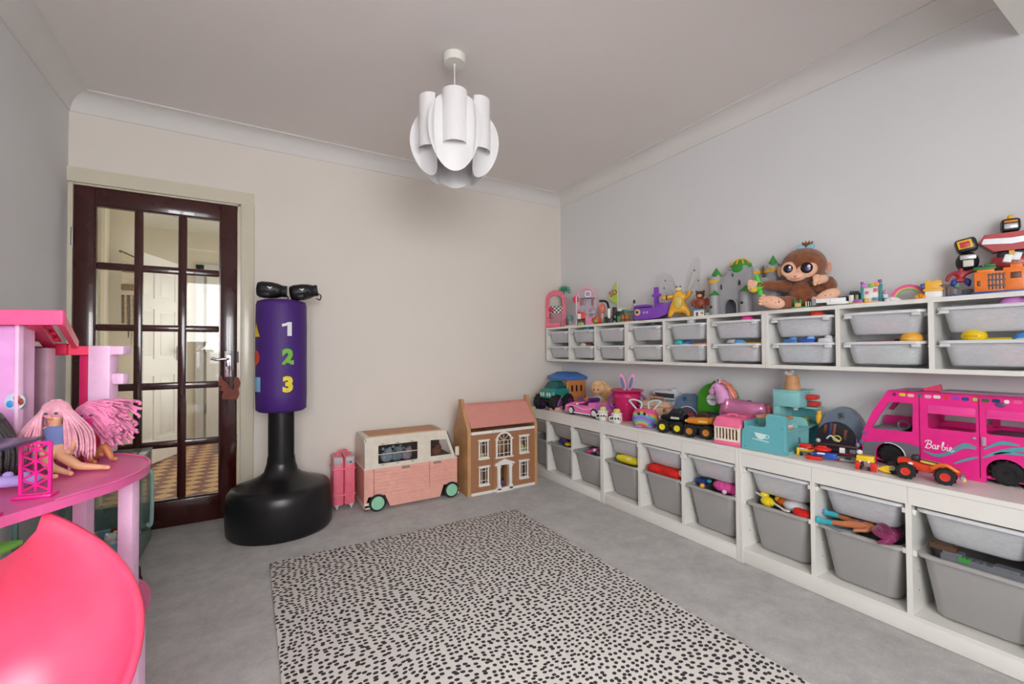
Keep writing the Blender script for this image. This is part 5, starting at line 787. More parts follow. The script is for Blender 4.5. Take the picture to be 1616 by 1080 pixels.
# ------------------------------------------------------------------ toys on top of the floor units
LZ = 0.5608
m_tyre = mat('toy_tyre_rubber', (24, 24, 27), 0.7, noise=0.1, bump=0.2)
def wheel(par, x, y, z, r, w, hub, hubr=0.45, ax='x', side=None):
    t_ = B(); 
    rot = {'x': (0, PI / 2, 0), 'y': (-PI / 2, 0, 0)}[ax]
    t_.lathe([(r * 0.4, -w / 2), (r * 0.86, -w / 2), (r, -w * 0.32), (r, w * 0.32), (r * 0.86, w / 2), (r * 0.4, w / 2)], 24, (x, y, z), rot)
    for k in range(12):
        a = k * PI / 6; off = (0, r * math.cos(a), r * math.sin(a)) if ax == 'x' else (r * math.cos(a), 0, r * math.sin(a))
        t_.box((x + off[0], y + off[1], z + off[2]), (w * 0.8, r * 0.16, r * 0.16) if ax == 'x' else (r * 0.16, w * 0.8, r * 0.16), (a, 0, 0) if ax == 'x' else (0, -a, 0))
    o_ = t_.o('wheel', m_tyre, par)
    B().lathe([(0.0005, -w * 0.64), (r * 0.16, -w * 0.64), (r * 0.2, -w * 0.56), (r * hubr * 0.8, -w * 0.53), (r * hubr, -w * 0.57), (r * hubr, w * 0.57), (r * hubr * 0.8, w * 0.53), (r * 0.2, w * 0.56), (r * 0.16, w * 0.64), (0.0005, w * 0.64)], 18, (x, y, z), rot).o('hub', hub, o_)
    return o_
# teal monster truck (its length runs in y, front to the viewer)
mt = thing('monster_truck', 'teal toy monster truck with purple hubs in the shelf corner', 'toy truck', (-0.325, -0.33, LZ), -75)
m_teal = K('1f8c86', 0.3)
for sx in (-1, 1):
    for y in (-0.085, 0.06): wheel(mt, sx * 0.083, y, 0.062, 0.062, 0.062, K('6a2478'), 0.5)
B().loft([[(q[0] * w, y, z0 + (q[1] + 0.5) * hh) for q in rrect(1, 1, 0.2, 3)] for y, w, z0, hh in ((-0.12, 0.13, 0.10, 0.05), (-0.105, 0.16, 0.09, 0.075), (-0.04, 0.165, 0.09, 0.085), (0.04, 0.165, 0.09, 0.085), (0.095, 0.155, 0.095, 0.075))]).o('body', m_teal, mt)
B().loft([[(q[0] * w, y, 0.165 + (q[1] + 0.5) * hh) for q in rrect(1, 1, 0.25, 3)] for y, w, hh in ((-0.055, 0.14, 0.01), (-0.02, 0.125, 0.062), (0.04, 0.12, 0.066), (0.08, 0.135, 0.012))]).o('cab', K('185a5e', 0.15), mt)
B().box((0, 0.02, 0.236), (0.10, 0.05, 0.008), bev=0.003).o('roof_rack', m_teal, mt)
for x in (-0.045, -0.02, 0.02, 0.045): B().box((x, -0.12, 0.128), (0.014, 0.01, 0.03), bev=0.003).o('headlight', K('e8d8c0'), mt)
B().box((0, 0.0, 0.07), (0.09, 0.20, 0.03), bev=0.005).box((0, -0.105, 0.075), (0.13, 0.03, 0.02), bev=0.004).o('chassis', m_tyre, mt)
B().tube([(0.07, 0.08, 0.165), (0.073, 0.085, 0.22)], 0.004).o('aerial', K('d8e030'), mt)
# toy stable
sb = thing('toy_stable', 'orange toy stable with blue hipped roof behind the teal truck', 'toy house', (-0.115, -0.232, LZ), 0)
m_or = mat('orange_stable_plastic', (206, 132, 74), 0.45, noise=0.03); m_bl = K('4a7cc8', 0.4)
B().plate([(-0.10, 0), (0.10, 0), (0.10, 0.235), (-0.10, 0.235)], [archpts(0.022, 0.055, 8, 0.135, x) for x in (-0.045, 0.005, 0.055)], 0.008, 'y', -0.125).o('front_wall', m_or, sb)
for x in (-0.045, 0.005, 0.055): B().plate(archpts(0.022, 0.055, 8, 0.135, x), (), 0.003, 'y', -0.119).o('arched_window', K('24140c'), sb)
B().box((-0.096, 0.004, 0.1175), (0.008, 0.24, 0.235)).o('end_wall', m_or, sb); B().box((0.096, 0.004, 0.1175), (0.008, 0.24, 0.235)).o('end_wall', m_or, sb); B().box((0, 0.121, 0.1175), (0.184, 0.008, 0.235)).o('back_wall', m_or, sb)
B().box((-0.102, -0.04, 0.10), (0.006, 0.13, 0.19), bev=0.002).o('stable_door', K('3c68b4'), sb); B().box((-0.102, 0.075, 0.13), (0.006, 0.04, 0.09), bev=0.002).o('shutter', K('3c68b4'), sb)
B().box((0, 0, 0.246), (0.23, 0.28, 0.03), bev=0.008).loft([[(-0.11, -0.135, 0.26), (0.11, -0.135, 0.26), (0.11, 0.135, 0.26), (-0.11, 0.135, 0.26)], [(-0.05, -0.08, 0.298), (0.05, -0.08, 0.298), (0.05, 0.08, 0.298), (-0.05, 0.08, 0.298)]]).o('roof', m_bl, sb)
# convertible with a doll
cvt = thing('toy_convertible', 'pink and purple toy convertible with white side line', 'toy car', (-0.335, -0.775, LZ), -85)
m_cpink = K('f078b8', 0.2)
prof = [(-0.185, 0.02), (-0.188, 0.05), (-0.17, 0.075), (-0.09, 0.098), (-0.055, 0.1), (-0.05, 0.082), (0.06, 0.08), (0.07, 0.105), (0.13, 0.11), (0.18, 0.098), (0.188, 0.06), (0.18, 0.02)]
B().plate(prof, (), 0.145, 'y', -0.0725).o('body', m_cpink, cvt); B().box((0.005, 0, 0.083), (0.10, 0.115, 0.006)).o('cockpit', K('4a2470'), cvt)
B().box((0.045, 0.0, 0.105), (0.03, 0.11, 0.06), (0, 0.25, 0), bev=0.008).o('seat_back', K('4c2474'), cvt); B().box((-0.06, 0, 0.118), (0.005, 0.10, 0.035), (0, -0.5, 0)).o('windscreen', film('purple_screen', (120, 80, 150), 0.6), cvt)
for x in (-0.115, 0.12):
    for y in (-0.066, 0.066): wheel(cvt, x, y, 0.033, 0.033, 0.022, K('ececf0', 0.2), 0.66, 'y')
B().tube(bez([(-0.18, -0.0735, 0.062), (-0.08, -0.0745, 0.07), (0.02, -0.0745, 0.052), (0.10, -0.0745, 0.066)]), 0.0026, 6).o('side_line', K('f4ecf4'), cvt); B().box((-0.0, -0.073, 0.02), (0.18, 0.006, 0.008)).o('sill', K('f4ecf4'), cvt); B().ell((-0.04, -0.085, 0.088), (0.008, 0.008, 0.007)).o('wing_mirror', K('f0f0f4'), cvt)
B().plate([(0.14, 0.10), (0.188, 0.098), (0.19, 0.06), (0.13, 0.06)], (), 0.148, 'y', -0.074).o('tail_panel', K('b06cd0'), cvt)
dl = thing('doll', 'large-headed blonde doll in a dark dress behind the pink convertible', 'doll', (-0.212, -0.735, LZ - 0.006), -48, 'dolls'); dl.scale = (1.75, 1.75, 1.75)
skin_mesh('body', [(0, 0, 0.012, 0.02, 0.018), (0, 0, 0.045, 0.016, 0.012), (0, 0, 0.07, 0.02, 0.012), (0, 0, 0.085, 0.006), (-0.002, -0.004, 0.108, 0.024, 0.022), (-0.024, 0, 0.068, 0.006), (-0.04, -0.02, 0.045, 0.005), (0.024, 0, 0.068, 0.006), (0.036, -0.02, 0.045, 0.005)], [(0, 1), (1, 2), (2, 3), (3, 4), (2, 5), (5, 6), (2, 7), (7, 8)], m_skin, dl)
B().lathe([(0.03, 0.004), (0.026, 0.03), (0.019, 0.05), (0.024, 0.066), (0.02, 0.072)], 16).o('dress', K('3c3058', 0.7), dl); B().lathe([(0.022, 0.056), (0.026, 0.07), (0.014, 0.08)], 14).o('collar', K('b8c4bc', 0.7), dl)
hb = B().ell((0.002, 0.006, 0.116), (0.032, 0.03, 0.032))
for k in range(12): hb.tube(bez([(-0.01 + 0.003 * k, 0.02, 0.135), (0.012 + 0.004 * k, 0.03 - 0.002 * k, 0.10), (0.016 + 0.005 * k, 0.024 - 0.003 * k, 0.03)], 4), [0.011] * 4 + [0.01] * 4 + [0.004], 6)
hb.o('hair', hairmat('blonde_doll_hair', (222, 182, 128)), dl)
B().ell((-0.003, -0.012, 0.106), (0.021, 0.018, 0.023)).o('face', m_skin, dl)
for s_ in (-1, 1): B().ell((-0.004 + s_ * 0.009, -0.0295, 0.110), (0.0034, 0.002, 0.0038), u=8, v=6).o('eye', K('241812'), dl)
B().tube([(-0.009, -0.0305, 0.096), (-0.003, -0.0315, 0.0945), (0.003, -0.0305, 0.096)], 0.0011, 5).o('mouth', K('b85450'), dl)
brickthing('toy_fox', 'small orange toy beside the blonde doll', (-0.315, -0.715, LZ + 0.0835), -70, [('body', 'd8702c', [(0, 0, 0.022, (0.026, 0.02, 0.022))]), ('ear', 'e89040', [(-0.014, 0, 0.044, (0.007, 0.006, 0.01)), (0.012, 0, 0.044, (0.007, 0.006, 0.01))])])
brickthing('toy_jewel_box', 'small clear pink toy box in front of the teal truck', (-0.41, -0.455, LZ), -70, [('tray', 'd8a0a8', [(-0.035, 0, 0.02, 0.02, 0.04, 0.04), (0.01, 0, 0.005, 0.10, 0.05, 0.009)]), ('cushion', 'd8c4a0', [(0.022, 0, 0.02, 0.036, 0.03, 0.022)]), ('lid', film('clear_lid', (226, 196, 200), 0.35), [(0.005, 0.024, 0.022, 0.10, 0.003, 0.04)])])
tag(B().tube([(-0.40, -0.47, LZ + 0.04), (-0.37, -0.485, LZ + 0.12)], 0.002, 6).ell((-0.37, -0.485, LZ + 0.12), 0.004).o('toy_wand', K('b0a898')), 'thin grey toy stick leaning over the clear pink box', 'toy')
for x, y, rz, lb in ((-0.402, -1.002, -40, 'white jug-shaped toy pot with flower lid, nearer the pink car'), (-0.408, -1.142, -35, 'white jug-shaped toy pot with flower lid, nearer the magenta hat')):
    t = thing('toy_pot', lb, 'toy', (x, y, LZ), rz, 'white flower pots')
    B().lathe([(0.001, 0), (0.026, 0.0), (0.034, 0.014), (0.036, 0.03), (0.034, 0.05), (0.029, 0.058)], 24).o('pot', K('ecebe6', 0.3), t); B().lathe([(0.032, 0.055), (0.037, 0.06), (0.034, 0.067), (0.02, 0.072), (0.001, 0.072)], 24).o('lid', K('f0eee6', 0.3), t)
    B().lathe([(0.022, 0.07), (0.024, 0.084), (0.018, 0.094), (0.001, 0.09)], 10).o('flower_knob', K('d8d070', 0.5), t)
    for k, (a, c) in enumerate(((-150, '24242c'), (-115, '2a8c8c'), (-85, '3c4458'), (-60, 'e88c5c'))): B().ell((0.0345 * math.cos(R(a)), 0.0345 * math.sin(R(a)), 0.034 - 0.006 * (k == 3)), (0.007, 0.007, 0.008), u=10, v=8).o('painted_spot', K(c), t)
    B().tube(bez([(-0.032, 0, 0.045), (-0.05, 0, 0.038), (-0.048, 0, 0.02), (-0.034, 0, 0.014)]), 0.004, 7).o('handle', K('ecebe6', 0.3), t)
# magenta magic hat with bunny ears
mh = thing('magic_hat', 'magenta toy magic hat with pink bunny ears on top', 'toy hat', (-0.235, -1.065, LZ), -52)
m_mag = K('d4246c', 0.35)
B().lathe([(0.001, 0), (0.078, 0), (0.082, 0.006), (0.09, 0.15), (0.094, 0.16), (0.09, 0.17), (0.096, 0.19)], 32).o('crown', m_mag, mh); B().lathe([(0.088, 0.19), (0.114, 0.2), (0.118, 0.206), (0.112, 0.21), (0.06, 0.2), (0.001, 0.2)], 32).o('brim', m_mag, mh)
for s_ in (-1, 1):
    e = B().ell((s_ * 0.028, 0, 0.262), (0.022, 0.011, 0.062), (0, s_ * 0.26, 0)).o('ear', K('f4a4cc', 0.6), mh); B().ell((s_ * 0.028, -0.009, 0.256), (0.012, 0.005, 0.045), (0, s_ * 0.26, 0)).o('inner_ear', K('5a84a4', 0.6), e)
    B().tube(bez([(s_ * 0.092, 0, 0.18), (s_ * 0.118, 0, 0.15), (s_ * 0.116, 0, 0.10), (s_ * 0.09, 0, 0.08)]), 0.009, 8).o('side_handle', K('9a3c94'), mh)
B().ell((0.006, -0.0885, 0.115), (0.006, 0.004, 0.006)).o('button', K('f06090'), mh)
# rainbow plush purse
def rainbowmat():
    m = mat('rainbow_plush', (240, 160, 120), 0.9, bump=0.6, scale=60); nt = m.node_tree; L = nt.links.new; tc = nt.nodes.new('ShaderNodeTexCoord'); w_ = nt.nodes.new('ShaderNodeTexWave'); w_.wave_type = 'RINGS'; w_.rings_direction = 'SPHERICAL'; w_.inputs['Scale'].default_value = 2.6; w_.inputs['Distortion'].default_value = 3.5; w_.inputs['Detail Scale'].default_value = 2
    mp = nt.nodes.new('ShaderNodeMapping'); mp.inputs['Location'].default_value = (0.02, 0.06, -0.0); L(tc.outputs['Object'], mp.inputs[0]); L(mp.outputs[0], w_.inputs['Vector'])
    rp = nt.nodes.new('ShaderNodeValToRGB'); e = rp.color_ramp.elements; e[0].color = lin((226, 92, 150)) + (1,); e[1].color = lin((150, 110, 200)) + (1,)
    for p, c in ((0.2, (240, 110, 90)), (0.4, (246, 200, 80)), (0.6, (120, 206, 120)), (0.8, (90, 180, 210))): q = e.new(p); q.color = lin(c) + (1,)
    L(w_.outputs['Fac'], rp.inputs[0]); L(rp.outputs[0], nt.nodes['Principled BSDF'].inputs['Base Color']); return m
fp = thing('rainbow_purse', 'rainbow plush toy purse with two pale mint loop handles', 'soft toy', (-0.355, -1.34, LZ), -52)
B().loft([[(q[0] * w, q[1] * d, z) for q in rrect(1, 1, 0.4, 5)] for z, w, d in ((0.0, 0.10, 0.07), (0.006, 0.135, 0.10), (0.04, 0.158, 0.115), (0.08, 0.15, 0.105), (0.108, 0.125, 0.08), (0.116, 0.09, 0.05))]).o('body', rainbowmat(), fp, sharp=1.5)
for s_ in (-1, 1): B().tube(bez([(s_ * 0.04, -0.01, 0.095), (s_ * 0.085, -0.01, 0.15), (s_ * 0.095, -0.01, 0.165), (s_ * 0.06, -0.01, 0.17), (s_ * 0.02, -0.01, 0.15), (s_ * 0.03, -0.01, 0.105)]), 0.0055, 8).o('loop_handle', K('c4dcd8', 0.4), fp)
for x in (-0.035, 0.0): B().ell((x, -0.052, 0.088), (0.009, 0.007, 0.011), u=12, v=8).o('button', K('2a1c2c', 0.2), fp)
B().ell((0.032, -0.055, 0.084), (0.011, 0.006, 0.010)).o('pompom', K('f078b8', 0.8), fp)
for x in (-0.035, 0.03): B().ell((x, -0.05, 0.009), (0.022, 0.018, 0.009)).o('foot', K('b890dc', 0.7), fp)
# tan bag
tb = thing('tan_bag', 'blush tan toy vanity bag with brass clasp behind the rainbow purse', 'bag', (-0.21, -1.305, LZ), -68)
m_tan = mat('blush_leatherette', (216, 172, 150), 0.5, noise=0.05, bump=0.15)
B().loft([[(q[0] * w, q[1] * d, z) for q in rrect(1, 1, 0.22, 5)] for z, w, d in ((0, 0.19, 0.10), (0.008, 0.205, 0.115), (0.09, 0.21, 0.12), (0.13, 0.20, 0.11), (0.15, 0.17, 0.085))]).o('body', m_tan, tb, sharp=1.2)
B().tube(bez([(-0.05, 0, 0.148), (-0.045, 0, 0.172), (0.045, 0, 0.172), (0.05, 0, 0.148)]), 0.006, 8).o('handle', K('c08a60'), tb); B().box((0.075, -0.062, 0.10), (0.022, 0.008, 0.026), bev=0.003).o('clasp', mat('brass', (196, 160, 90), 0.3, metal=1), tb); B().box((0, 0, 0.118), (0.212, 0.122, 0.005), bev=0.002).o('zip', K('b08468'), tb)
# boxed toy and cases against the wall
wb_ = thing('boxed_toy', 'white and grey boxed toy robot leaning at the wall behind the tan bag', 'boxed toy', (-0.065, -1.28, LZ), -86)
B().box((-0.01, 0.0, 0.105), (0.19, 0.05, 0.21), bev=0.002).o('carton', K('d0d2da', 0.4), wb_); B().box((-0.01, -0.0265, 0.178), (0.15, 0.004, 0.03)).o('dark_panel', K('38404c'), wb_); B().box((-0.01, -0.0265, 0.14), (0.15, 0.004, 0.026)).o('blue_panel', K('7a94b0'), wb_); B().box((-0.085, -0.028, 0.15), (0.03, 0.006, 0.06)).o('brown_panel', K('8a5a48'), wb_); B().ell((0.05, -0.01, 0.215), (0.026, 0.018, 0.016)).o('hang_tab', K('c4ccd8'), wb_)
tr = B()
for x, z, r in ((0.07, 0.12, 0.024), (0.085, 0.09, 0.02), (0.06, 0.08, 0.018), (0.075, 0.055, 0.02)): tr.ell((x, -0.035, z), (r, r * 0.7, r))
tr.o('robot_arm', K('e0e2ea', 0.3), wb_)
bc = thing('toy_case', 'slate blue toy carry case with handle hole and arched window', 'toy case', (-0.095, -1.465, LZ), -82)
m_slate = K('5c7898', 0.4)
co = [(-0.095, 0.0), (0.098, 0.0), (0.094, 0.12), (0.085, 0.165), (0.07, 0.195), (0.05, 0.19), (0.035, 0.205), (-0.025, 0.205), (-0.04, 0.19), (-0.06, 0.188), (-0.085, 0.12)]
B().plate(co, [rrect(0.07, 0.026, 0.01, 4, (0.008, 0.172))], 0.05, 'y', -0.025).o('shell', m_slate, bc); B().plate(archpts(0.14, 0.125, 16, 0.004, 0.01), (), 0.004, 'y', -0.03).o('arched_window', K('5c4a58'), bc)
B().tube([(0.01 + 0.07 * math.cos(R(a)), -0.03, 0.057 + 0.07 * math.sin(R(a))) for a in range(0, 181, 10)], 0.0035, 6).o('arch_trim', K('d4d8dc'), bc); B().box((0.035, -0.034, 0.075), (0.04, 0.004, 0.02), bev=0.001).o('print', K('b04858'), bc)
gc = thing('toy_case', 'green arched toy carry case with a white round badge', 'toy case', (-0.105, -1.68, LZ), -82)
m_gcs = K('3c8c20', 0.35)
B().plate([(-0.105, 0.0), (0.108, 0.0), (0.108, 0.19)] + arc(0.0015, 0.185, 0.1065, 0.105, 0, 180, 16) + [(-0.105, 0.18)], (), 0.085, 'y', -0.04).o('shell', m_gcs, gc); B().tube(bez([(-0.03, 0, 0.285), (0.0, 0, 0.302), (0.035, 0, 0.285)]), 0.008, 8).o('handle', m_gcs, gc)
bd = B().cyl((-0.012, -0.042, 0.19), 0.034, 0.006, 'y', 28).o('badge', K('e4e2ea'), gc); B().box((-0.012, -0.0458, 0.19), (0.066, 0.002, 0.0035)).o('badge_line', K('5c6c78'), bd); B().cyl((-0.012, -0.0465, 0.19), 0.0085, 0.004, 'y', 18).o('badge_centre', K('8a98a0'), bd)
B().box((0.0, -0.044, 0.075), (0.17, 0.012, 0.08), bev=0.006).o('tray_recess', K('1c2450'), gc); B().box((0.02, -0.052, 0.08), (0.08, 0.006, 0.05), bev=0.003).o('tray_window', K('585464'), gc)
# two monster trucks side by side
def mtruck(loc, rz, label, body, hub, cabc, trim):
    t = thing('monster_truck', label, 'toy truck', loc, rz, 'black wheeled monster trucks')
    for sx in (-0.044, 0.044):
        for y in (-0.05, 0.05): wheel(t, sx, y, 0.036, 0.036, 0.034, K(hub), 0.5, 'y')
    B().box((0, 0, 0.055), (0.11, 0.05, 0.018), bev=0.003).o('chassis', m_tyre, t)
    B().loft([[(x, q[0] * 0.07, z0 + (q[1] + 0.5) * hh) for q in rrect(1, 1, 0.25, 3)] for x, z0, hh in ((-0.072, 0.08, 0.015), (-0.06, 0.072, 0.034), (-0.015, 0.07, 0.042), (0.04, 0.072, 0.046), (0.07, 0.078, 0.034))]).o('body', K(body, 0.25), t)
    B().loft([[(x, q[0] * 0.058, 0.108 + (q[1] + 0.5) * hh) for q in rrect(1, 1, 0.25, 3)] for x, hh in ((-0.024, 0.006), (0.0, 0.036), (0.036, 0.038), (0.054, 0.01))]).o('cab', K(cabc, 0.15), t)
    for y in (-0.03, 0.03): B().box((-0.073, y, 0.088), (0.008, 0.014, 0.012), bev=0.002).o('headlight', K(trim), t)
    B().box((0.02, -0.036, 0.09), (0.05, 0.003, 0.012)).o('side_flash', K(trim), t); B().tube([(-0.06, -0.03, 0.045), (0.06, -0.03, 0.06)], 0.004).tube([(-0.06, 0.03, 0.045), (0.06, 0.03, 0.06)], 0.004).o('suspension', K('30323a'), t)
mtruck((-0.36, -1.568, LZ), -74, 'black toy monster truck with yellow hubs beside the tan bag', '1a1a1e', 'e8d824', '2c2c34', 'd0d0c8')
mtruck((-0.345, -1.738, LZ), -70, 'orange and black toy monster truck beside the pink pet carrier', 'd8862c', 'c07c28', '3a2a18', 'f0c060')
# pet carrier
pc = thing('pet_carrier', 'pink and cream toy pet carrier with slatted front', 'toy carrier', (-0.335, -1.93, LZ), -78)
m_pc = K('f4709a', 0.4); m_pcc = K('efe0cc', 0.45)
B().box((0, 0, 0.011), (0.136, 0.19, 0.022), bev=0.005).o('base', m_pc, pc)
B().plate([(-0.065, 0.02), (0.065, 0.02), (0.065, 0.095), (-0.065, 0.095)], [rrect(0.009, 0.056, 0.004, 3, (x, 0.058)) for x in (-0.052, -0.036, -0.02, -0.004, 0.012, 0.028, 0.044)], 0.006, 'y', -0.093).o('slatted_front', m_pcc, pc)
B().box((-0.062, 0, 0.058), (0.006, 0.18, 0.076)).o('side_wall', m_pcc, pc); B().box((0.062, 0, 0.058), (0.006, 0.18, 0.076)).o('side_wall', m_pcc, pc); B().box((0, 0.09, 0.058), (0.13, 0.006, 0.076)).o('back_wall', m_pcc, pc)
B().loft([[(q[0] * w, q[1] * d, z) for q in rrect(1, 1, 0.06, 3)] for z, w, d in ((0.094, 0.142, 0.20), (0.106, 0.142, 0.20), (0.138, 0.118, 0.18), (0.142, 0.11, 0.172))]).o('lid', m_pc, pc); B().tube(bez([(-0.02, -0.02, 0.14), (-0.018, -0.02, 0.15), (0.018, -0.02, 0.15), (0.02, -0.02, 0.14)]), 0.005, 8).box((0.02, 0.03, 0.143), (0.07, 0.07, 0.006), bev=0.003).o('lid_handle', m_pc, pc)
brickthing('toy_puppy', 'small brown toy puppy inside the pink pet carrier', (-0.37, -1.94, LZ + 0.0225), -78, [('body', 'a8683c', [(0, 0, 0.025, (0.032, 0.024, 0.022))]), ('head', 'c08450', [(-0.02, -0.015, 0.045, (0.018, 0.016, 0.016))])])
# unicorn
un = thing('toy_unicorn', 'pearly pink toy unicorn with coral mane behind the pet carrier', 'toy horse', (-0.185, -1.852, LZ), -88)
m_pearl = mat('pearl_pink', (214, 132, 176), 0.22, metal=0.35, noise=0.03); m_uh = K('e4a4d8', 0.35)
skin_mesh('body', [(0.02, 0, 0.16, 0.058, 0.05), (-0.05, 0, 0.165, 0.06, 0.052), (0.09, 0, 0.168, 0.054, 0.05), (0.14, 0, 0.165, 0.042), (-0.065, -0.03, 0.09, 0.024), (-0.065, -0.032, 0.01, 0.016), (-0.065, 0.03, 0.09, 0.024), (-0.065, 0.032, 0.01, 0.016), (0.115, -0.03, 0.09, 0.026), (0.12, -0.032, 0.01, 0.016), (0.115, 0.03, 0.09, 0.026), (0.12, 0.032, 0.01, 0.016), (-0.092, 0, 0.168, 0.036), (0.165, 0, 0.16, 0.022)], [(0, 1), (0, 2), (2, 3), (1, 12), (3, 13), (1, 4), (4, 5), (1, 6), (6, 7), (2, 8), (8, 9), (2, 10), (10, 11)], m_pearl, un)
B().tube(bez([(-0.065, 0, 0.185), (-0.085, 0, 0.235), (-0.11, 0, 0.278)], 5), [0.046] * 3 + [0.04] * 3 + [0.034] * 3 + [0.03, 0.028], 14).o('neck', m_uh, un, sharp=2); B().tube(bez([(-0.095, 0, 0.282), (-0.13, 0, 0.262), (-0.158, 0, 0.232)], 5), [0.03] * 3 + [0.027] * 3 + [0.021] * 3 + [0.018, 0.014], 14).o('head', m_uh, un, sharp=2)
for s_ in (-1, 1): B().ell((-0.122, s_ * 0.0235, 0.268), (0.008, 0.004, 0.006)).o('eye', K('4a2c6a', 0.2), un); B().cyl((-0.092, s_ * 0.016, 0.312), 0.009, 0.032, r2=0.001, seg=10).o('ear', m_uh, un)
B().cyl((-0.125, 0, 0.31), 0.006, 0.045, r2=0.0005, seg=10, rot=(0, -0.7, 0)).o('horn', K('d8d0c8'), un)
for k, c in enumerate(('f08468', '2c3c5c', 'f49078')):
    hbm = B()
    for j in range(4): hbm.tube(bez([(-0.095 + 0.008 * k, -0.01 + 0.006 * j, 0.306 - 0.004 * k), (-0.045 + 0.006 * k, -0.012 + 0.007 * j, 0.285 - 0.012 * k), (-0.005 - 0.006 * k, -0.012 + 0.006 * j, 0.215 - 0.006 * k)], 5), [0.009] * 5 + [0.011] * 4 + [0.009, 0.003], 6)
    hbm.o('mane', hairmat('unicorn_mane_%d' % k, tuple(int(c[i:i + 2], 16) for i in (0, 2, 4))), un)
B().tube(bez([(0.16, 0, 0.19), (0.172, 0, 0.18), (0.17, 0, 0.12)]), [0.012] * 6 + [0.016] * 6 + [0.012] * 4 + [0.004], 8).o('tail', hairmat('unicorn_tail', (150, 60, 70)), un)
# wooden cafe
cf_ = thing('toy_cafe', 'turquoise wooden toy cafe counter with a white cup emblem', 'toy kitchen', (-0.225, -2.115, LZ), 4)
m_tq = mat('turquoise_painted_wood', (104, 182, 190), 0.45, noise=0.03); m_tq2 = mat('pale_turquoise_wood', (140, 204, 206), 0.45, noise=0.03)
sp = [(-0.105, 0.0), (0.105, 0.0), (0.105, 0.07)] + arc(0.06, 0.075, 0.045, 0.04, 0, 90, 6) + [(0.0, 0.118), (-0.012, 0.125), (-0.016, 0.14), (-0.016, 0.165)] + arc(-0.03, 0.17, 0.014, 0.014, 0, 90, 4) + [(-0.09, 0.182), (-0.105, 0.168)]
pn = B().plate(sp, (), 0.014, 'x', -0.19).o('side_panel', m_tq, cf_)
cup = [(0.022, 0.088), (-0.034, 0.084), (-0.028, 0.066), (-0.014, 0.058), (0.002, 0.059), (0.014, 0.07)]
cupb = B().plate([(y + 0.02, z) for y, z in cup], (), 0.002, 'x', -0.1915); cupb.o('cup_emblem', K('dceef0', 0.5), pn); B().tube([(-0.191, 0.052, 0.056), (-0.191, -0.025, 0.05)], 0.0025, 6).o('saucer_emblem', K('dceef0', 0.5), pn); B().tube([(-0.191, -0.014 + 0.012 * math.cos(R(a)), 0.074 + 0.008 * math.sin(R(a))) for a in range(60, 301, 30)], 0.002, 5).o('cup_handle_emblem', K('dceef0', 0.5), pn)
B().tube([(-0.191, y * 0.9, 0.005 + z * 0.94) for y, z in sp + [sp[0]]], 0.0012, 4).o('routed_line', m_tq2, pn)
for y, z in ((0.09, 0.012), (-0.095, 0.012), (-0.01, 0.122), (-0.085, 0.12)): B().cyl((-0.1905, y, z), 0.003, 0.003, 'x', 8).o('screw', K('4a8890'), pn)
B().plate([(-0.10, 0.0), (0.10, 0.0), (0.10, 0.20)] + arc(0.065, 0.195, 0.035, 0.035, 0, 90, 5) + [(-0.06, 0.19), (-0.085, 0.17), (-0.10, 0.13)], (), 0.014, 'x', 0.172).o('end_panel', m_tq, cf_)
B().box((0, 0, 0.006), (0.352, 0.20, 0.012)).o('bottom_board', m_tq2, cf_); B().box((-0.002, 0.0, 0.105), (0.352, 0.19, 0.011)).o('shelf_board', m_tq2, cf_); B().box((0, 0.094, 0.07), (0.352, 0.01, 0.13)).o('back_board', m_tq, cf_)
for x in (-0.06, 0.055): B().plate([(-0.095, 0.012), (0.09, 0.012), (0.09, 0.15), (-0.07, 0.15), (-0.09, 0.135), (-0.095, 0.115)], (), 0.009, 'x', x).o('divider', m_tq2, cf_)
B().box((0.085, -0.012, 0.238), (0.13, 0.125, 0.075), bev=0.003).box((0.085, 0.034, 0.155), (0.13, 0.03, 0.09)).o('coffee_machine', m_tq2, cf_); B().box((0.10, -0.012, 0.279), (0.165, 0.13, 0.008), bev=0.002).o('machine_top', m_tq2, cf_); B().cyl((0.045, -0.045, 0.195), 0.011, 0.02, seg=14).o('spout', K('c8ccd0', 0.3), cf_)
for z, dx in ((0.25, 0.0), (0.215, 0.016)): B().box((0.11 + dx, -0.098, z), (0.06, 0.045, 0.024), bev=0.007).o('coffee_pod', K('d8342c', 0.35), cf_)
B().box((0.125, -0.095, 0.196), (0.09, 0.06, 0.008), bev=0.002).o('drip_shelf', m_tq2, cf_)
m_wd = mat('toy_beech_wood', (206, 150, 104), 0.5, noise=0.12, scale=20)
def w3(x, y, z): a = R(4); return (-0.225 + x * math.cos(a) - y * math.sin(a), -2.115 + x * math.sin(a) + y * math.cos(a), LZ + z)
t = thing('toy_cup', 'two stacked wooden toy cups on the turquoise coffee machine', 'toy cup', w3(0.075, -0.02, 0.2835), 0); B().lathe([(0.001, 0), (0.036, 0), (0.034, 0.034), (0.001, 0.034)], 24).o('lower_cup', m_wd, t); B().lathe([(0.001, 0.0345), (0.033, 0.0345), (0.027, 0.072), (0.001, 0.072)], 24).o('upper_cup', m_wd, t)
brickthing('soft_toy', 'small white and pink toy behind the stacked wooden cups', w3(0.125, 0.01, 0.284), -30, [('body', 'e8e4e4', [(0, 0, 0.022, (0.018, 0.014, 0.022))]), ('arm', 'e0509c', [(-0.004, -0.012, 0.05, (0.022, 0.01, 0.012))]), ('head', 'f0e4e0', [(-0.006, 0, 0.075, (0.02, 0.016, 0.016)), (-0.022, 0, 0.083, (0.01, 0.009, 0.009)), (0.008, 0, 0.088, (0.011, 0.01, 0.01))])])
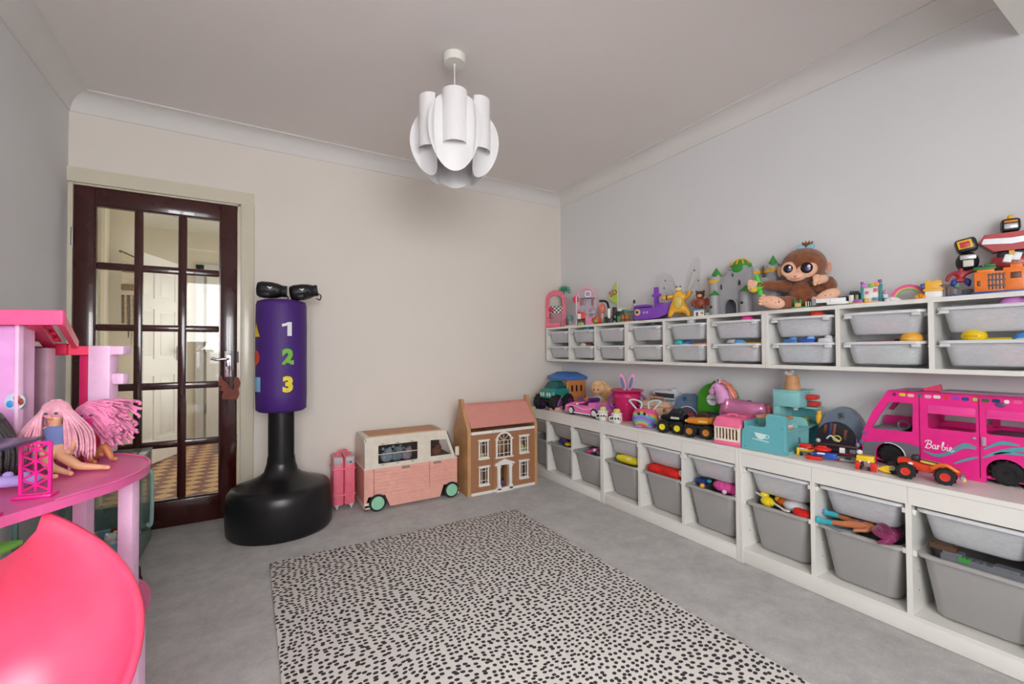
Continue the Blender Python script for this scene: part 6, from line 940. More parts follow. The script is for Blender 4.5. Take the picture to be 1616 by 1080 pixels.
tag(B(Matrix.Translation(w3(-0.10, -0.01, 0.152)) @ Matrix.Rotation(R(4), 4, 'Z')).box((0, 0, 0.008), (0.10, 0.13, 0.014), bev=0.004).box((0, 0, -0.02), (0.03, 0.03, 0.042)).o('serving_board', m_wd), 'wooden serving board resting over the turquoise cafe shelf', 'board')
brickthing('toy_menu', 'small pink toy block on the cafe shelf', w3(-0.158, -0.06, 0.1115), 4, [('block', 'f0c8c4', [(0, 0, 0.024, 0.026, 0.03, 0.047)]), ('edge', 'e8b8b4', [(0, 0, 0.05, 0.028, 0.032, 0.004)])])
brickthing('toy_cake', 'white and brown toy cake slice on the cafe shelf', w3(-0.11, -0.075, 0.1115), 4, [('sponge', 'd8b090', [(0, 0, 0.006, 0.06, 0.028, 0.012)]), ('icing', 'f0ece8', [(0, 0, 0.015, 0.056, 0.026, 0.008), (-0.01, 0, 0.024, (0.009, 0.008, 0.007))])])
brickthing('toy_sandwich', 'yellow and green toy sandwich on the cafe shelf', w3(0.115, -0.05, 0.1115), 4, [('bread', 'e8d058', [(0, 0, 0.006, 0.07, 0.045, 0.01), (0, 0, 0.026, 0.066, 0.042, 0.01)]), ('filling', '6a7c3c', [(0, 0, 0.016, 0.072, 0.047, 0.008)])])
# grey arched playset case
ga = thing('toy_case', 'grey domed toy track case with dark arched tunnel front', 'toy case', (-0.13, -2.337, LZ), -76)
B().plate([(-0.09, 0), (0.098, 0), (0.098, 0.06)] + arc(0.004, 0.06, 0.094, 0.155, 0, 180, 18) + [(-0.09, 0.06)], [rrect(0.026, 0.032, 0.011, 4, (0.004, 0.178))], 0.09, 'y', -0.04).o('shell', film('smoke_grey_plastic', (104, 120, 138), 0.93), ga)
B().plate(archpts(0.15, 0.15, 16, 0.0, -0.016), (), 0.012, 'y', -0.054).o('tunnel_face', K('16161e', 0.4), ga)
for x, c, h_ in ((-0.055, '6a3424', 0.04), (-0.02, '8a4a34', 0.055), (0.02, '6a3a30', 0.045), (-0.035, '2c3460', 0.06)): B().box((x, -0.056, 0.095 + 0.02 * (x < 0)), (0.012, 0.004, h_), (0, 0.1, 0), bev=0.001).o('flame_print', K(c), ga)
B().tube([(-0.01 + 0.015 * math.cos(R(a)), -0.058, 0.075 + 0.013 * math.sin(R(a))) for a in range(0, 361, 24)], 0.003, 6).o('ring_print', K('e0cc3c'), ga); B().tube(bez([(-0.05, -0.058, 0.07), (-0.035, -0.058, 0.085), (-0.02, -0.058, 0.075), (0.0, -0.058, 0.062)]), 0.004, 6).o('white_print', K('d8dce0'), ga)
B().box((-0.005, -0.062, 0.026), (0.18, 0.03, 0.05), bev=0.004).o('ramp_base', K('4a2c30', 0.5), ga)
for z in (0.018, 0.038): B().box((-0.005, -0.0785, z), (0.15, 0.004, 0.011)).o('ramp_slot', K('18181c'), ga)
for x in (-0.08, 0.07): B().ell((x, -0.075, 0.06), 0.010).o('light', K('c8ccd0', 0.2), ga)
B().ell((-0.085, -0.02, 0.155), (0.014, 0.014, 0.03)).ell((-0.085, -0.02, 0.185), 0.010).o('side_lever', K('e8b02c'), ga)
# little brick vehicles along the front
brickthing('brick_kart', 'red and yellow building-brick kart by the turquoise cafe', (-0.325, -2.272, LZ), -72, [('seat', 'e0281c', [(0.004, 0, 0.04, (0.03, 0.022, 0.012)), (0.0, 0, 0.05, 0.045, 0.03, 0.008)]), ('frame', 'f0c414', [(-0.028, 0, 0.018, 0.012, 0.03, 0.034), (0.03, 0, 0.018, 0.012, 0.03, 0.034), (0, 0, 0.026, 0.05, 0.02, 0.010)]), ('stripe', 'f0f0f0', [(-0.005, -0.016, 0.034, 0.03, 0.006, 0.006)]), ('wheel', '18181c', [(-0.016, -0.014, 0.008, (0.008, 0.006, 0.008)), (0.014, -0.014, 0.008, (0.008, 0.006, 0.008))]), ('post', '3c5a80', [(-0.026, 0.016, 0.062, 0.008, 0.006, 0.03)])])
brickthing('brick_kart', 'red and blue building-brick kart beside the yellow one', (-0.345, -2.35, LZ), -72, [('seat', 'e0281c', [(0.0, 0.004, 0.046, (0.034, 0.024, 0.012)), (0.0, 0.004, 0.058, 0.03, 0.024, 0.006)]), ('frame', '1c54c0', [(0.03, 0, 0.022, 0.044, 0.03, 0.022), (-0.012, 0.004, 0.024, 0.05, 0.028, 0.014)]), ('stripe', 'f0f0f0', [(-0.004, -0.016, 0.03, 0.03, 0.006, 0.008)]), ('foot', 'd8281c', [(-0.03, -0.014, 0.008, 0.06, 0.03, 0.014)])])
brickthing('brick_ramp', 'flat grey and red building-brick ramp in front of the domed case', (-0.295, -2.425, LZ), -72, [('plate', 'a8a8a8', [(0.004, 0, 0.008, 0.06, 0.04, 0.014)]), ('rail', 'a02434', [(-0.004, 0.012, 0.03, 0.055, 0.01, 0.006), (-0.03, -0.014, 0.006, 0.03, 0.01, 0.008)]), ('box', 'ecebe8', [(-0.018, 0.004, 0.046, 0.02, 0.014, 0.022)]), ('stone', '8a8c8e', [(0.018, 0.006, 0.045, 0.02, 0.014, 0.016)]), ('insert', '242428', [(0.004, -0.018, 0.018, 0.02, 0.006, 0.010)])])
brickthing('brick_figure', 'tiny white and purple building-brick figure before the pink camper', (-0.335, -2.485, LZ), -74, [('body', '4a3478', [(0.002, 0, 0.03, 0.022, 0.016, 0.03)]), ('legs', '1c1c24', [(0, 0, 0.008, 0.026, 0.016, 0.015)]), ('head', 'f0f0f2', [(0, 0, 0.058, (0.011, 0.01, 0.011))]), ('arm', '2a2a34', [(-0.018, -0.004, 0.04, 0.014, 0.008, 0.006), (0.018, -0.004, 0.036, 0.014, 0.008, 0.006)]), ('mast', '5a4a80', [(-0.01, 0.012, 0.085, 0.004, 0.004, 0.05), (0.006, 0.012, 0.10, 0.014, 0.004, 0.02)])])
brickthing('brick_kart', 'yellow-topped red building-brick kart before the pink camper', (-0.385, -2.525, LZ), -76, [('seat', 'f0cc18', [(0, 0, 0.05, 0.056, 0.034, 0.018), (0.0, 0, 0.04, 0.06, 0.036, 0.006)]), ('frame', 'd8281c', [(-0.024, 0, 0.018, 0.016, 0.034, 0.034), (0.026, 0, 0.018, 0.02, 0.034, 0.034)]), ('wheel', '18181c', [(-0.012, -0.014, 0.012, 0.010, 0.012, 0.014), (0.012, -0.014, 0.010, 0.010, 0.012, 0.014)]), ('stud', 'f4f4f4', [(-0.016, -0.019, 0.038, 0.008, 0.006, 0.007), (0.012, -0.019, 0.038, 0.008, 0.006, 0.007)])])
ylf = thing('brick_flame', 'yellow flame-shaped brick piece behind the red buggy', 'toy', (-0.37, -2.583, LZ), -76); B().plate([(-0.026, 0.014), (0.006, 0.032), (0.02, 0.03), (0.012, 0.022), (0.022, 0.018), (0.012, 0.012), (0.018, 0.004), (0.0, 0.004)], (), 0.014, 'y', -0.007).o('flame', K('f0c41c'), ylf); B().box((-0.028, 0, 0.010), (0.012, 0.012, 0.02)).o('stem', K('a8a8a4'), ylf)
# red buggy
bg_ = thing('toy_buggy', 'red and orange toy buggy with black tyres on the shelf front', 'toy car', (-0.352, -2.703, LZ), -79)
for x in (-0.055, 0.052):
    for y in (-0.032, 0.036): wheel(bg_, x, y, 0.029, 0.029, 0.026, K('d4301a'), 0.5, 'y')
wheel(bg_, -0.098, 0.012, 0.024, 0.024, 0.022, K('a8a890'), 0.4, 'y')
B().loft([[(x, q[0] * w, z0 + (q[1] + 0.5) * hh) for q in rrect(1, 1, 0.2, 3)] for x, w, z0, hh in ((-0.08, 0.04, 0.05, 0.02), (-0.06, 0.05, 0.04, 0.035), (0.0, 0.05, 0.03, 0.03), (0.05, 0.052, 0.036, 0.03), (0.09, 0.045, 0.034, 0.02))]).o('body', K('dc3c18', 0.3), bg_)
B().box((0.02, -0.005, 0.066), (0.07, 0.045, 0.008), (0, 0.15, 0), bev=0.002).o('bonnet', K('d8b850', 0.3), bg_); B().box((0.01, -0.016, 0.071), (0.05, 0.006, 0.006), (0, 0.15, 0)).o('bonnet_stripe', K('24242c'), bg_); B().box((-0.03, 0, 0.078), (0.022, 0.04, 0.02), bev=0.004).o('seat', K('20242c'), bg_)
B().tube(bez([(0.015, -0.03, 0.05), (0.05, -0.032, 0.07), (0.085, -0.032, 0.05)]), 0.007, 8).o('mudguard', K('e4681c'), bg_); B().box((0.095, 0, 0.03), (0.012, 0.07, 0.014), bev=0.004).o('bumper', K('a0a0a4', 0.3), bg_); B().box((0.1, -0.026, 0.026), (0.008, 0.014, 0.012), bev=0.002).o('lamp', K('f0d84c'), bg_); B().ell((-0.042, -0.03, 0.058), (0.008, 0.006, 0.006)).o('wing_mirror', K('f0f0f0'), bg_)
# big pink camper
bc_ = thing('toy_camper', 'large hot pink toy camper with white script lettering on the shelf', 'toy van', (-0.222, -2.44, LZ), -90)
m_hp = K('f42c92', 0.35); m_hp2 = K('e02684', 0.4); m_gy = K('70747c', 0.45); m_tl = K('4cacb0', 0.45)
def rnd(pts, r=0.008, n=3):                                  # round the corners of a polygon
    out_ = []; N = len(pts)
    for i in range(N):
        p = Vector(pts[i]); a = (Vector(pts[i - 1]) - p); b = (Vector(pts[(i + 1) % N]) - p); q = min(r, a.length * 0.45, b.length * 0.45); A = p + a.normalized() * q; Bv = p + b.normalized() * q
        for k in range(n + 1): t_ = k / n; out_.append(tuple((1 - t_) ** 2 * A + 2 * t_ * (1 - t_) * p + t_ * t_ * Bv))
    return out_
def archo(cx, r, z=0.045): return [(cx - r, 0.0)] + [(cx + r * math.cos(R(a)), z + r * math.sin(R(a))) for a in range(180, -1, -15)] + [(cx + r, 0.0)]
side = [(0.035, 0.0)] + archo(0.11, 0.05) + archo(0.44, 0.05) + [(0.60, 0.0), (0.62, 0.02), (0.622, 0.30), (0.60, 0.314), (0.107, 0.316), (0.088, 0.285), (0.05, 0.22), (0.022, 0.15), (0.010, 0.10), (0.012, 0.03)]
W1 = rnd([(0.045, 0.148), (0.184, 0.152), (0.187, 0.268), (0.108, 0.268)]); W2 = rnd([(0.231, 0.176), (0.367, 0.178), (0.368, 0.268), (0.231, 0.268)]); W3 = rnd([(0.393, 0.178), (0.59, 0.18), (0.59, 0.266), (0.393, 0.267)])
B().plate(side, [W1, W2, W3], 0.008, 'y', 0.0).o('side_panel', m_hp, bc_); B().plate([(0.25, 0.0)] + archo(0.44, 0.05) + [(0.60, 0), (0.622, 0.10), (0.622, 0.19), (0.03, 0.19), (0.012, 0.10), (0.012, 0.03), (0.035, 0)] + archo(0.11, 0.05), (), 0.006, 'y', 0.19).o('back_panel', m_hp, bc_)
for x0_, x1_ in ((0.205, 0.23), (0.37, 0.39), (0.60, 0.622)): B().plate([(x0_, 0.18), (x1_, 0.18), (x1_, 0.31), (x0_, 0.31)], (), 0.006, 'y', 0.19).o('back_pillar', m_hp, bc_)
B().loft([[(0.048, y, 0.22), (0.06, y, 0.215), (0.115, y, 0.30), (0.105, y, 0.312)] for y in (0.175, 0.196)]).o('screen_pillar', m_hp2, bc_)
B().box((0.365, 0.1, 0.312), (0.52, 0.2, 0.008), bev=0.003).o('roof', m_hp, bc_); B().box((0.32, 0.1, 0.02), (0.58, 0.18, 0.01)).o('floor', m_hp2, bc_); B().box((0.30, 0.1, 0.16), (0.18, 0.16, 0.012), bev=0.003).box((0.215, 0.1, 0.2), (0.01, 0.16, 0.1)).o('bunk', m_hp2, bc_); B().box((0.49, 0.11, 0.165), (0.2, 0.14, 0.02), bev=0.003).o('kitchen_unit', K('5c5864'), bc_); B().box((0.03, 0.1, 0.075), (0.012, 0.18, 0.10)).o('nose_panel', m_hp, bc_)
B().box((0.09, 0.1, 0.146), (0.09, 0.16, 0.018), bev=0.006).o('dashboard', m_gy, bc_); B().tube([(0.135 + 0.02 * math.cos(R(a)), 0.07 + 0.006 * math.sin(R(a)), 0.168 + 0.018 * math.sin(R(a))) for a in range(0, 361, 20)], 0.003, 6).o('steering_wheel', m_gy, bc_); B().box((0.155, 0.15, 0.19), (0.022, 0.03, 0.045), bev=0.008).tube([(0.155, 0.15, 0.15), (0.155, 0.15, 0.19)], 0.005).o('seat', m_gy, bc_)
for x0_, x1_ in ((0.2315, 0.3675), (0.3935, 0.5895)): B().box(((x0_ + x1_) / 2, 0.003, 0.253), (x1_ - x0_, 0.006, 0.03), bev=0.002).box(((x0_ + x1_) / 2, 0.0, 0.238), (x1_ - x0_, 0.008, 0.005)).o('window_blind', K('f848a2', 0.35), bc_)
for x in (0.207, 0.376): B().box((x, -0.0005, 0.16), (0.0022, 0.002, 0.29)).o('panel_seam', K('8a1450'), bc_)
for cx in (0.11, 0.44):
    B().box((cx, 0.07, 0.055), (0.11, 0.02, 0.10)).o('wheel_arch', K('101012', 0.7), bc_); wheel(bc_, cx, 0.022, 0.043, 0.042, 0.03, K('141416', 0.6), 0.6, 'y'); wheel(bc_, cx, 0.165, 0.043, 0.042, 0.03, K('141416', 0.6), 0.6, 'y')
gp = [(0.013, 0.028), (0.018, 0.085), (0.055, 0.092), (0.1, 0.102), (0.16, 0.105), (0.205, 0.095), (0.205, 0.03), (0.165, 0.02)] + [(0.11 + 0.052 * math.cos(R(a)), 0.045 + 0.052 * math.sin(R(a))) for a in range(-20, 201, 15)] + [(0.055, 0.015)]
B().plate(gp, (), 0.003, 'y', -0.003).o('grey_wing', m_gy, bc_); B().tube([(0.11 + 0.051 * math.cos(R(a)), -0.003, 0.045 + 0.051 * math.sin(R(a))) for a in range(0, 120, 12)], 0.0028, 6).o('arch_trim', K('c8ccd4', 0.25), bc_)
def ribbon(pts, w0, name='teal_wave'):
    pts = bez([(a, 0, b) for a, b in pts], 6); n = len(pts); up_ = []; dn_ = []
    for i, p in enumerate(pts): k = w0 * math.sin(PI * min(0.97, max(0.05, i / (n - 1)))) ** 0.6; up_.append((p.x, p.z + k)); dn_.append((p.x, p.z - k))
    B().plate(up_ + dn_[::-1], (), 0.0014, 'y', -0.0014).o(name, m_tl, bc_)
ribbon([(0.216, 0.084), (0.255, 0.073), (0.295, 0.09), (0.335, 0.12), (0.366, 0.117)], 0.0065); ribbon([(0.30, 0.105), (0.335, 0.131), (0.367, 0.125)], 0.004); ribbon([(0.305, 0.052), (0.34, 0.074), (0.371, 0.089)], 0.005)
ribbon([(0.386, 0.122), (0.43, 0.152), (0.475, 0.150)], 0.0065); ribbon([(0.382, 0.09), (0.43, 0.121), (0.49, 0.139), (0.55, 0.135)], 0.008); ribbon([(0.41, 0.108), (0.45, 0.119), (0.56, 0.12)], 0.004)
# script lettering, drawn with strokes: B a r b i e
sx_, sz_, s0, b0 = 0.0, 0.0, 0.222, 0.093
strokes = [[(0.10, 0.0), (0.30, 0.62), (0.42, 1.0)], [(0.02, 0.78), (0.25, 1.02), (0.62, 1.04), (0.74, 0.84), (0.60, 0.62), (0.34, 0.55)], [(0.34, 0.55), (0.66, 0.50), (0.72, 0.26), (0.50, 0.04), (0.18, 0.02), (0.02, 0.12)],
           [(1.18, 0.50), (0.98, 0.52), (0.84, 0.26), (0.92, 0.04), (1.08, 0.10), (1.2, 0.48)], [(1.2, 0.48), (1.14, 0.12), (1.24, 0.02), (1.36, 0.18)], [(1.36, 0.18), (1.46, 0.60), (1.42, 0.02)], [(1.43, 0.28), (1.54, 0.50), (1.66, 0.48)],
           [(1.80, 0.30), (1.98, 0.6), (2.08, 0.98), (1.98, 1.04), (1.90, 0.7), (1.88, 0.14), (2.02, 0.02), (2.2, 0.18), (2.2, 0.40), (2.06, 0.42)], [(2.2, 0.36), (2.38, 0.46), (2.44, 0.48)], [(2.46, 0.5), (2.40, 0.14), (2.50, 0.02), (2.64, 0.14)], [(2.50, 0.72), (2.53, 0.76)], [(2.64, 0.14), (2.88, 0.34), (2.86, 0.52), (2.74, 0.50), (2.68, 0.22), (2.80, 0.02), (3.0, 0.06), (3.16, 0.22)]]
for q in strokes:
    P3 = bez([(s0 + a * 0.0268, -0.0022, b0 + 0.004 - a * 0.0006 + b * 0.030) for a, b in q], 6)
    B().tube(P3, 0.0017, 6, 1.0).o('script_stroke', K('fbf4fa', 0.4), bc_)
B().ell((0.362, -0.004, 0.158), (0.006, 0.004, 0.005)).o('door_knob', K('c0a8b8', 0.25), bc_); B().box((0.387, -0.004, 0.15), (0.013, 0.008, 0.034), bev=0.004).o('latch', K('c89cb0', 0.3), bc_); B().ell((0.43, -0.002, 0.288), (0.014, 0.003, 0.009)).o('badge', K('6a4a78', 0.3), bc_)
stc = ['8a1c3c', 'e8d020', 'f0c0a0', '3c8a5c', 'f0b0c0', 'e8e0d0', 'e83c28', 'a048c0', '2c4a88', 'b8c83c', '3c6a3c', '1c3c6c', 'f0f0f4', 'f06090', 'e8b020', '3ca0a0', 'e8e8b0', '4a90a0']
for k in range(18):
    x = 0.128 + k * 0.0265
    B().plate(rrect(0.021 if k % 3 else 0.013, 0.013, 0.005, 3, (x, 0.3005 + 0.001 * (k % 2))), (), 0.0012, 'y', -0.0012).o('roof_sticker', K(stc[k]), bc_)
B().plate([(0.165, 0.316), (0.245, 0.345), (0.25, 0.318)], (), 0.02, 'y', 0.09).o('roof_hatch', K('f05078'), bc_); B().box((0.17, 0.08, 0.32), (0.05, 0.06, 0.008), (0, -0.1, 0)).o('roof_vent', m_gy, bc_); B().box((0.4, 0.12, 0.319), (0.3, 0.1, 0.006)).o('roof_panel', K('9a8a98'), bc_)
B().box((0.02, -0.001, 0.125), (0.014, 0.004, 0.018), bev=0.002).o('front_sticker', K('7a5a9c'), bc_)
# ------------------------------------------------------------------ big pink dolls' house with slide, near left
HP = (-2.90, -1.95, 0.0); HA = -18
def hw_(x, y, z): a = R(HA); return (HP[0] + x * math.cos(a) - y * math.sin(a), HP[1] + x * math.sin(a) + y * math.cos(a), z)
ph = thing('doll_mansion', 'tall pink and lilac plastic doll mansion with a coral slide, near left', 'dollhouse', HP, HA)
m_lil = K('dc9cd4', 0.35); m_lil2 = K('ecc0e0', 0.35); m_dpk = K('e0609c', 0.3); m_cor = K('ff4f74', 0.3); m_mgt = K('e8208c', 0.3)
def deckpts(x1, r, y0, y1, x0=-0.40): return [(x0, y0), (0.105, y0), (0.118, -0.33), (0.15, -0.24), (x1, -0.13)] + arc(x1 - r, y1 - r, r, r, 0, 90, 14) + [(x0, y1)]
dk = B().plate(deckpts(0.185, 0.245, -0.56, 0.175), (), 0.018, 'z', 0.772).o('balcony_deck', m_dpk, ph)
B().tube([(p[0] * 0.992, p[1] * 0.992, 0.7905) for p in deckpts(0.185, 0.245, -0.56, 0.175)[3:]], 0.003, 6).o('deck_rim', m_dpk, dk)
B().plate(deckpts(0.192, 0.25, -0.56, 0.17), (), 0.018, 'z', 0.462).o('balcony_deck', m_dpk, ph); B().plate(deckpts(0.2, 0.25, -0.56, 0.17), (), 0.03, 'z', 0.0).o('base_deck', m_dpk, ph)
for x, y, z0, z1 in ((0.125, 0.02, 0.48, 0.772), (0.14, 0.02, 0.03, 0.462), (-0.01, 0.095, 0.48, 0.772), (-0.01, 0.095, 0.03, 0.462), (-0.36, 0.095, 0.48, 0.772), (-0.36, 0.095, 0.03, 0.462), (0.08, -0.5, 0.03, 0.772), (-0.36, -0.5, 0.03, 0.772)): B().box((x, y, (z0 + z1) / 2), (0.03, 0.03, z1 - z0 - 0.0006), bev=0.003).o('post', m_lil2, ph)
B().box((-0.245, 0.03, 0.955), (0.33, 0.035, 0.33), bev=0.004).o('wall_panel', m_lil, ph); B().box((-0.084, 0.026, 0.955), (0.008, 0.045, 0.33), bev=0.002).o('panel_edge', m_lil2, ph)
st_ = B().cyl((-0.088, 0.008, 0.948), 0.019, 0.004, 'y', 20).o('round_sticker', K('b8c8d8', 0.3), ph)
for dx, dz, c in ((-0.008, -0.005, '3c8cd0'), (0.005, 0.008, 'b05a34'), (0.004, -0.004, 'd89a70'), (0.011, 0.0, '8a3a2c')): B().ell((-0.088 + dx, 0.0055, 0.948 + dz), (0.007, 0.0015, 0.008), u=12, v=8).o('sticker_print', K(c, 0.4), st_)
B().box((-0.15, 0.17, 0.93), (0.045, 0.03, 0.28), bev=0.004).o('inner_pillar', K('d4b4c4', 0.4), ph)
# roof terrace canopy
B().box((-0.215, -0.004, 1.136), (0.45, 0.014, 0.034), bev=0.003).o('fascia', K('ff5c90', 0.3), ph)
B().loft([[(x, 0.0, 1.148), (x - 0.10, 0.21, 1.092), (x - 0.10, 0.21, 1.086), (x, 0.0, 1.140)] for x in (-0.42, -0.03)]).o('canopy_panel', m_cor, ph)
for x in (-0.36, -0.20, -0.055): B().loft([[(xx, 0.004, 1.138), (xx - 0.10, 0.21, 1.084), (xx - 0.10, 0.21, 1.066), (xx, 0.004, 1.118)] for xx in (x - 0.014, x + 0.014)]).o('rafter', K('d82a58', 0.35), ph)
B().loft([[(xx, 0.0, 1.144), (xx - 0.105, 0.215, 1.088), (xx - 0.105, 0.215, 1.064), (xx, 0.0, 1.118)] for xx in (-0.006, 0.008)]).o('edge_rail', m_cor, ph)
for y in (0.06, 0.11, 0.16): B().box((-0.22 - y * 0.5, y, 1.132 - y * 0.257), (0.38, 0.012, 0.006)).o('canopy_slat', K('ff3f70', 0.3), ph)
B().box((-0.13, 0.215, 1.062), (0.19, 0.024, 0.024), bev=0.003).o('beam', m_cor, ph); B().box((-0.13, 0.2, 1.066), (0.035, 0.012, 0.03), bev=0.002).o('bracket', K('d83058'), ph)
B().box((-0.04, 0.215, 0.93), (0.05, 0.04, 0.29), bev=0.004).box((-0.005, 0.215, 1.062), (0.04, 0.036, 0.024), bev=0.003).o('column', m_lil2, ph); B().box((-0.085, 0.225, 0.92), (0.022, 0.02, 0.26), bev=0.002).o('magenta_post', K('c02058', 0.4), ph)
B().box((0.0, 0.215, 0.985), (0.028, 0.03, 0.03), bev=0.004).o('column_moulding', m_lil2, ph)
B().box((-0.23, 0.215, 0.825), (0.35, 0.02, 0.07), bev=0.003).o('parapet', K('b84c94', 0.4), ph); B().box((-0.06, -0.43, 0.7925), (0.18, 0.2, 0.006), bev=0.002).o('lawn_tile', K('5ca83c', 0.7), ph); B().box((0.115, -0.40, 0.742), (0.06, 0.2, 0.008), bev=0.002).o('lawn_tile', K('5ca83c', 0.7), ph)
# spiral slide
cx_, cy_, ro_, ri_ = 0.16, -0.42, 0.19, 0.018; loops = []
for k in range(34):
    a = R(100 - k * 7.2); zf = 0.731 - 0.40 * (k * 7.2) / 180
    pr = [(ri_ - 0.006, 0.028), (ri_ + 0.002, 0.03), (ri_ + 0.008, 0.018), (ri_ + 0.03, 0.004), (0.09, 0.0), (0.13, 0.002), (ro_ - 0.022, 0.012), (ro_ - 0.008, 0.03), (ro_ - 0.003, 0.04), (ro_ + 0.005, 0.04), (ro_ + 0.008, 0.034), (ro_ + 0.004, 0.026), (ro_ - 0.006, 0.006), (ro_ - 0.024, -0.003), (0.09, -0.008), (ri_ + 0.02, -0.006), (ri_ - 0.006, 0.01)]
    loops.append([(cx_ + q * math.cos(a), cy_ + q * math.sin(a), zf + h_) for q, h_ in pr])
B().loft(loops).o('slide', m_cor, ph, sharp=1.2); B().cyl((cx_, cy_, 0.36), 0.010, 0.66, seg=14).o('slide_post', K('6a3c90', 0.4), ph)
# table on the deck
tb_ = thing('toy_table', 'magenta lattice toy table with navy top on the mansion deck', 'toy table', hw_(0.075, -0.265, 0.7905), HA + 8)
def lattice(yo, x):
    b = B(Matrix.Translation((0, yo, 0))).plate(rrect(0.046, 0.1, 0.004, 2, (x, 0.052)), [rrect(0.037, 0.09, 0.003, 2, (x, 0.052))], 0.006, 'y', -0.003)
    for k in range(4):
        for s_ in (-1, 1): b.tube([(x - s_ * 0.018, 0, 0.012 + k * 0.022), (x + s_ * 0.018, 0, 0.012 + (k + 0.9) * 0.022)], 0.0018, 5)
    b.tube([(x, 0, 0.01), (x, 0, 0.096)], 0.002, 5).box((x, 0, 0.003), (0.056, 0.03, 0.006), bev=0.002)
    b.o('lattice_leg', m_mgt, tb_)
lattice(-0.06, 0.012); lattice(0.055, 0.03)
B().box((-0.005, 0.0, 0.1045), (0.07, 0.17, 0.005), bev=0.002).o('table_top', K('384062', 0.25), tb_)
brickthing('toy_book', 'red and blue toy booklet on the navy toy table', hw_(0.06, -0.30, 0.8985), HA + 20, [('cover', 'd83c34', [(0, 0, 0.003, 0.05, 0.04, 0.005)]), ('page', 'cfd4dc', [(0.004, -0.002, 0.009, 0.05, 0.04, 0.006)]), ('print', '4a90c8', [(-0.008, 0, 0.016, 0.03, 0.026, 0.006)])])
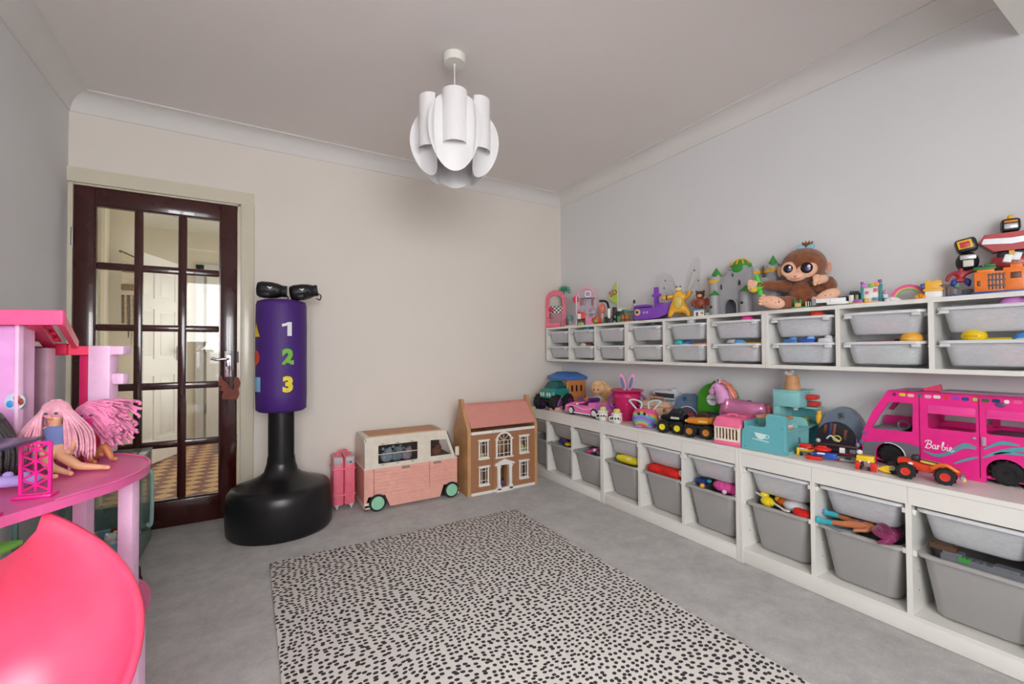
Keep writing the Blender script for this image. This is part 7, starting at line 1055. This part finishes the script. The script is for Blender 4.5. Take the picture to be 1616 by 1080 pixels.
# chair and dolls
chm = thing('toy_chair', 'hot pink toy chair on the mansion deck', 'toy chair', hw_(-0.01, 0.02, 0.7905), HA)
B().box((0, 0, 0.028), (0.07, 0.06, 0.006), bev=0.003).o('seat', m_mgt, chm); B().plate(rnd([(-0.036, 0.04), (0.036, 0.04), (0.042, 0.11), (-0.042, 0.11)], 0.012), [rnd([(-0.02, 0.055), (0.02, 0.055), (0.024, 0.095), (-0.024, 0.095)], 0.006)], 0.006, 'y', 0.028).o('backrest', m_mgt, chm)
for x in (-0.03, 0.03):
    for y in (-0.024, 0.026): B().tube([(x, y, 0.026), (x * 1.15, y * 1.15, 0.0)], 0.004, 6).o('leg', m_mgt, chm)
def doll(label, loc, rz, m_s, hair, hcol, dress, head, legs, curly=False):
    t = thing('doll', label, 'doll', loc, rz, 'dolls')
    hx, hy, hz = head
    vs_ = [(0, 0, 0.012, 0.02, 0.016), (0.0, 0, 0.035, 0.014, 0.011), (hx * 0.5, hy * 0.5, 0.062, 0.02, 0.012), (hx * 0.8, hy * 0.8, hz - 0.03, 0.0062), (hx, hy, hz, 0.021, 0.02)]
    es = [(0, 1), (1, 2), (2, 3), (3, 4)]
    for lg in legs:
        b0_ = len(vs_); vs_ += [(lg[0][0], lg[0][1], lg[0][2], 0.0125), (lg[1][0], lg[1][1], lg[1][2], 0.0095), (lg[2][0], lg[2][1], lg[2][2], 0.0055), (lg[3][0], lg[3][1], lg[3][2], 0.005)]; es += [(0, b0_), (b0_, b0_ + 1), (b0_ + 1, b0_ + 2), (b0_ + 2, b0_ + 3)]
    for s_ in (-1, 1):
        b0_ = len(vs_); vs_ += [(hx * 0.5 + s_ * 0.023, hy * 0.5, 0.064, 0.0065), (hx * 0.3 + s_ * 0.034, -0.012, 0.036, 0.0055), (s_ * 0.024 + 0.01, -0.036, 0.018, 0.0048), (s_ * 0.02 + 0.012, -0.05, 0.014, 0.006)]; es += [(2, b0_), (b0_, b0_ + 1), (b0_ + 1, b0_ + 2), (b0_ + 2, b0_ + 3)]
    skin_mesh('body', vs_, es, m_s, t)
    B().lathe([(0.0235, 0.004), (0.019, 0.028), (0.022, 0.05), (0.024, 0.064), (0.017, 0.07)], 16, (hx * 0.3, hy * 0.3, 0), sc=(1.05, 0.8)).o('outfit', K(dress, 0.6), t)
    for s_ in (-1, 1): B().ell((hx + s_ * 0.0085, hy - 0.0185, hz + 0.002), (0.0035, 0.002, 0.0028), u=8, v=6).o('eye', K('3c4a5c'), t)
    B().tube([(hx - 0.005, hy - 0.0195, hz - 0.010), (hx, hy - 0.0202, hz - 0.0108), (hx + 0.005, hy - 0.0195, hz - 0.010)], 0.0011, 5).o('mouth', K('c0444c'), t); B().ell((hx, hy - 0.021, hz - 0.003), (0.0022, 0.003, 0.003), u=8, v=6).o('nose', m_s, t)
    m_h = hairmat(hair, hcol); hb = B().ell((hx, hy + 0.006, hz + 0.007), (0.026, 0.023, 0.023)); rr = random.Random(len(label))
    if curly:
        for k in range(170):
            a = rr.uniform(0.0, 3.6); e_ = rr.uniform(0.01, 0.07); z_ = rr.uniform(-0.075, 0.03)
            p0_ = Vector((hx + 0.018 * math.cos(a), hy + 0.006 + 0.014 * math.sin(a), hz + 0.014)); p2_ = Vector((hx + 0.028 + e_ * abs(math.cos(a * 0.5)), hy + 0.02 * math.sin(a * 2), hz + z_)); md = (p0_ + p2_) / 2 + Vector((rr.uniform(-0.01, 0.01), rr.uniform(-0.015, 0.015), 0.014))
            pts_ = bez([p0_, md, p2_, p2_ + Vector((rr.uniform(-0.008, 0.012), 0, rr.uniform(-0.012, 0.008)))], 4); hb.tube(pts_, [0.0038] * (len(pts_) - 1) + [0.001], 5)
    else:
        for k in range(150):
            a = R(-46 + 272 * k / 149); w_ = 0.016 + 0.036 * rr.random(); x_ = hx + w_ * math.cos(a) * 1.1; y_ = hy + 0.006 + (0.018 + 0.012 * rr.random()) * math.sin(a)
            hb.tube(bez([(hx + 0.006 * math.cos(a), hy + 0.006 + 0.006 * math.sin(a), hz + 0.029), (hx + 0.025 * math.cos(a), hy + 0.006 + 0.024 * math.sin(a), hz + 0.004), (x_ * 1.0 + 0.006 * math.cos(a), y_, hz - 0.045), (x_ + 0.012 * math.cos(a), y_ - 0.004, hz - 0.085 - 0.025 * rr.random())], 4), [0.003] * 8 + [0.0026] * 4 + [0.001], 5)
    hb.o('hair', m_h, t, sharp=1.5)
    return t
doll('seated doll with long straight pale pink hair on the mansion deck', hw_(-0.004, 0.005, 0.822), HA + 12, m_skin, 'pale_pink_doll_hair', (232, 156, 176), '6a78b0', (-0.004, -0.008, 0.098), [[(0.018, -0.03, 0.004), (0.05, -0.045, -0.018), (0.095, -0.05, -0.024), (0.108, -0.06, -0.024)], [(-0.012, -0.03, 0.006), (0.01, -0.062, -0.012), (0.045, -0.078, -0.024), (0.056, -0.09, -0.024)]])
doll('seated doll with curly pink hair blowing to the right', hw_(-0.005, 0.10, 0.793), HA + 20, m_skin2, 'candy_pink_curls', (228, 124, 168), 'd82848', (0.0, -0.004, 0.108), [[(0.018, -0.03, 0.012), (0.04, -0.045, 0.036), (0.055, -0.06, 0.004), (0.066, -0.07, 0.006)], [(-0.014, -0.03, 0.012), (0.006, -0.055, 0.036), (0.02, -0.07, 0.004), (0.03, -0.082, 0.006)]], True)
doll('seated doll with long black hair beside the lilac wall', hw_(-0.085, -0.065, 0.805), HA - 10, m_skin2, 'black_doll_hair', (40, 26, 30), '4a5c98', (0.0, -0.004, 0.105), [[(0.018, -0.03, 0.006), (0.05, -0.06, 0.006), (0.085, -0.08, 0.006), (0.096, -0.09, 0.008)], [(-0.014, -0.03, 0.006), (0.0, -0.07, 0.006), (0.02, -0.10, 0.006), (0.03, -0.112, 0.008)]])
ld = thing('doll', 'doll lying on the mansion deck, legs out, one lilac boot', 'doll', hw_(-0.085, -0.15, 0.8015), HA + 6, 'dolls')
skin_mesh('body', [(-0.06, 0, 0.004, 0.02, 0.012), (-0.09, 0, 0.006, 0.014, 0.011), (-0.12, 0, 0.008, 0.02, 0.012), (-0.145, 0, 0.01, 0.006), (-0.17, 0, 0.014, 0.021, 0.02), (0.0, -0.014, 0.006, 0.012), (0.06, -0.018, 0.008, 0.0095), (0.13, -0.016, 0.006, 0.006), (0.148, -0.018, 0.008, 0.005), (0.0, 0.016, 0.004, 0.012), (0.06, 0.02, 0.003, 0.0095), (0.135, 0.03, 0.0, 0.006), (0.155, 0.032, 0.001, 0.005), (-0.118, -0.03, 0.002, 0.006), (-0.06, -0.04, 0.0, 0.005), (-0.118, 0.03, 0.002, 0.006), (-0.06, 0.04, 0.0, 0.005)], [(0, 1), (1, 2), (2, 3), (3, 4), (0, 5), (5, 6), (6, 7), (7, 8), (0, 9), (9, 10), (10, 11), (11, 12), (2, 13), (13, 14), (2, 15), (15, 16)], m_skin, ld)
B().tube([(0.085, -0.017, 0.008), (0.13, -0.016, 0.007)], [0.0115, 0.010], 10).ell((0.138, -0.018, 0.01), (0.015, 0.009, 0.010)).ell((0.128, -0.016, 0.02), (0.007, 0.006, 0.005)).ell((0.1, -0.012, 0.02), (0.008, 0.006, 0.006)).o('boot', K('b4a0e4', 0.5), ld); B().ell((-0.172, 0.002, 0.018), (0.026, 0.025, 0.02)).ell((-0.195, 0, 0.006), (0.03, 0.035, 0.008)).o('hair', hairmat('brown_doll_hair', (86, 50, 34)), ld); B().lathe([(0.021, -0.05), (0.015, -0.02), (0.021, 0.0), (0.017, 0.012)], 14, (-0.11, 0, 0.008), (0, -PI / 2, 0), sc=(0.62, 1)).o('outfit', K('7a50a0', 0.6), ld)
# ------------------------------------------------------------------ glass stand by the door with tub
gs = thing('glass_stand', 'greenish glass stand with mint uprights between door and doll mansion', 'stand', (-3.185, -0.42, 0))
m_gg = film('green_tinted_glass', (150, 186, 176), 0.3, 0.05); m_mint = K('a8ccc4', 0.35)
B().box((0, 0, 0.512), (0.38, 0.58, 0.012), bev=0.002).o('top_glass', film('grey_glass_top', (166, 174, 172), 0.75, 0.05), gs); B().box((0, 0, 0.02), (0.38, 0.58, 0.01), bev=0.002).o('bottom_shelf', mat('stand_grey', (120, 128, 126), 0.3), gs)
B().box((0.186, 0, 0.265), (0.006, 0.56, 0.48)).o('front_glass', m_gg, gs)
for x in (-0.175, 0.175):
    for y in (-0.275, 0.275): B().box((x, y, 0.2535), (0.018, 0.018, 0.5), bev=0.003).o('upright', mat('mint_edge', (112, 150, 140), 0.3), gs)
B().tube(bez([(0.19, 0.12, 0.14), (0.21, 0.12, 0.15), (0.21, 0.12, 0.40), (0.19, 0.12, 0.41)]), 0.009, 8).o('handle', m_mint, gs); B().box((0.0, 0.284, 0.27), (0.34, 0.006, 0.47)).o('end_glass', m_gg, gs)
tag(B(Matrix.Translation((-3.16, -0.37, 0.5185))).lathe([(0.001, 0.0), (0.11, 0.0), (0.135, 0.012), (0.13, 0.014), (0.105, 0.004), (0.001, 0.004)], 32).ell((0, 0, 0.012), (0.03, 0.03, 0.008)).o('black_tray', K('18181a', 0.15)), 'round black tray on the glass stand', 'tray')
tub = thing('toy_tub', 'pale blue toy tub on the lower shelf of the glass stand', 'tub', (-3.14, -0.40, 0.0255))
B().lathe([(0.001, 0), (0.10, 0), (0.125, 0.05), (0.13, 0.11), (0.136, 0.112), (0.138, 0.106), (0.125, 0.106), (0.12, 0.05), (0.095, 0.006), (0.001, 0.006)], 32).o('body', K('8cb8c4', 0.4), tub); B().tube(bez([(-0.1, -0.09, 0.10), (-0.08, -0.10, 0.14), (0.02, -0.135, 0.12), (0.03, -0.128, 0.1)]), 0.007, 8).o('handle', K('8cb8c4', 0.4), tub)
for x, y, c, lb in ((0.03, -0.04, 'f0ece6', 'white soft toy in the pale blue tub'), (0.035, 0.05, '8a4a34', 'brown soft toy in the pale blue tub'), (-0.05, 0.0, 'c8a890', 'fawn soft toy in the pale blue tub')):
    s_ = thing('soft_toy', lb, 'soft toy', (-3.14 + x, -0.40 + y, 0.07), 30, 'soft toys in the tub'); fm = mat('fluff_%s' % c, tuple(int(c[i:i + 2], 16) for i in (0, 2, 4)), 0.95, noise=0.2, scale=60, bump=0.6)
    B().ell((0, 0, 0.03), (0.034, 0.03, 0.034)).o('body', fm, s_); B().ell((0.0, 0, 0.074), (0.026, 0.024, 0.022)).ell((-0.016, 0, 0.094), 0.008).ell((0.016, 0, 0.094), 0.008).o('head', fm, s_)
# wooden toy trolley wheel peeping out by the mansion
tw = thing('toy_trolley', 'small mint toy trolley with wooden wheels on the carpet by the stand', 'toy trolley', (-2.995, -0.83, 0), 12)
B().box((-0.02, 0.0, 0.10), (0.14, 0.17, 0.09), bev=0.006).o('box', m_mint, tw)
for x in (-0.1, 0.055):
    for y in (-0.06, 0.06): w_ = B().lathe([(0.0005, -0.008), (0.042, -0.008), (0.042, 0.008), (0.0005, 0.008)], 24, (x, y, 0.047), (0, PI / 2, 0)).o('wheel', mat('toy_wheel_wood', (190, 156, 104), 0.5, noise=0.1), tw); B().lathe([(0.042, -0.009), (0.047, -0.007), (0.047, 0.007), (0.042, 0.009)], 24, (x, y, 0.047), (0, PI / 2, 0)).o('tyre', K('3c302c', 0.7), w_)
B().tube([(-0.1, -0.06, 0.047), (0.055, -0.06, 0.047)], 0.006, 6).o('axle', K('6a5a48'), tw); B().tube([(-0.1, 0.06, 0.047), (0.055, 0.06, 0.047)], 0.006, 6).o('axle', K('6a5a48'), tw)
